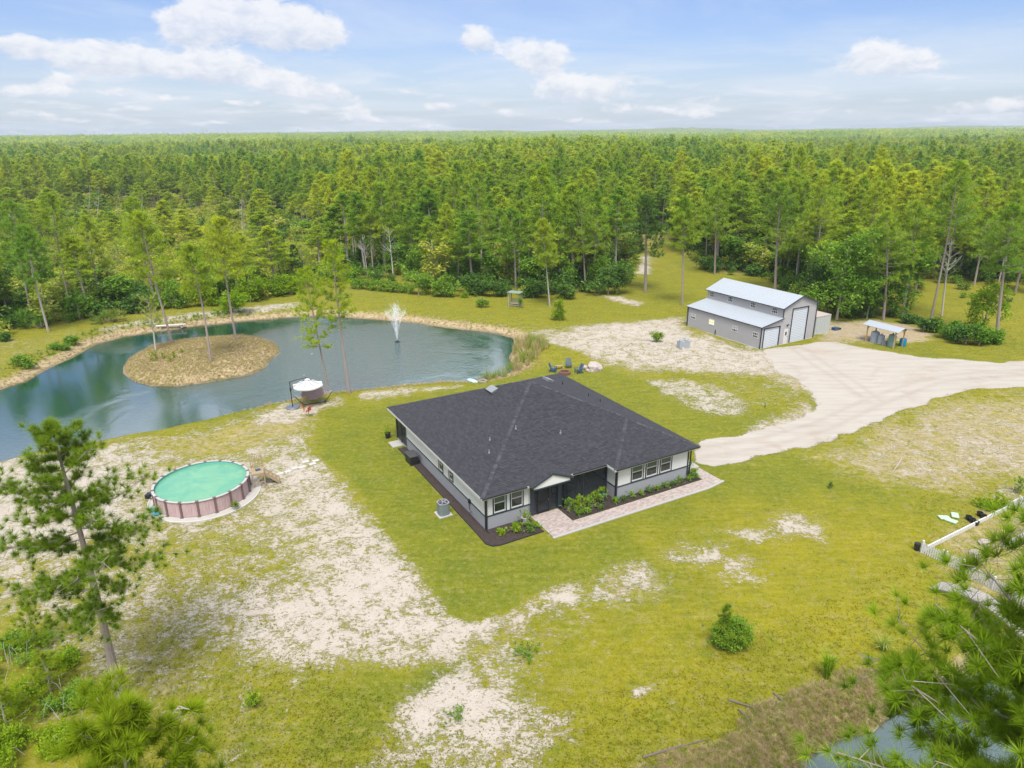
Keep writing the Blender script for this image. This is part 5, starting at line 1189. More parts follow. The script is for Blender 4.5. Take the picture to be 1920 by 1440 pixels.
# distant poles
for i, (x, y, h) in enumerate(((251, 262, 34), (606, 258, 30), (1006, 262, 34), (1013, 262, 34), (1237, 262, 32), (1465, 253, 36), (1473, 253, 36), (1725, 252, 32), (1880, 254, 40), (1887, 254, 40), (1535, 252, 32), (1395, 252, 26))):
    Y_ = 2300.0; q = gup(x, 300, Y_); o_ = thing('power_pole', 'pale tall power line pole on the horizon, ' + ['leftmost of all', 'second from the left edge', 'left of the close pair near the centre', 'right of the close pair near the centre', 'alone, right of the centre', 'left of the pair right of centre', 'right of the pair right of centre', 'alone between the two right pairs', 'left of the last pair', 'last at the right end', 'short one left of the lone pole', 'shortest, just left of the right centre pair'][i], 'power pole', (q.x, Y_, 0), 0, 'power poles along the horizon')
    MB().tube([(0, 0, 0), (0, 0, h)], [.75, .5], 8).build('pole', M['grey'] if False else mat('pole_steel', (.6, .6, .6), .5, .02) if i == 0 else bpy.data.materials['pole_steel'], o_); MB().bar((-4, 0, h - 3), (4, 0, h - 3), .5).build('crossarm', bpy.data.materials['pole_steel'], o_)

# ------------------------------------------------------------------ vegetation builders
def blades(C, k, ln, wd, r, up=.35, outc=None, outk=.5, tone=None, jl=.35):
    """k pointed blades radiating from each centre -> (verts, tris, tone)"""
    n = len(C); D = r.normal(size=(n, k, 3)); D[..., 2] += up * 1.6
    if outc is not None:
        o = C - outc; o /= np.linalg.norm(o, axis=1, keepdims=True) + 1e-6; D += (o * outk * 1.6)[:, None, :]
    D /= np.linalg.norm(D, axis=2, keepdims=True)
    Q = np.cross(D, r.normal(size=(n, k, 3)) * .55 + np.array([0, 0, 1.])); Q /= np.linalg.norm(Q, axis=2, keepdims=True) + 1e-9
    L = ln * (1 - jl + 2 * jl * r.random((n, k, 1))); Cc = C[:, None, :] + D * L * .08
    V = np.stack([Cc - Q * wd / 2, Cc + Q * wd / 2, Cc + D * L], 2).reshape(-1, 3)
    F = np.arange(n * k * 3).reshape(-1, 3)
    T = (tone if tone is not None else r.random(n))[:, None] * .7 + r.random((n, k)) * .3
    return V, F, T.ravel()
def pine_geo(seed, H, cb, Rc, nb, tpb, k, ln, wd, trunk_r=.16, droop=0.0, lean=(0, 0), limbs=True, shape=.55, sides=7, gaps=0.0):
    """returns (bark MB, (verts, tris, tone) of the needles)"""
    r = np.random.default_rng(seed); rr = random.Random(seed); mb = MB()
    n = 9; pts = []; bx_, by_ = rr.uniform(-.25, .25), rr.uniform(-.25, .25)
    def axis_at(t): return Vector((lean[0] * t + bx_ * math.sin(t * 3.1), lean[1] * t + by_ * math.sin(t * 2.3), H * t))
    ts = [i / n for i in range(n + 1)]
    mb.tube([axis_at(t) - Vector((0, 0, .15 if t == 0 else 0)) for t in ts], [trunk_r * (1.12 if t == 0 else (1 - t) ** .75 + .08) for t in ts], sides)
    cen = []; ton = []
    g = rr.uniform(0, 6)
    for i in range(nb):
        f = (i + rr.random()) / nb; t = cb + (1 - cb) * f * .97
        prof = (max(0.0, (1 - f)) ** shape) * (0.45 + .55 * min(1, (f + .08) / .28)); rb_ = Rc * prof * rr.uniform(.62, 1.12) + .25
        g += 2.4 + rr.uniform(-.5, .5)
        if gaps and rr.random() < gaps * (1 - f): continue
        base = axis_at(t); ev = R(-5 + 50 * f - droop) + rr.uniform(-.15, .15); d = Vector((math.cos(g) * math.cos(ev), math.sin(g) * math.cos(ev), math.sin(ev)))
        tip = base + d * rb_ + Vector((0, 0, rb_ * .10)); midp = base + d * rb_ * .5 - Vector((0, 0, rb_ * .05))
        if limbs: mb.tube([base, midp, tip], [max(.018, trunk_r * .26 * (1 - f * .6)), trunk_r * .15, .012], 4, cap=False)
        tb_ = rr.random()
        m = max(2, int(tpb * (rb_ / Rc + .25)))
        for j in range(m):
            s = 1 - (rr.random() ** (.95 if sides > 8 else 1.3)) * (.85 if sides > 8 else .72); p = base.lerp(midp, s * 2) if s < .5 else midp.lerp(tip, s * 2 - 1)
            sd = Vector((rr.gauss(0, 1), rr.gauss(0, 1), rr.gauss(.1, .5))) * rb_ * .17 * s
            q = p + sd; cen.append(q); ton.append(min(1, max(0, tb_ * .6 + rr.random() * .4)))
            if limbs and rr.random() < .5 and sides > 6: mb.tube([p, q], [.014, .008], 3, cap=False)
    for j in range(max(3, tpb // 2)):
        cen.append(axis_at(1) + Vector((rr.gauss(0, .12), rr.gauss(0, .12), rr.uniform(-.5, .1)))); ton.append(.8)
    C = np.array([tuple(c) for c in cen]); ax = np.array([[*axis_at(min(1, c[2] / H))[:2], c[2] - .4] for c in C])
    return mb, blades(C, k, ln, wd, r, .45, ax, .5, np.array(ton))
def leaf_geo(seed, blobs, n, size, lump=.28, flat=.5, shell=.55):
    """leaf-sized quads in lumpy blobs (cx, cy, cz, rx, ry, rz)"""
    r = np.random.default_rng(seed); V = []; T = []
    tot = sum(b[3] * b[4] + b[4] * b[5] + b[3] * b[5] for b in blobs)
    for b in blobs:
        m = int(n * (b[3] * b[4] + b[4] * b[5] + b[3] * b[5]) / tot); kc = max(5, m // 26)
        d = r.normal(size=(kc, 3)); d /= np.linalg.norm(d, axis=1, keepdims=True); d *= (shell + (1 - shell) * r.random((kc, 1)) + lump * (r.random((kc, 1)) - .5))
        cl = d * np.array(b[3:6]) + np.array(b[:3]); tc_ = r.random(kc); j = r.integers(0, kc, m)
        c = cl[j] + r.normal(size=(m, 3)) * size * 1.15; c = c[c[:, 2] > .02]; tt = tc_[j][:len(c)] * .6 + r.random(len(c)) * .4
        V.append(c); T.append(tt)
    C = np.concatenate(V); T = np.concatenate(T); m = len(C)
    N = r.normal(size=(m, 3)); N[:, 2] = np.abs(N[:, 2]) + flat; N /= np.linalg.norm(N, axis=1, keepdims=True)
    A = np.cross(N, r.normal(size=(m, 3))); A /= np.linalg.norm(A, axis=1, keepdims=True) + 1e-9; B = np.cross(N, A); s = (size * (.6 + .8 * r.random((m, 1))))
    Q = np.stack([C - A * s * .75, C - B * s * .36, C + A * s * .75, C + B * s * .36], 1).reshape(-1, 3)
    return Q, np.arange(m * 4).reshape(-1, 4), T
def crown_obj(name, geo, m, parent=None, link=True):
    V, F, T = geo; return mesh_obj(name, V, F, m, parent, link=link, attrs={'tone': ('FACE', T)})
def joined(name, mb, geo, mats):
    """bark + crown in one mesh (only for trees too many to be single objects)"""
    V, F, T = geo; bv = np.array(mb.v); tri = []
    for f in mb.f:
        for i in range(1, len(f) - 1): tri.append((f[0], f[i], f[i + 1]))
    if F.shape[1] == 4: F = np.concatenate([F[:, [0, 1, 2]], F[:, [0, 2, 3]]]); T = np.concatenate([T, T])
    tri = np.array(tri) if tri else np.zeros((0, 3), int); VV = np.concatenate([bv, V]) if len(bv) else V
    FF = np.concatenate([tri, F + len(bv)]); mi = np.concatenate([np.zeros(len(tri)), np.ones(len(F))]).astype(int); TT = np.concatenate([np.full(len(tri), .5), T])
    return mesh_obj(name, VV, FF, mats, None, mi, link=False, attrs={'tone': ('FACE', TT)})

def scatter(name, pts, rot, scl, tid, protos, extra=None, kind='stuff'):
    """one object: many instances of a few prototypes on given points"""
    pc = bpy.data.collections.new(name + '_kinds')
    for i, o in enumerate(protos): o.name = '%s_kind_%02d' % (name, i); pc.objects.link(o)
    me = bpy.data.meshes.new(name); N = len(pts); me.vertices.add(N); me.vertices.foreach_set('co', np.asarray(pts, np.float32).ravel())
    a = me.attributes.new('rot', 'FLOAT_VECTOR', 'POINT'); a.data.foreach_set('vector', np.asarray(rot, np.float32).ravel())
    scl = np.asarray(scl, np.float32); scl = np.repeat(scl[:, None], 3, 1) if scl.ndim == 1 else scl
    a = me.attributes.new('scl', 'FLOAT_VECTOR', 'POINT'); a.data.foreach_set('vector', scl.ravel())
    a = me.attributes.new('tid', 'INT', 'POINT'); a.data.foreach_set('value', np.asarray(tid, np.int32))
    for k, v in (extra or {}).items(): a = me.attributes.new(k, 'FLOAT', 'POINT'); a.data.foreach_set('value', np.asarray(v, np.float32))
    o = bpy.data.objects.new(name, me); COL.objects.link(o)
    ng = bpy.data.node_groups.new(name, 'GeometryNodeTree'); ng.interface.new_socket('Geometry', in_out='INPUT', socket_type='NodeSocketGeometry'); ng.interface.new_socket('Geometry', in_out='OUTPUT', socket_type='NodeSocketGeometry')
    gi = ng.nodes.new('NodeGroupInput'); go = ng.nodes.new('NodeGroupOutput'); ip = ng.nodes.new('GeometryNodeInstanceOnPoints'); ci = ng.nodes.new('GeometryNodeCollectionInfo')
    ci.inputs['Collection'].default_value = pc; ci.inputs['Separate Children'].default_value = True; ci.inputs['Reset Children'].default_value = True
    def na(nm, ty): n = ng.nodes.new('GeometryNodeInputNamedAttribute'); n.data_type = ty; n.inputs[0].default_value = nm; return n.outputs[0]
    ip.inputs['Pick Instance'].default_value = True
    L = ng.links.new; L(gi.outputs[0], ip.inputs['Points']); L(ci.outputs[0], ip.inputs['Instance']); L(na('tid', 'INT'), ip.inputs['Instance Index']); L(na('rot', 'FLOAT_VECTOR'), ip.inputs['Rotation']); L(na('scl', 'FLOAT_VECTOR'), ip.inputs['Scale']); L(ip.outputs[0], go.inputs[0])
    md = o.modifiers.new('scatter', 'NODES'); md.node_group = ng
    return tag(o, kind=kind)

# ------------------------------------------------------------------ the forest
def pine_variant(seed, lod):
    rr = random.Random(seed); H = rr.uniform(14.5, 18.5); cb = rr.uniform(.30, .50); Rc = rr.uniform(2.1, 3.1)
    if lod == 0: a = (44, 16, 12, .50, .11)
    elif lod == 1: a = (26, 8, 7, .85, .26)
    else: a = (11, 4, 4, 1.35, .55)
    return pine_geo(seed, H, cb, Rc, a[0], a[1], a[2], a[3], a[4], .17, 0, (rr.uniform(-.5, .5), rr.uniform(-.5, .5)), lod < 1, rr.choice((.45, .6, .75)), 6 if lod == 0 else 4, .15)
PV = []
for s in range(7):
    mb, geo = pine_variant(100 + s, 0)
    tr = mb.build('trunk', M['bark' if s % 2 else 'bark_grey'], None); COL.objects.unlink(tr)
    cr = crown_obj('crown', geo, M['pine'], None, link=False); PV.append((tr, cr, mb, geo))
mid_p = [joined('p', mb, geo, [M['bark_grey'], M['pine']]) for _, _, mb, geo in PV[:5]]
far_p = [joined('q', *pine_variant(200 + s, 1), [M['bark_grey'], M['pine']]) for s in range(5)]
# slight broad-leaved and olive kinds
def small_tree(seed, H, Rc, n, size, m, trunk=.1, col='bark_grey', lo=.35):
    rr = random.Random(seed); bl = []
    for i in range(7): a = rr.uniform(0, 6.28); q = rr.random() * .6; bl.append((Rc * q * math.cos(a), Rc * q * math.sin(a), H * rr.uniform(lo, .85), Rc * rr.uniform(.35, .6), Rc * rr.uniform(.35, .6), H * rr.uniform(.12, .2)))
    mb = MB().tube([(0, 0, -.1), (.05, 0, H * .4), (.1, .1, H * .85)], [trunk, trunk * .7, trunk * .25], 6)
    for b in bl[:5]: mb.tube([(.04, 0, H * .3), (b[0] * .9, b[1] * .9, b[2])], [trunk * .4, .02], 4, cap=False)
    return mb, leaf_geo(seed, bl, n, size)
olive = [joined('o', *small_tree(300 + s, 9.5, 2.4, 900, .34, 'olive'), [M['bark_grey'], M['olive']]) for s in range(2)]
olive_p = []
for s in range(2):
    mb, geo = pine_geo(320 + s, 11, .3, 2.0, 26, 8, 7, .55, .07, .1, 0, (0, 0), True, .8, 5, .3); olive_p.append(joined('op', mb, geo, [M['deadwood'], M['olive']]))
broad = [joined('b', *small_tree(340 + s, 8.0, 2.6, 1500, .30, 'leaf', lo=.25), [M['bark_grey'], M['leaf']]) for s in range(2)]

def jgrid(x0, x1, y0, y1, sp, r):
    X_, Y_ = np.meshgrid(np.arange(x0, x1, sp), np.arange(y0, y1, sp)); X_ = X_ + r.uniform(-.48, .48, X_.shape) * sp; Y_ = Y_ + r.uniform(-.48, .48, Y_.shape) * sp
    return X_.ravel(), Y_.ravel()
r = np.random.default_rng(5)
fx, fy = jgrid(-330, 330, 70, 360, 4.3, r)
keep = np.abs(fx) < .92 * fy + 14; fx, fy = fx[keep], fy[keep]
d = sdist(YARD, fx, fy); pd_ = sdist(POND, fx, fy); keep = (d > 2.0) & (pd_ > 4); fx, fy, d = fx[keep], fy[keep], d[keep]
# open, brushy ground behind the left end of the pond; clearing right of the shelter
SAV = poly([(-300, 600), (-200, 500), (-200, 420), (60, 395), (330, 385), (560, 410), (640, 470), (620, 515), (540, 545), (470, 560), (330, 565), (100, 600)])
CLR = poly([(1690, 610), (1660, 560), (1690, 520), (1800, 530), (2050, 545), (2050, 640), (1900, 620), (1760, 610)])
LANE = poly([(1195, 500), (1195, 455), (1215, 440), (1255, 440), (1290, 500)])
sv = 1 - sstep(-6, 6, sdist(SAV, fx, fy)); cl_ = 1 - sstep(-2, 3, sdist(CLR, fx, fy)); ln_ = 1 - sstep(-1, 2, sdist(LANE, fx, fy))
prob = (1 - .68 * sv) * (1 - .72 * cl_) * (1 - ln_) * (.80 + .35 * (vnoise(fx, fy, 17, 31) > .3)); u_ = r.random(len(fx))
keep = u_ < prob; fx, fy, d, sv = fx[keep], fy[keep], d[keep], sv[keep]
sp_ = r.random(len(fx)); edge = d < 9
patch = vnoise(fx, fy, 38, 33)
is_olive = (sp_ < .10 + .5 * sv * (patch > .35) + .25 * (patch > .72)); is_broad = (~is_olive) & (sp_ > .88 - .20 * (d < 14))
tid = r.integers(0, 5, len(fx)); tid = np.where(is_olive, 5 + r.integers(0, 4, len(fx)), tid); tid = np.where(is_broad, 9 + r.integers(0, 2, len(fx)), tid)
fz = fields(fx, fy)[4]; rot = np.stack([r.normal(0, .025, len(fx)), r.normal(0, .025, len(fx)), r.uniform(0, 6.28, len(fx))], 1)
hs = r.uniform(.66, 1.06, len(fx)) * (.92 + .22 * vnoise(fx, fy, 45, 35)); ws = hs * r.uniform(.9, 1.25, len(fx))
hs = np.where(edge, hs * .92, hs) * (1 - .40 * sv) * (.82 + .36 * vnoise(fx, fy, 9, 77)); ws = ws * r.uniform(.95, 1.5, len(fx)); scl = np.stack([ws, ws, hs], 1)
# the 300 nearest pines are things of their own
inview = (np.abs(fx) < .80 * fy) & (tid < 5); dist = np.hypot(fx, fy); cand = np.where(inview)[0]; cand = cand[np.argsort(dist[cand])][:285]
def zone(x, y):
    s = x / y
    if s < -.42: return 'behind the left pond bank'
    if s < -.08: return 'behind the fountain'
    if s < .14: return 'behind the arbour seat'
    if s < .36: return 'behind the metal barn'
    return 'behind the open shelter'
solo = np.zeros(len(fx), bool)
ORD = ['first', 'second', 'third', 'fourth', 'fifth', 'sixth', 'seventh', 'eighth', 'ninth', 'tenth', 'eleventh', 'twelfth', 'thirteenth', 'fourteenth', 'fifteenth', 'sixteenth', 'seventeenth', 'eighteenth', 'nineteenth', 'twentieth'] + ['twenty-' + q for q in ('first', 'second', 'third', 'fourth', 'fifth', 'sixth', 'seventh', 'eighth', 'ninth')]
LBL = {}; grp_ = {}
for i in cand: grp_.setdefault((zone(fx[i], fy[i]), int(d[i] / 6)), []).append(i)
for (zn, rw), ii in grp_.items():
    for k, i in enumerate(sorted(ii, key=lambda q: fx[q] / fy[q])): LBL[i] = (zn, ORD[min(rw, 19)], ORD[min(k, 28)])
for n_, i in enumerate(cand):
    solo[i] = True; v = n_ % 7; tr, cr, _, _ = PV[v]
    hgt_ = 'short' if hs[i] < .85 else 'tall' if hs[i] > 1.02 else 'slender'
    t_ = thing('pine_tree', '%s pine, %s from left in %s row %s' % (hgt_, LBL[i][2], LBL[i][1], LBL[i][0]), 'pine tree', (fx[i], fy[i], fz[i]), rot[i][2], 'pines along the front of the forest')
    t_.scale = scl[i]; t_.rotation_euler = tuple(rot[i]); inst(tr, t_); inst(cr, t_)
rest = ~solo
scatter('forest', np.stack([fx, fy, fz], 1)[rest], rot[rest], scl[rest], tid[rest], mid_p + olive + olive_p + broad)
# middle distance
r = np.random.default_rng(6); gx2, gy2 = jgrid(-1150, 1150, 355, 1250, 6.0, r); k_ = (np.abs(gx2) < .90 * gy2); gx2, gy2 = gx2[k_], gy2[k_]
k_ = r.random(len(gx2)) < .80 + .3 * (vnoise(gx2, gy2, 60, 41) > .35); gx2, gy2 = gx2[k_], gy2[k_]
n_ = len(gx2); pt_ = vnoise(gx2, gy2, 90, 42); t2 = r.integers(0, 5, n_); t2 = np.where(r.random(n_) < .10 + .5 * (pt_ > .78), 5 + r.integers(0, 2, n_), t2)
h2 = r.uniform(.7, 1.2, n_) * (.68 + .62 * vnoise(gx2, gy2, 120, 43)) * np.where(t2 > 4, 1.25, 1.0); w2 = h2 * r.uniform(1.15, 1.6, n_)
def lowp(seed, m): return joined('l', *small_tree(seed, 10, 2.8, 240, .8, m), [M['bark_grey'], M['olive' if m == 'olive' else 'leaf']])
scatter('forest_middle', np.stack([gx2, gy2, fields(gx2, gy2)[4]], 1), np.stack([0 * gx2, 0 * gx2, r.uniform(0, 6.28, n_)], 1), np.stack([w2, w2, h2], 1), t2, far_p + [lowp(360, 'olive'), lowp(361, 'leaf')])
# far forest in blocks of trees
def forest_block(seed, S_=64, n=110):
    r = np.random.default_rng(seed); C = np.stack([r.uniform(-S_ / 2, S_ / 2, n), r.uniform(-S_ / 2, S_ / 2, n), r.uniform(10, 16.5, n)], 1); V = []; T = []
    for c in C:
        m = 26; tt = r.random(); p = r.normal(size=(m, 3)) * np.array([1.9, 1.9, 2.6]) + c - np.array([0, 0, 2.2]); a = r.normal(size=(m, 3)); a[:, 2] *= .6; a /= np.linalg.norm(a, axis=1, keepdims=True); b_ = np.cross(a, r.normal(size=(m, 3))); b_ /= np.linalg.norm(b_, axis=1, keepdims=True)
        V.append(np.stack([p, p + a * 1.9, p + b_ * 1.6], 1).reshape(-1, 3)); T.append(np.clip(tt * .7 + r.random(m) * .3, 0, 1))
    V = np.concatenate(V); return mesh_obj('blk', V, np.arange(len(V)).reshape(-1, 3), M['pine'], link=False, attrs={'tone': ('FACE', np.concatenate(T))})
r = np.random.default_rng(8); bx_, by_ = jgrid(-6500, 6500, 1260, 6800, 60, r); k_ = np.abs(bx_) < .95 * by_; bx_, by_ = bx_[k_], by_[k_]; n_ = len(bx_)
s_ = r.uniform(.9, 1.15, n_) * (1 + .75 * (vnoise(bx_, by_, 420, 51) - .4))
scatter('forest_far', np.stack([bx_, by_, fields(bx_, by_)[4]], 1), np.stack([0 * bx_, 0 * bx_, r.uniform(0, 6.28, n_)], 1), np.stack([np.ones(n_) * 1.12, np.ones(n_) * 1.12, s_], 1), r.integers(0, 4, n_), [forest_block(500 + s) for s in range(4)])

# undergrowth below the forest
def shrub_proto(seed, m, Rr=1.3, H=1.6, n=420, size=.2):
    rr = random.Random(seed); bl = [(rr.uniform(-.5, .5) * Rr, rr.uniform(-.5, .5) * Rr, H * rr.uniform(.3, .6), Rr * rr.uniform(.4, .6), Rr * rr.uniform(.4, .6), H * rr.uniform(.3, .45)) for _ in range(5)]
    return mesh_obj('s', *leaf_geo(seed, bl, n, size)[:2], M[m], link=False, attrs={'tone': ('FACE', leaf_geo(seed, bl, n, size)[2])})
def fan_proto(seed, m):
    r = np.random.default_rng(seed); C = np.stack([r.normal(0, .45, 14), r.normal(0, .45, 14), r.uniform(.5, 1.1, 14)], 1); V, F, T = blades(C, 14, .6, .09, r, .1, np.array([[0, 0, 0.]]), .9)
    return mesh_obj('f', V, F, M[m], link=False, attrs={'tone': ('FACE', T)})
r = np.random.default_rng(9); ux, uy = jgrid(-230, 230, 66, 260, 2.7, r); k_ = (np.abs(ux) < .9 * uy + 10); ux, uy = ux[k_], uy[k_]
d = sdist(YARD, ux, uy); cl_ = sdist(CLR, ux, uy) < 2; ln_ = sdist(LANE, ux, uy) < 2
k_ = (d > .8) & (r.random(len(ux)) < np.where(d < 7, .95, .75) * np.where(ln_, .1, np.where(cl_, .4, 1))) & (sdist(POND, ux, uy) > 4); ux, uy, d = ux[k_], uy[k_], d[k_]; n_ = len(ux)
q = r.random(n_); sv2 = (sdist(SAV, ux, uy) < 0) & (d > 7); t3 = np.where(q < .35, 0, np.where(q < .6, 1, np.where(q < .72, 2, np.where(q < .86, 3, 4)))); t3 = np.where(sv2 & (q < .7), 4 + (q * 40).astype(int) % 2, t3)
s3 = r.uniform(.6, 1.5, n_) * np.where(d < 6, 1.25, 1.5) * np.where(cl_[k_] | ln_[k_], .5, 1)
scatter('undergrowth', np.stack([ux, uy, fields(ux, uy)[4]], 1), np.stack([0 * ux, 0 * ux, r.uniform(0, 6.28, n_)], 1), s3, t3, [shrub_proto(600, 'leaf_dark'), shrub_proto(601, 'leaf'), fan_proto(602, 'leaf'), shrub_proto(603, 'leaf_dark', 1.1, 2.4), shrub_proto(604, 'olive', 1.2, 1.2), fan_proto(605, 'olive')])

# ------------------------------------------------------------------ trees that stand out, each one itself
def hero_pine(name, label, base, top, cbpx, Rc, seed, m='pine', nb=44, tpb=17, k=16, ln=.46, wd=.055, tr=.16, shape=.6, bark='bark', gaps=.1, droop=0, z0=None, rootpx=None):
    b = gp(*base); z = ghq(b.x, b.y) if z0 is None else z0
    if z < -.05 and z0 is None: b = gp(*base, z); z = ghq(b.x, b.y)
    t_ = gup(*top, b.y); H = t_.z - z; cbz = gup(base[0], cbpx, b.y).z
    mb, geo = pine_geo(seed, H, max(.12, (cbz - z) / H - .05), Rc * 1.22, nb, int(tpb * 1.3), k, ln, wd * 1.25, tr, droop, (t_.x - b.x, 0), True, shape, 8, gaps)
    o = thing(name, label, 'pine tree' if 'pine' in name else 'tree', (b.x, b.y, z)); mb.build('trunk', M[bark], o); crown_obj('crown', geo, M[m], o); return o
hero_pine('pine_tree', 'pine at the far left edge of the pond island', (323, 643), (258, 400), 512, 3.0, 1, shape=.5)
hero_pine('pine_tree', 'thin leaning pine in the middle of the pond island', (396, 681), (352, 462), 535, 2.5, 2, 'pine', tr=.14, nb=34)
hero_pine('pine_tree', 'tall pine at the right back edge of the pond island', (443, 640), (409, 412), 510, 2.9, 3, shape=.5)
hero_pine('pine_tree', 'pale trunked pine on the left bank beside the path', (91, 622), (46, 425), 520, 2.4, 4, bark='bark_grey')
hero_pine('pine_tree', 'pine with a bare grey trunk behind the path bushes', (187, 566), (158, 408), 500, 2.9, 5)
hero_pine('pine_tree', 'wide crowned big pine behind the island trees', (290, 560), (245, 372), 470, 3.6, 7, tr=.22, nb=50)
hero_pine('pine_tree', 'tallest yellow green pine on the near pond shore', (655, 738), (620, 453), 590, 1.9, 8, 'pine_shore', nb=44, tpb=13, k=22, ln=.34, wd=.030, tr=.15, gaps=.3, shape=.45)
hero_pine('pine_tree', 'thin shorter pine on the near pond shore, beside the tallest', (617, 738), (572, 505), 640, 2.0, 9, 'pine_shore', nb=38, tpb=13, k=22, ln=.34, wd=.030, tr=.12, gaps=.2, shape=.35)
hero_pine('pine_tree', 'large dark green pine standing alone on the far lawn', (1210, 547), (1212, 368), 468, 3.7, 10, 'leaf_dark', nb=54, tpb=20, tr=.28)
hero_pine('pine_tree', 'pine with a long bare trunk standing left of the barn', (1279, 573), (1284, 372), 452, 2.3, 11, tr=.16, bark='bark')
hero_pine('pine_tree', 'slim pine with a straight pale trunk right of the arbour seat', (1031, 575), (1017, 414), 492, 2.3, 12, tr=.13, bark='bark_grey')
hero_pine('pine_tree', 'wide yellowish pine right behind the barn roof', (1453, 545), (1466, 343), 452, 4.3, 13, 'pine', nb=50, tpb=20, tr=.24)
hero_pine('pine_tree', 'big leaning pine at the right edge beyond the shrubs', (1868, 640), (1903, 385), 500, 3.4, 14, nb=46, tr=.22)
hero_pine('pine_tree', 'pine behind the open shelter with an orange tinged crown', (1656, 600), (1662, 400), 520, 3.6, 15, tr=.2, nb=48)
hero_pine('pine_tree', 'small round topped dark pine beyond the bright bushes', (524, 527), (514, 436), 478, 1.9, 16, 'leaf_dark', nb=26, tpb=10, tr=.1, bark='bark_grey', shape=.4)
hero_pine('pine_tree', 'small bushy dark pine right of the round topped one', (551, 536), (549, 461), 520, 1.7, 17, 'leaf_dark', nb=26, tpb=10, tr=.1)
for i, (x, y, tx, ty, cb, lb) in enumerate(((700, 515, 690, 385, 440, 'dense pine behind the hedge, left of the white snag'), (905, 520, 893, 335, 450, 'tall pine above the dark bushes, left of the arbour seat'), (1098, 545, 1085, 360, 470, 'pine beside the nesting box post'), (1160, 470, 1150, 330, 420, 'far pine left of the grass lane'), (1340, 515, 1345, 350, 440, 'pine at the corner of the far lawn, left of the barn'),
                                             (1530, 560, 1545, 330, 450, 'tall pine rising behind the broadleaf tree by the barn'), (1745, 600, 1800, 305, 430, 'very tall pine right of the open shelter'), (1700, 590, 1720, 380, 470, 'full crowned pine just behind the open shelter'), (60, 600, 20, 380, 480, 'tall pine at the left edge of the forest'), (135, 590, 95, 365, 470, 'tall pine left of the grey trunked one'))):
    hero_pine('pine_tree', lb, (x, y), (tx, ty), cb, 3.1 + .2 * (i % 3), 40 + i, nb=44, tpb=15)
# big left foreground pine
b = Vector((-20.15, 27.3, ghq(-20.15, 27.3))); tp_ = gup(97, 797, 27.3)
mb, geo = pine_geo(77, tp_.z - b.z, .39, 4.7, 50, 42, 70, .30, .018, .21, 8, (tp_.x - b.x, 0), True, .62, 9, .12)
o = thing('pine_tree', 'big pine at the left front with dark green needle clusters', 'pine tree', tuple(b)); mb.build('trunk', M['bark'], o); crown_obj('crown', geo, M['pine_near'], o)
# foreground pines
mb, geo = pine_geo(78, 19.0, .44, 5.5, 62, 56, 76, .35, .019, .24, 4, (0, 0), True, .55, 9, .05)
o = thing('pine_tree', 'close pine at the lower right whose branches cross the garden fence', 'pine tree', (12.9, 12.7, -.05)); mb.build('trunk', M['bark'], o); crown_obj('crown', geo, M['pine_front'], o); NEARP = o
mb, geo = pine_geo(79, 15.9, .55, 2.7, 46, 28, 80, .29, .015, .15, 0, (0, 0), True, .5, 8, .1)
o = thing('pine_tree', 'close young pine top with yellow green needles at the bottom left', 'pine tree', (-8.2, 10.9, 0)); mb.build('trunk', M['bark_grey'], o); crown_obj('crown', geo, M['pine_yellow'], o)

def leafy(name, label, cat, base, top, blobs_px, seed, m, n, size, trunk=.12, bark='bark_grey', group=None, stems=1, lump=.3):
    """broad-leaved tree or bush: blobs (dx, dz, rx, rz) in metres from the foot, crown n leaves"""
    b = gp(*base); z = ghq(b.x, b.y)
    if z < -.05: b = gp(*base, z)
    H = gup(*top, b.y).z - z; rr = random.Random(seed); o = thing(name, label, cat, (b.x, b.y, z), 0, group); bl = []
    for (dx, fz_, rx, fr_) in blobs_px: bl.append((dx, rr.uniform(-.35, .35) * rx, H * fz_, rx, rx * rr.uniform(.8, 1.1), H * fr_))
    g = MB()
    for s in range(stems): g.tube([(s * .12, 0, -.1), (.1 - s * .1, 0, H * .35), (.15 + s * .1, .1, H * .78)], [trunk, trunk * .65, trunk * .2], 6)
    for q in bl[:6]: g.tube([(0, 0, H * .25), (q[0] * .5, q[1] * .5, max(.1, q[2] * .75)), (q[0], q[1], q[2])], [trunk * .45, trunk * .25, .015], 4, cap=False)
    g.build('trunk' if H > 2.5 else 'stem', M[bark], o); crown_obj('crown' if H > 2.5 else 'foliage', leaf_geo(seed, bl, n, size, lump), M[m], o); return o
def rblobs(seed, R_, n=8, lo=.2, hi=.85, fr=(.14, .24), s=(.35, .55), cone=.0):
    rr = random.Random(seed); out = []
    for _ in range(n):
        f = rr.uniform(lo, hi); w_ = R_ * (1 - cone * (f - lo) / (hi - lo)); out.append((rr.uniform(-.65, .65) * w_, f, w_ * rr.uniform(*s), rr.uniform(*fr)))
    return out
leafy('broadleaf_tree', 'large round broadleaf tree with a pale stem right of the barn', 'tree', (1568, 600), (1562, 420), rblobs(1, 5.2, 13, .22, .86, (.10, .16)), 61, 'leaf', 9000, .27, .2)
leafy('broadleaf_tree', 'dark broadleaf tree between the barn and the tall broadleaf tree', 'tree', (1515, 590), (1520, 470), rblobs(2, 3.2, 9, .2, .82), 62, 'leaf_dark', 4200, .27)
leafy('broadleaf_tree', 'broadleaf tree directly behind the open shelter', 'tree', (1625, 597), (1618, 480), rblobs(3, 3.2, 9, .15, .82), 63, 'leaf', 4800, .25)
leafy('broadleaf_tree', 'leafy tree right of the dark trunk behind the shelter', 'tree', (1690, 596), (1700, 450), rblobs(4, 3.6, 10, .2, .84), 64, 'leaf', 5200, .27)
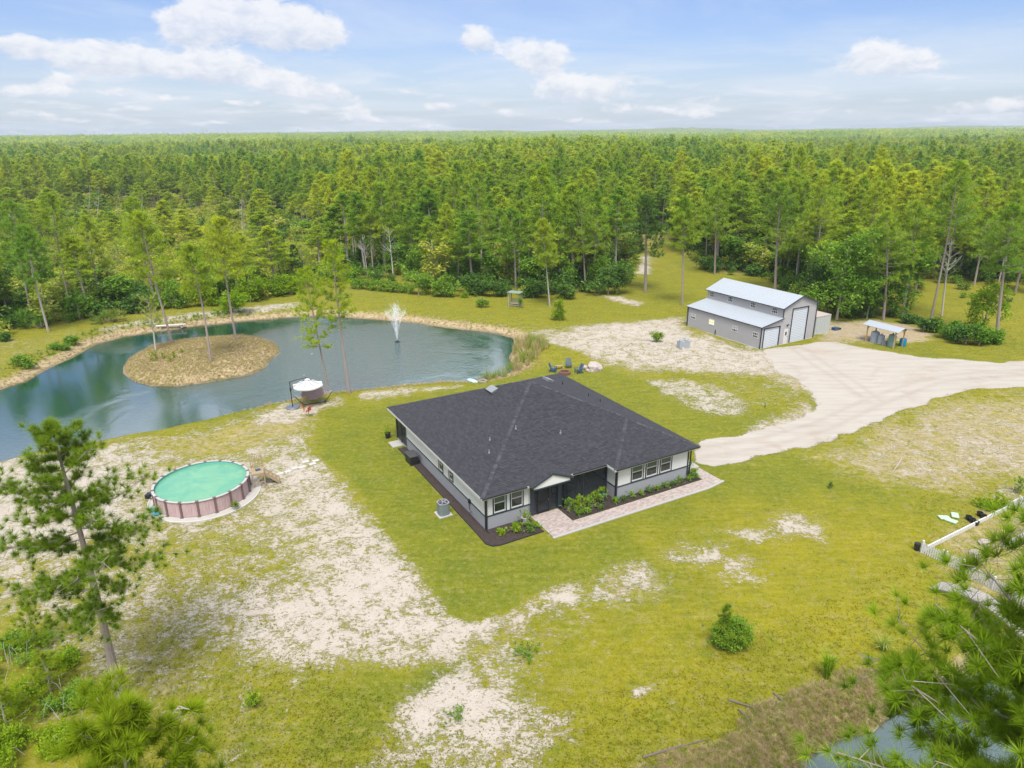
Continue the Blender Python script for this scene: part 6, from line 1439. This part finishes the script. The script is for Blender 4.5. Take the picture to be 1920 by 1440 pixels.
leafy('young_tree', 'bright yellow green young tree right of the shelter shrubs', 'tree', (1838, 632), (1836, 525), rblobs(5, 3.0, 9, .25, .84), 65, 'leaf_bright', 3600, .22)
leafy('bush', 'bright green bush below the slim pine on the far lawn', 'bush', (1046, 600), (1050, 552), rblobs(6, 1.5, 8, .2, .82, cone=.5), 66, 'leaf_bright', 2600, .15)
leafy('bush', 'small yellow green bush on the sand left of the barn', 'bush', (1233, 641), (1233, 618), rblobs(7, 1.0, 6, .3, .7, (.2, .3)), 67, 'leaf_bright', 1200, .12)
leafy('bush', 'round pale bush on the far lawn left of the arbour seat', 'bush', (905, 577), (905, 552), rblobs(8, 1.1, 6, .25, .75), 68, 'leaf', 1300, .14)
leafy('bush', 'tiny bright bush nearest the dark bushes on the far lawn', 'bush', (873, 558), (873, 546), rblobs(9, .9, 5), 69, 'leaf_bright', 500, .16)
leafy('climbing_plant', 'green climber on the right post of the arbour seat', 'plant', (976, 577), (974, 556), rblobs(10, .35, 5, .15, .85), 70, 'leaf', 500, .12, .03)
leafy('bush', 'large wild dark green bush at the end of the far lawn', 'bush', (1140, 552), (1135, 485), rblobs(11, 4.2, 12, .18, .72, (.16, .26), (.3, .45)), 71, 'leaf_dark', 5200, .24)
leafy('bush', 'pale green tall shrub above the nesting box', 'bush', (1110, 540), (1110, 478), rblobs(12, 2.4, 8), 72, 'leaf', 2600, .24)
for i, (x, y, ty, R_, m_, lb) in enumerate(((470, 566, 500, 3.6, 'leaf_bright', 'big bright green bush behind the island pines, leftmost'), (510, 556, 508, 3.4, 'leaf_bright', 'big bright green bush behind the pond, second from the left'), (545, 552, 512, 2.6, 'leaf_bright', 'bright green bush just left of the shore pine crowns'), (440, 586, 545, 3.0, 'leaf_bright', 'low bright bush between the path and the tall bushes'),
        (785, 553, 500, 3.0, 'leaf', 'rounded broad leaved bush at the right end of the hedge'), (835, 556, 510, 2.8, 'leaf', 'glossy bush right of the rounded bush beyond the pond'), (890, 553, 515, 2.6, 'leaf_dark', 'dark bush behind the small lawn bushes'), (930, 556, 525, 2.2, 'leaf_dark', 'dark bush just left of the arbour seat'), (1000, 558, 520, 2.6, 'leaf_dark', 'dark bush just right of the arbour seat'), (1060, 560, 532, 2.0, 'leaf_dark', 'dark bush at the right end of the forest edge'),
        (150, 598, 545, 3.2, 'leaf', 'green thicket bush left of the palmettos'), (255, 588, 548, 3.2, 'leaf_dark', 'dark thicket bush behind the palmettos'), (330, 578, 520, 3.2, 'leaf', 'thicket bush behind the plank bench'), (380, 574, 525, 2.8, 'leaf_bright', 'bright thicket bush right of the plank bench'))):
    leafy('bush', lb, 'bush', (x, y), (x - 2, ty), rblobs(20 + i, R_, 10, .2, .78, (.15, .26), (.32, .5)), 80 + i, m_, 3000, .23)
g_ = thing('hedge', 'long low dense green hedge beyond the pond', 'hedge', tuple(gp(660, 543))); hb_ = gp(660, 543); he_ = gp(765, 552); bl = []
for i in range(16): t = i / 15; q = (he_ - hb_) * t; bl.append((q.x, q.y + random.uniform(-.5, .5) + 1, 1.0, 1.0, 1.0, .95 + random.uniform(-.1, .15)))
crown_obj('foliage', leaf_geo(90, bl, 5200, .2, .15), M['leaf'], g_)
g = MB()
for q in bl[::2]: g.tube([(q[0], q[1], 0), (q[0] + .2, q[1], 1.2)], [.05, .02], 5)
g.build('stem', M['bark_grey'], g_)
for i, (x, y, R_, ty, m_, lb) in enumerate(((50, 697, 1.3, 665, 'leaf', 'round green bush on the left pond bank, nearest the frame edge'), (115, 661, 1.6, 643, 'leaf', 'wide leafy bush on the left pond bank, in the middle'), (138, 650, 1.0, 628, 'leaf', 'narrow upright bush on the left pond bank'), (8, 640, 1.0, 622, 'leaf_dark', 'small dark bush by the path at the left frame edge'), (700, 598, .9, 587, 'leaf_bright', 'low green bush on the far pond bank behind the fountain'))):
    leafy('bush', lb, 'bush', (x, y), (x, ty), rblobs(40 + i, R_, 7, .25, .75), 110 + i, m_, 1500, .15)
for i, (x, y, R_, ty, lb) in enumerate(((1740, 622, 1.6, 596, 'left'), (1775, 634, 2.0, 600, 'second from the left'), (1810, 645, 2.0, 608, 'middle'), (1835, 648, 2.0, 610, 'second from the right'), (1705, 606, 1.6, 590, 'farthest left behind the shelter'), (1858, 645, 1.4, 615, 'right, against the leaning pine'))):
    leafy('bush', 'wild shrub of the thicket right of the shelter, ' + lb, 'bush', (x, y), (x, ty), rblobs(50 + i, R_, 8, .2, .72, (.18, .3)), 120 + i, 'leaf' if i % 2 else 'leaf_dark', 2400, .2)
for i, (x, y) in enumerate(((195, 606), (215, 603), (78, 615))):
    p = gp(x, y); o = thing('palmetto', ['pale palmetto clump left of its twin by the path', 'pale palmetto clump at the right, nearest the bench', 'palmetto clump at the foot of the pale trunked pine'][i], 'palm bush', (p.x, p.y, ghq(p.x, p.y)))
    r = np.random.default_rng(130 + i); C = np.stack([r.normal(0, .8, 34), r.normal(0, .8, 34), r.uniform(.4, 1.5, 34)], 1); crown_obj('fronds', blades(C, 16, .75, .08, r, .1, np.array([[0, 0, 0.]]), .9), M['reed'] if i < 2 else M['leaf'], o)
    g = MB(); [g.tube([(0, 0, 0), tuple(c)], [.03, .015], 3, cap=False) for c in C[::2]]; g.build('stalk', M['bark'], o)
# snags and sparse trees
def snag(label, base, top, seed, spread=2.2, nb=16, tr=.13, leaf=None, m='deadwood', name='dead_tree'):
    b = gp(*base); z = ghq(b.x, b.y)
    if z < -.05: b = gp(*base, z)
    T_ = gup(*top, b.y); H = T_.z - z; rr = random.Random(seed); o = thing(name, label, 'tree', (b.x, b.y, z)); lx = T_.x - b.x; g = MB()
    g.tube([(lx * t, .2 * math.sin(3 * t), H * t - (.1 if t == 0 else 0)) for t in (0, .3, .6, .85, 1)], [tr, tr * .8, tr * .6, tr * .35, .02], 7); tips = []
    for i in range(nb):
        t = rr.uniform(.42, .97); a = rr.uniform(0, 6.28); l = spread * (1.15 - t) * rr.uniform(.6, 1.3) + .3; p0 = Vector((lx * t, 0, H * t)); p1 = p0 + Vector((math.cos(a) * l * .5, math.sin(a) * l * .5, l * .45)); p2 = p0 + Vector((math.cos(a) * l, math.sin(a) * l, l * 1.1))
        g.tube([p0, p1, p2], [tr * .3, tr * .18, .012], 4, cap=False); tips += [p1, p2]
        for k in range(3): q = p1 + Vector((rr.gauss(0, .4), rr.gauss(0, .4), rr.uniform(.1, .7))) * l * .5; g.tube([p1, q], [.02, .008], 3, cap=False); tips.append(q)
    g.build('trunk', M[m], o)
    if leaf:
        r = np.random.default_rng(seed); C = np.array([tuple(p) for p in tips]); crown_obj('foliage', blades(C, 12, .42, .05, r, .2), M[leaf], o)
    return o
snag('white dead snag tree with forked bare branches beyond the hedge', (738, 524), (728, 424), 1, 2.6, 14, .14)
snag('grey twiggy dead tree left of the white snag', (690, 522), (679, 445), 2, 2.4, 22, .11, m='bark_grey')
snag('tall thin bleached dead tree right of the shelter', (1766, 592), (1785, 445), 3, 2.4, 20, .15)
snag('sparse pale stemmed small tree at the left tip of the island', (292, 657), (276, 560), 4, 2.6, 18, .12, 'olive', name='sparse_tree')
for i, (x, y, tx, ty) in enumerate(((22, 480, 20, 380), (105, 440, 100, 345), (165, 430, 168, 350), (180, 432, 186, 352), (265, 440, 266, 365), (455, 470, 452, 375), (640, 480, 635, 395))):
    snag('bleached dead trunk standing in the brushy forest, ' + ['at the left frame edge', 'second from the left', 'left one of the forked pair', 'right one of the forked pair', 'right of the forked pair', 'alone above the bright bushes', 'nearest the grey twiggy tree'][i], (x, y), (tx, ty), 10 + i, 2.2, 9, .13)
# island seedlings
for i, (x, y, ty) in enumerate(((287, 679, 661), (294, 677, 659), (307, 676, 662), (320, 683, 669), (327, 676, 661), (342, 667, 657))):
    p = gp(x, y, -.1); H = gup(x, ty, p.y).z + .1; r = np.random.default_rng(140 + i); n = 16; C = np.stack([r.normal(0, .12, n), r.normal(0, .12, n), np.linspace(.15, H, n)], 1)
    o = thing('pine_seedling', 'small bright pine seedling on the island, ' + ['leftmost', 'second from the left', 'third, slimmest', 'front one', 'tallest of the right pair', 'last at the right'][i], 'seedling', (p.x, p.y, -.05), 0, 'pine seedlings on the island'); MB().tube([(0, 0, -.3), (0, 0, H)], [.03, .01], 5).build('stem', M['bark'], o); crown_obj('needles', blades(C, 16, .3, .03, r, .5), M['pine_yellow'], o)
# red plant
p = gp(579, 781); o = thing('red_plant', 'small red leaved plant near the end of the hammock', 'plant', (p.x, p.y, ghq(p.x, p.y))); r = np.random.default_rng(150); C = np.stack([r.normal(0, .22, 14), r.normal(0, .15, 14), r.uniform(.55, 1.15, 14)], 1); crown_obj('leaves', blades(C, 12, .28, .05, r, .2), M['redleaf'], o); MB().tube([(0, 0, 0), (.03, 0, .9)], [.06, .03], 6).build('stem', M['bark'], o)
# bush in front: small pine with a round shrub
b = gp(1366, 1212); o = thing('evergreen_bush', 'dark green evergreen bush with an upright leading shoot on the front lawn', 'bush', (b.x, b.y, ghq(b.x, b.y))); o.scale = (1.22, 1.22, 1.15)
crown_obj('foliage', leaf_geo(160, [(.1, 0, .66, .85, .7, .66), (.4, 0, 1.0, .65, .6, .6), (-.25, 0, .75, .62, .6, .7), (0, 0, 1.35, .5, .5, .45)], 13000, .055, .25, .3), M['leaf'], o)
r = np.random.default_rng(161); n = 46; t_ = np.linspace(0, 1, n); C = np.stack([-.35 + r.normal(0, .22, n) * (1 - t_ * .7), -.1 + r.normal(0, .2, n) * (1 - t_ * .6), .5 + 1.95 * t_], 1); crown_obj('needles', blades(C, 46, .26, .014, r, .9), M['pine_near'], o)
C = np.stack([r.normal(.1, .5, 60), r.normal(0, .45, 60), r.uniform(.5, 1.5, 60)], 1); crown_obj('side_shoots', blades(C, 30, .22, .014, r, .5), M['pine_near'], o)
MB().tube([(-.1, 0, -.1), (-.3, -.05, 1.2), (-.35, -.1, 2.1)], [.07, .04, .01], 6).build('stem', M['bark'], o)
# saplings and grasses in front
def sprig(label, px, H, Rr, seed, m, k=14, n=30, ln=.25, wd=.04, name='sapling', cat='sapling', up=.4):
    p = gp(*px); o = thing(name, label, cat, (p.x, p.y, ghq(p.x, p.y))); r = np.random.default_rng(seed); C = np.stack([r.normal(0, Rr * .5, n), r.normal(0, Rr * .5, n), r.uniform(.12, H, n)], 1); crown_obj('leaves', blades(C, k, ln, wd, r, up), M[m], o)
    g = MB(); [g.tube([(0, 0, -.05), tuple(c * .98)], [.014, .006], 3, cap=False) for c in C[::3]]; g.build('stem', M['bark'], o); return o
sprig('small bright leafy sapling on the left lower grass', (476, 1325), .9, .35, 170, 'leaf_bright', 9, 60, .13, .06)
sprig('low leafy weed clump at the corner of the sand path', (985, 1228), .35, .8, 171, 'leaf', 9, 60, .13, .05, 'weed_clump', 'weed')
sprig('tiny dark shrub on the lawn right of the walkway', (1556, 915), .45, .18, 172, 'leaf_dark', 16, 14, .2, .03, 'small_shrub', 'shrub')
sprig('low leafy clump on the sand between the lower bare patches', (855, 1345), .3, .45, 173, 'leaf', 9, 40, .12, .05, 'weed_clump', 'weed')
def grass_clump(label, px, H, seed, m, n=120, sp=.35):
    p = gp(*px); o = thing('tall_grass_clump', label, 'grass clump', (p.x, p.y, ghq(p.x, p.y))); r = np.random.default_rng(seed); g = MB()
    for i in range(n):
        a = r.uniform(0, 6.28); h = H * r.uniform(.5, 1.1); l = sp * r.uniform(.3, 1.6); q = .12 * r.random(); d = Vector((math.cos(a), math.sin(a), 0)); s_ = Vector((-d.y, d.x, 0)) * .016; b0 = d * q; b1 = d * (q + l * .35) + Vector((0, 0, h * .62)); b2 = d * (q + l) + Vector((0, 0, h * (.95 - .3 * r.random()))); g.tone = r.random()
        g.add([b0 - s_, b0 + s_, b1 + s_, b1 - s_], [(0, 1, 2, 3)]); g.add([b1 - s_, b1 + s_, b2], [(0, 1, 2)])
    g.build('blades', M[m], o); return o
grass_clump('tall bright green grass clump by the lower right bank', (1549, 1272), 1.9, 180, 'leaf_bright', 190, .45)
grass_clump('pale arching grass clump beside the lower right branches', (1655, 1220), 1.0, 181, 'reed', 80, .7)
# lower left thicket
for i, (x, y, R_, H) in enumerate(((40, 1235, 1.6, 1.3), (110, 1250, 1.2, .9), (30, 1330, 1.6, 1.4), (120, 1330, 1.3, 1.0), (10, 1420, 1.3, 1.5), (105, 1400, 1.2, 1.0), (-60, 1290, 1.6, 1.6))):
    b = gp(x, y); o = thing('bramble_bush', 'leafy bramble bush in the lower left thicket, ' + ['at the top edge', 'top right one', 'in the middle', 'right of the middle one', 'at the bottom corner', 'behind the young pine top', 'cut by the frame edge'][i], 'bush', (b.x, b.y, ghq(b.x, b.y)), 0, 'bramble bushes in the lower left thicket')
    rr = random.Random(190 + i); bl = [(rr.uniform(-.7, .7) * R_, rr.uniform(-.6, .6) * R_, H * .45, R_ * .5, R_ * .5, H * .5) for _ in range(6)]; crown_obj('foliage', leaf_geo(190 + i, bl, 3600, .085, .3, .5, .3), M['leaf_bright' if i % 3 else 'leaf'], o)
    g = MB()
    for k in range(9): a = rr.uniform(0, 6.28); x0, y0 = rr.gauss(0, .4) * R_, rr.gauss(0, .4) * R_; l = rr.uniform(.2, .6); g.tube([(x0, y0, .1), (x0 + math.cos(a) * l * .5, y0 + math.sin(a) * l * .5, H * .8), (x0 + math.cos(a) * l, y0 + math.sin(a) * l, H * rr.uniform(.8, 1.15))], [.016, .011, .005], 4, cap=False)
    g.build('dead_stem', M['deadwood'], o)
for i, (x, y, H) in enumerate(((70, 1215, 2.6), (95, 1300, 2.3), (15, 1380, 2.8))):
    b = gp(x, y); mb, geo = pine_geo(210 + i, H, .12, .9, 22, 7, 34, .24, .016, .05, 0, (0, 0), True, .7, 6); o = thing('pine_sapling', 'young pine sapling in the lower left thicket, ' + ['farthest', 'middle', 'nearest the frame edge'][i], 'sapling', (b.x, b.y, ghq(b.x, b.y))); mb.build('trunk', M['bark_grey'], o); crown_obj('crown', geo, M['pine_yellow'], o)
# flower beds
def plant(u, v, H, Rr, seed, m, label, n=26, k=9, ln=.16, wd=.07, name='shrub', cat='shrub', group=None, up=.3):
    p = hw(u, v); o = thing(name, label, cat, (p.x, p.y, .03), 0, group); r = np.random.default_rng(seed); C = np.stack([r.normal(0, Rr * .5, n), r.normal(0, Rr * .5, n), r.uniform(.08, H, n)], 1); crown_obj('leaves', blades(C, k, ln, wd, r, up), M[m], o)
    g = MB(); [g.tube([(0, 0, 0), tuple(c)], [.012, .005], 3, cap=False) for c in C[::4]]; g.build('stem', M['bark'], o)
for i, (u, v, H, Rr, m, lb) in enumerate(((6.75, -.55, .95, .45, 'leaf', 'large leafy shrub at the left end of the porch bed'), (7.3, -.95, .7, .45, 'leaf_bright', 'broad leafy plant in front of the large porch shrub'), (7.9, -.6, .9, .45, 'leaf_bright', 'bright shrub under the middle of the porch screen'), (8.5, -.95, .75, .4, 'leaf', 'shrub with dense leaves right of the porch middle'), (9.1, -.6, 1.0, .5, 'leaf_bright', 'tallest bright shrub in the porch bed'), (9.6, -.85, .7, .35, 'leaf', 'shrub left of the bright blue pot'),
                                          (7.0, -1.6, .35, .3, 'leaf', 'low plant at the walkway corner of the porch bed'), (7.7, -1.65, .3, .3, 'leaf', 'low plant beside the walkway, second from the corner'), (8.9, -1.7, .3, .25, 'leaf_dark', 'low dark plant beside the walkway, middle of the porch bed'), (10.5, -1.5, .35, .3, 'leaf', 'low plant near the wing corner'),
                                          (.75, -1.05, .45, .28, 'leaf_bright', 'round yellow green plant nearest the house corner'), (1.75, -1.35, .7, .35, 'leaf_bright', 'spreading yellow green plant in the corner bed'), (2.1, -.7, .35, .3, 'leaf', 'small plant under the left front windows'), (2.75, -1.1, .4, .3, 'leaf', 'small plant in the middle of the corner bed'), (2.6, -1.8, .3, .3, 'leaf_dark', 'low plant at the outer edge of the corner bed'), (3.3, -1.5, .35, .3, 'leaf', 'low plant beside the entry walkway'),
                                          (18.7, -.9, 1.3, .35, 'leaf_bright', 'tall shrub at the right corner of the house'), (18.6, -1.6, .5, .35, 'leaf', 'low shrub at the right end of the window bed'))):
    plant(u, v, H, Rr, 220 + i, m, lb, 34 if H > .6 else 22)
for i in range(9):
    u = 11.3 + i * .84; plant(u, -1.62 + .1 * (i % 2), .42, .3, 250 + i, 'leaf' if i % 3 else 'leaf_dark', 'low green shrub under the wing windows, ' + ['leftmost', 'second from the left', 'third from the left', 'fourth from the left', 'in the middle', 'fourth from the right', 'third from the right', 'second from the right', 'rightmost'][i], 26, 9, .14, .05, group='low shrubs under the wing windows')
def pot(u, v, z, r_, h_, m, label, ph=0, cat='pot'):
    p = hw(u, v); o = thing('plant_pot', label, cat, (p.x, p.y, z)); MB().lathe([(r_ * .7, 0), (r_, h_), (r_ * 1.1, h_), (r_ * 1.05, h_ + .03), (r_ * .85, h_ + .03), (r_ * .6, .05), (0, .05)], n=16).build('pot', M[m], o)
    if ph: r = np.random.default_rng(int(u * 10) + 99); C = np.stack([r.normal(0, r_ * .8, 22), r.normal(0, r_ * .8, 22), r.uniform(h_, h_ + ph, 22)], 1); crown_obj('plant', blades(C, 9, .16, .06, r, .4), M['leaf_bright'], o)
pot(10.0, -.5, .03, .22, .4, 'blue', 'bright blue pot with a bright green plant by the porch screen', .5)
pot(3.0, -.5, .03, .26, .42, 'clay', 'square looking white pot with a green plant beside the entry', .5)
pot(19.0, -1.1, .03, .18, .3, 'blue', 'small blue pot at the right corner of the house', .2)
pot(-.75, 18.95, 0, .28, .5, 'black', 'dark pot with a plant at the back left porch corner', .5)
r = np.random.default_rng(260); C = np.stack([r.normal(0, .12, 22), r.normal(0, .12, 22), r.uniform(.2, .5, 22)], 1); crown_obj('plant', blades(C, 9, .25, .04, r, .6), M['reed'], PLANTER)
# plants beyond the garden wall
for i, (x, y, H, m) in enumerate(((1850, 958, .9, 'leaf_bright'), (1868, 948, 1.0, 'leaf_bright'), (1835, 950, .6, 'leaf_bright'), (1908, 925, 1.4, 'leaf'), (1880, 952, .7, 'leaf_bright'))):
    sprig('bright garden plant beyond the white board wall, ' + ['middle', 'right of the middle', 'leftmost', 'tallest, at the frame edge', 'beside the tallest'][i], (x, y), H, .4, 270 + i, m, 9, 40, .18, .07, 'garden_plant', 'plant')
for i, (x, y) in enumerate(((1828, 1040), (1845, 1020))): q = gp(x, y); rock(q.x, q.y, .38, 'garden_rock', ['pale rock inside the garden plot, nearer the picket fence', 'pale rock inside the garden plot, nearer the inner fence'][i], seed=20 + i)
# nesting box post, small stake
p = gp(1049, 540); o = thing('nesting_box', 'pale nesting box on a rusty pole at the forest edge', 'nesting box', (p.x, p.y, ghq(p.x, p.y))); MB().tube([(0, 0, 0), (0, 0, 2.9)], .06, 6).build('pole', M['rust'], o); MB().box((-.2, -.2, 2.9), (.2, .2, 3.4)).build('box', M['clay'], o); MB().add([(-.27, -.27, 3.4), (.27, -.27, 3.4), (.27, .27, 3.4), (-.27, .27, 3.4), (0, 0, 3.6)], [(0, 1, 4), (1, 2, 4), (2, 3, 4), (3, 0, 4)]).build('roof', M['grey'], o)
p = gp(1434, 764); o = thing('garden_stake', 'short dark stake standing in the lawn left of the driveway', 'stake', (p.x, p.y, 0)); MB().tube([(0, 0, -.05), (0, 0, .45)], .03, 6).build('post', M['black'], o); MB().box((-.08, -.05, .42), (.08, .05, .55)).build('head', M['grey'], o)
# fallen branches on the lower right bank and trunk lying on the grass
for i, (a, b_, lb) in enumerate((((1690, 862), (1672, 888), 'thin grey log lying on the dry grass beside the driveway'), ((1450, 1300), (1478, 1330), 'dark fallen branch on the brown bank, lower right'), ((1365, 1312), (1438, 1338), 'long dark fallen branch on the lower right bank'), ((1205, 1420), (1330, 1385), 'long thin stick at the edge of the brown bank'), ((1385, 1330), (1410, 1362), 'short stick crossing the grass below the bush'))):
    p, q = gp(*a), gp(*b_); o = MB().tube([(0, 0, .05), tuple((q - p) * .5 + Vector((.05, 0, .1))), tuple((q - p) + Vector((0, 0, .03)))], [.06, .045, .02], 6).build('fallen_branch', M['bark_grey'] if i == 0 else mat('dark_bark', (.17, .14, .12), .9, .2, 5), None); o.location = (p.x, p.y, ghq(p.x, p.y)); tag(o, lb, 'branch')

# ------------------------------------------------------------------ grass and weeds (nobody could count them)
mt_, t, b = base_mat('grass_tuft'); P = t.new('ShaderNodeNewGeometry').outputs['Position']
def ia(nm): n = t.new('ShaderNodeAttribute'); n.attribute_type = 'INSTANCER'; n.attribute_name = nm; return n.outputs['Fac']
gs3 = t.new('ShaderNodeVectorMath', operation='SCALE'); t.l.new(grass_nodes(t, P, ia('lush'), ia('dry')), gs3.inputs[0]); gs3.inputs[3].default_value = 1.45; t.l.new(gs3.outputs[0], b.inputs['Base Color'])
trl = t.new('ShaderNodeBsdfTranslucent'); t.l.new(gs3.outputs[0], trl.inputs[0]); mxg = t.new('ShaderNodeMixShader'); mxg.inputs[0].default_value = .35; t.l.new(b.outputs[0], mxg.inputs[1]); t.l.new(trl.outputs[0], mxg.inputs[2]); t.l.new(mxg.outputs[0], t.n['Material Output'].inputs[0]); b.inputs['Roughness'].default_value = .8; b.inputs['Specular IOR Level'].default_value = .2
def tuft(seed, k, ln, wd, m, spread=.06, up=1.2, n=1):
    r = np.random.default_rng(seed); C = np.stack([r.normal(0, spread, n), r.normal(0, spread, n), np.zeros(n)], 1); V, F, T = blades(C, k, ln, wd, r, up); V[:, 2] = np.maximum(V[:, 2], -.01)
    return mesh_obj('t', V, F, m, link=False, attrs={'tone': ('FACE', T)})
r = np.random.default_rng(31); N0 = 230000
yy = 21 + (120 - 21) * r.random(N0) ** 1.7; xx = r.uniform(-.86, .86, N0) * yy + 0
S2, D2, L2, R2, H2, W2, WA, PP2, YD2 = fields(xx, yy)
HP = np.array([tuple(hw(u, v)[:2]) for u, v in ((-.9, -2.4), (3.5, -3.4), (20.5, -3.5), (20.6, .2), (19, .2), (19, 18.6), (-.9, 18.6))])
inh = sdist(HP, xx, yy); poolr = np.hypot(xx - PC.x - .15, yy - PC.y)
pr_ = np.clip(1.15 - S2 * 1.35, .10, 1) * (1 - R2) * (YD2 < 0) * (WA > .2) * (PP2 > .2) * (inh > .05) * (poolr > 4.25)
k_ = r.random(N0) < pr_ * .5; xx, yy = xx[k_], yy[k_]; n_ = len(xx)
scatter('grass_tufts', np.stack([xx, yy, H2[k_]], 1), np.stack([0 * xx, 0 * xx, r.uniform(0, 6.28, n_)], 1), r.uniform(.35, .85, n_) * np.where(inh[k_] < 14, .6, 1.0), r.integers(0, 4, n_), [tuft(700, 9, .13, .022, mt_, .05, 1.0, 2), tuft(701, 8, .17, .022, mt_, .06, .7, 2), tuft(702, 14, .10, .02, mt_, .08, .8, 2), tuft(703, 12, .15, .02, mt_, .03, .3, 1)], dict(lush=L2[k_], dry=D2[k_]))
# banks: straw, weeds, reeds
def weeds(name, N, region, protos, seed, smin, smax, tidp=None):
    r = np.random.default_rng(seed); x, y = region(r, N); h = fields(x, y)[4]; n_ = len(x); t_ = r.integers(0, len(protos), n_) if tidp is None else r.choice(len(protos), n_, p=tidp)
    return scatter(name, np.stack([x, y, h], 1), np.stack([r.normal(0, .15, n_), r.normal(0, .15, n_), r.uniform(0, 6.28, n_)], 1), r.uniform(smin, smax, n_), t_, protos)
def near_edge(P, lo, hi, ybounds=(0, 1e9), xb=(-1e9, 1e9), dens=None):
    def f(r, N):
        a, b_ = P.min(0) - hi - 1, P.max(0) + hi + 1; x = r.uniform(a[0], b_[0], N); y = r.uniform(a[1], b_[1], N); d_ = sdist(P, x, y); k = (d_ > lo) & (d_ < hi) & (y > ybounds[0]) & (y < ybounds[1]) & (x > xb[0]) & (x < xb[1]) & (np.abs(x) < .95 * y)
        if dens is not None: k &= r.random(N) < dens(x, y, d_)
        return x[k], y[k]
    return f
pro_dry = [tuft(710, 22, .36, .016, M['dry'], .12, .8, 2), tuft(711, 20, .28, .016, M['dry'], .15, .4, 2), tuft(712, 24, .22, .02, M['olive'], .15, .6, 2)]
weeds('bank_weeds', 60000, near_edge(POND, .1, 3.6, (66, 200), dens=lambda x, y, d_: np.clip(1.1 - d_ / 3.6, 0, 1)), pro_dry, 41, .35, .95, [.35, .5, .15])
weeds('island_straw', 15000, lambda r, N: (lambda x, y: (x[sdist(ISLE, x, y) < -.1], y[sdist(ISLE, x, y) < -.1]))(r.uniform(ISLE[:, 0].min(), ISLE[:, 0].max(), N), r.uniform(ISLE[:, 1].min(), ISLE[:, 1].max(), N)), pro_dry, 42, .35, .75, [.5, .3, .2])
BK2 = poly([(1180, 1480), (1250, 1415), (1340, 1366), (1445, 1318), (1540, 1274), (1640, 1256), (1740, 1266), (1800, 1262), (1740, 1330), (1500, 1480)])
weeds('ditch_weeds', 18000, lambda r, N: (lambda x, y: (lambda k: (x[k], y[k]))((sdist(BK2, x, y) < vnoise(x, y, 1.5, 60) * 1.6 - .9) & (sdist(POND2, x, y) > -.15)))(r.uniform(BK2[:, 0].min(), BK2[:, 0].max(), N), r.uniform(BK2[:, 1].min(), BK2[:, 1].max(), N)), pro_dry, 43, .3, .85, [.28, .28, .44])
weeds('left_bank_grass', 26000, near_edge(POND, 1.6, 4.2, (80, 200), (-90, -42), dens=lambda x, y, d_: .35 + .6 * (vnoise(x, y, 4, 61) > .45)), [tuft(720, 16, .5, .035, M['leaf_bright'], .15, 1.0, 2), tuft(721, 14, .4, .035, M['reed'], .15, .9, 2)], 44, .4, 1.1)
RD2 = poly([(1000, 640), (1030, 655), (1000, 680), (950, 705), (905, 716), (900, 706), (940, 692), (958, 672), (962, 650), (968, 634)], WL * .5)
weeds('cattails', 800, lambda r, N: (lambda x, y: (lambda k: (x[k], y[k]))(sdist(RD2, x, y) < .3 * vnoise(x, y, 1, 3)))(r.uniform(RD2[:, 0].min(), RD2[:, 0].max(), N), r.uniform(RD2[:, 1].min(), RD2[:, 1].max(), N)), [tuft(730, 9, 1.5, .05, M['reed'], .2, 3.5, 2), tuft(731, 9, 1.25, .05, M['dry'], .2, 3.0, 2), tuft(732, 9, 1.4, .05, M['leaf_bright'], .2, 3.5, 2)], 45, .35, .95, [.35, .5, .15])
weeds('tall_meadow_grass', 15000, lambda r, N: (lambda x, y: (lambda k: (x[k], y[k]))((sdist(SAV, x, y) < 2) & (sdist(YARD, x, y) > 1) & (y > 80)))(r.uniform(SAV[:, 0].min(), SAV[:, 0].max(), N), r.uniform(SAV[:, 1].min(), SAV[:, 1].max(), N)), [tuft(740, 16, .9, .08, M['olive'], .4, .9, 3), tuft(741, 16, .8, .08, M['dry'], .4, .9, 3), tuft(742, 16, .8, .08, M['leaf_bright'], .4, .9, 3)], 46, .6, 1.4, [.5, .2, .3])

# ------------------------------------------------------------------ air
hz = MB().box((-9500, -60, -4), (9500, 9600, 48)).build('haze', [], None)
mh = bpy.data.materials.new('haze_air'); mh.use_nodes = True; t = NT(mh.node_tree); t.n.remove(t.n['Principled BSDF'])
pv_ = t.new('ShaderNodeVolumePrincipled'); pv_.inputs['Color'].default_value = (.80, .88, 1, 1); pv_.inputs['Density'].default_value = .00016; pv_.inputs['Anisotropy'].default_value = .2
t.l.new(pv_.outputs[0], t.n['Material Output'].inputs['Volume']); hz.data.materials.append(mh); tag(hz, kind='stuff')
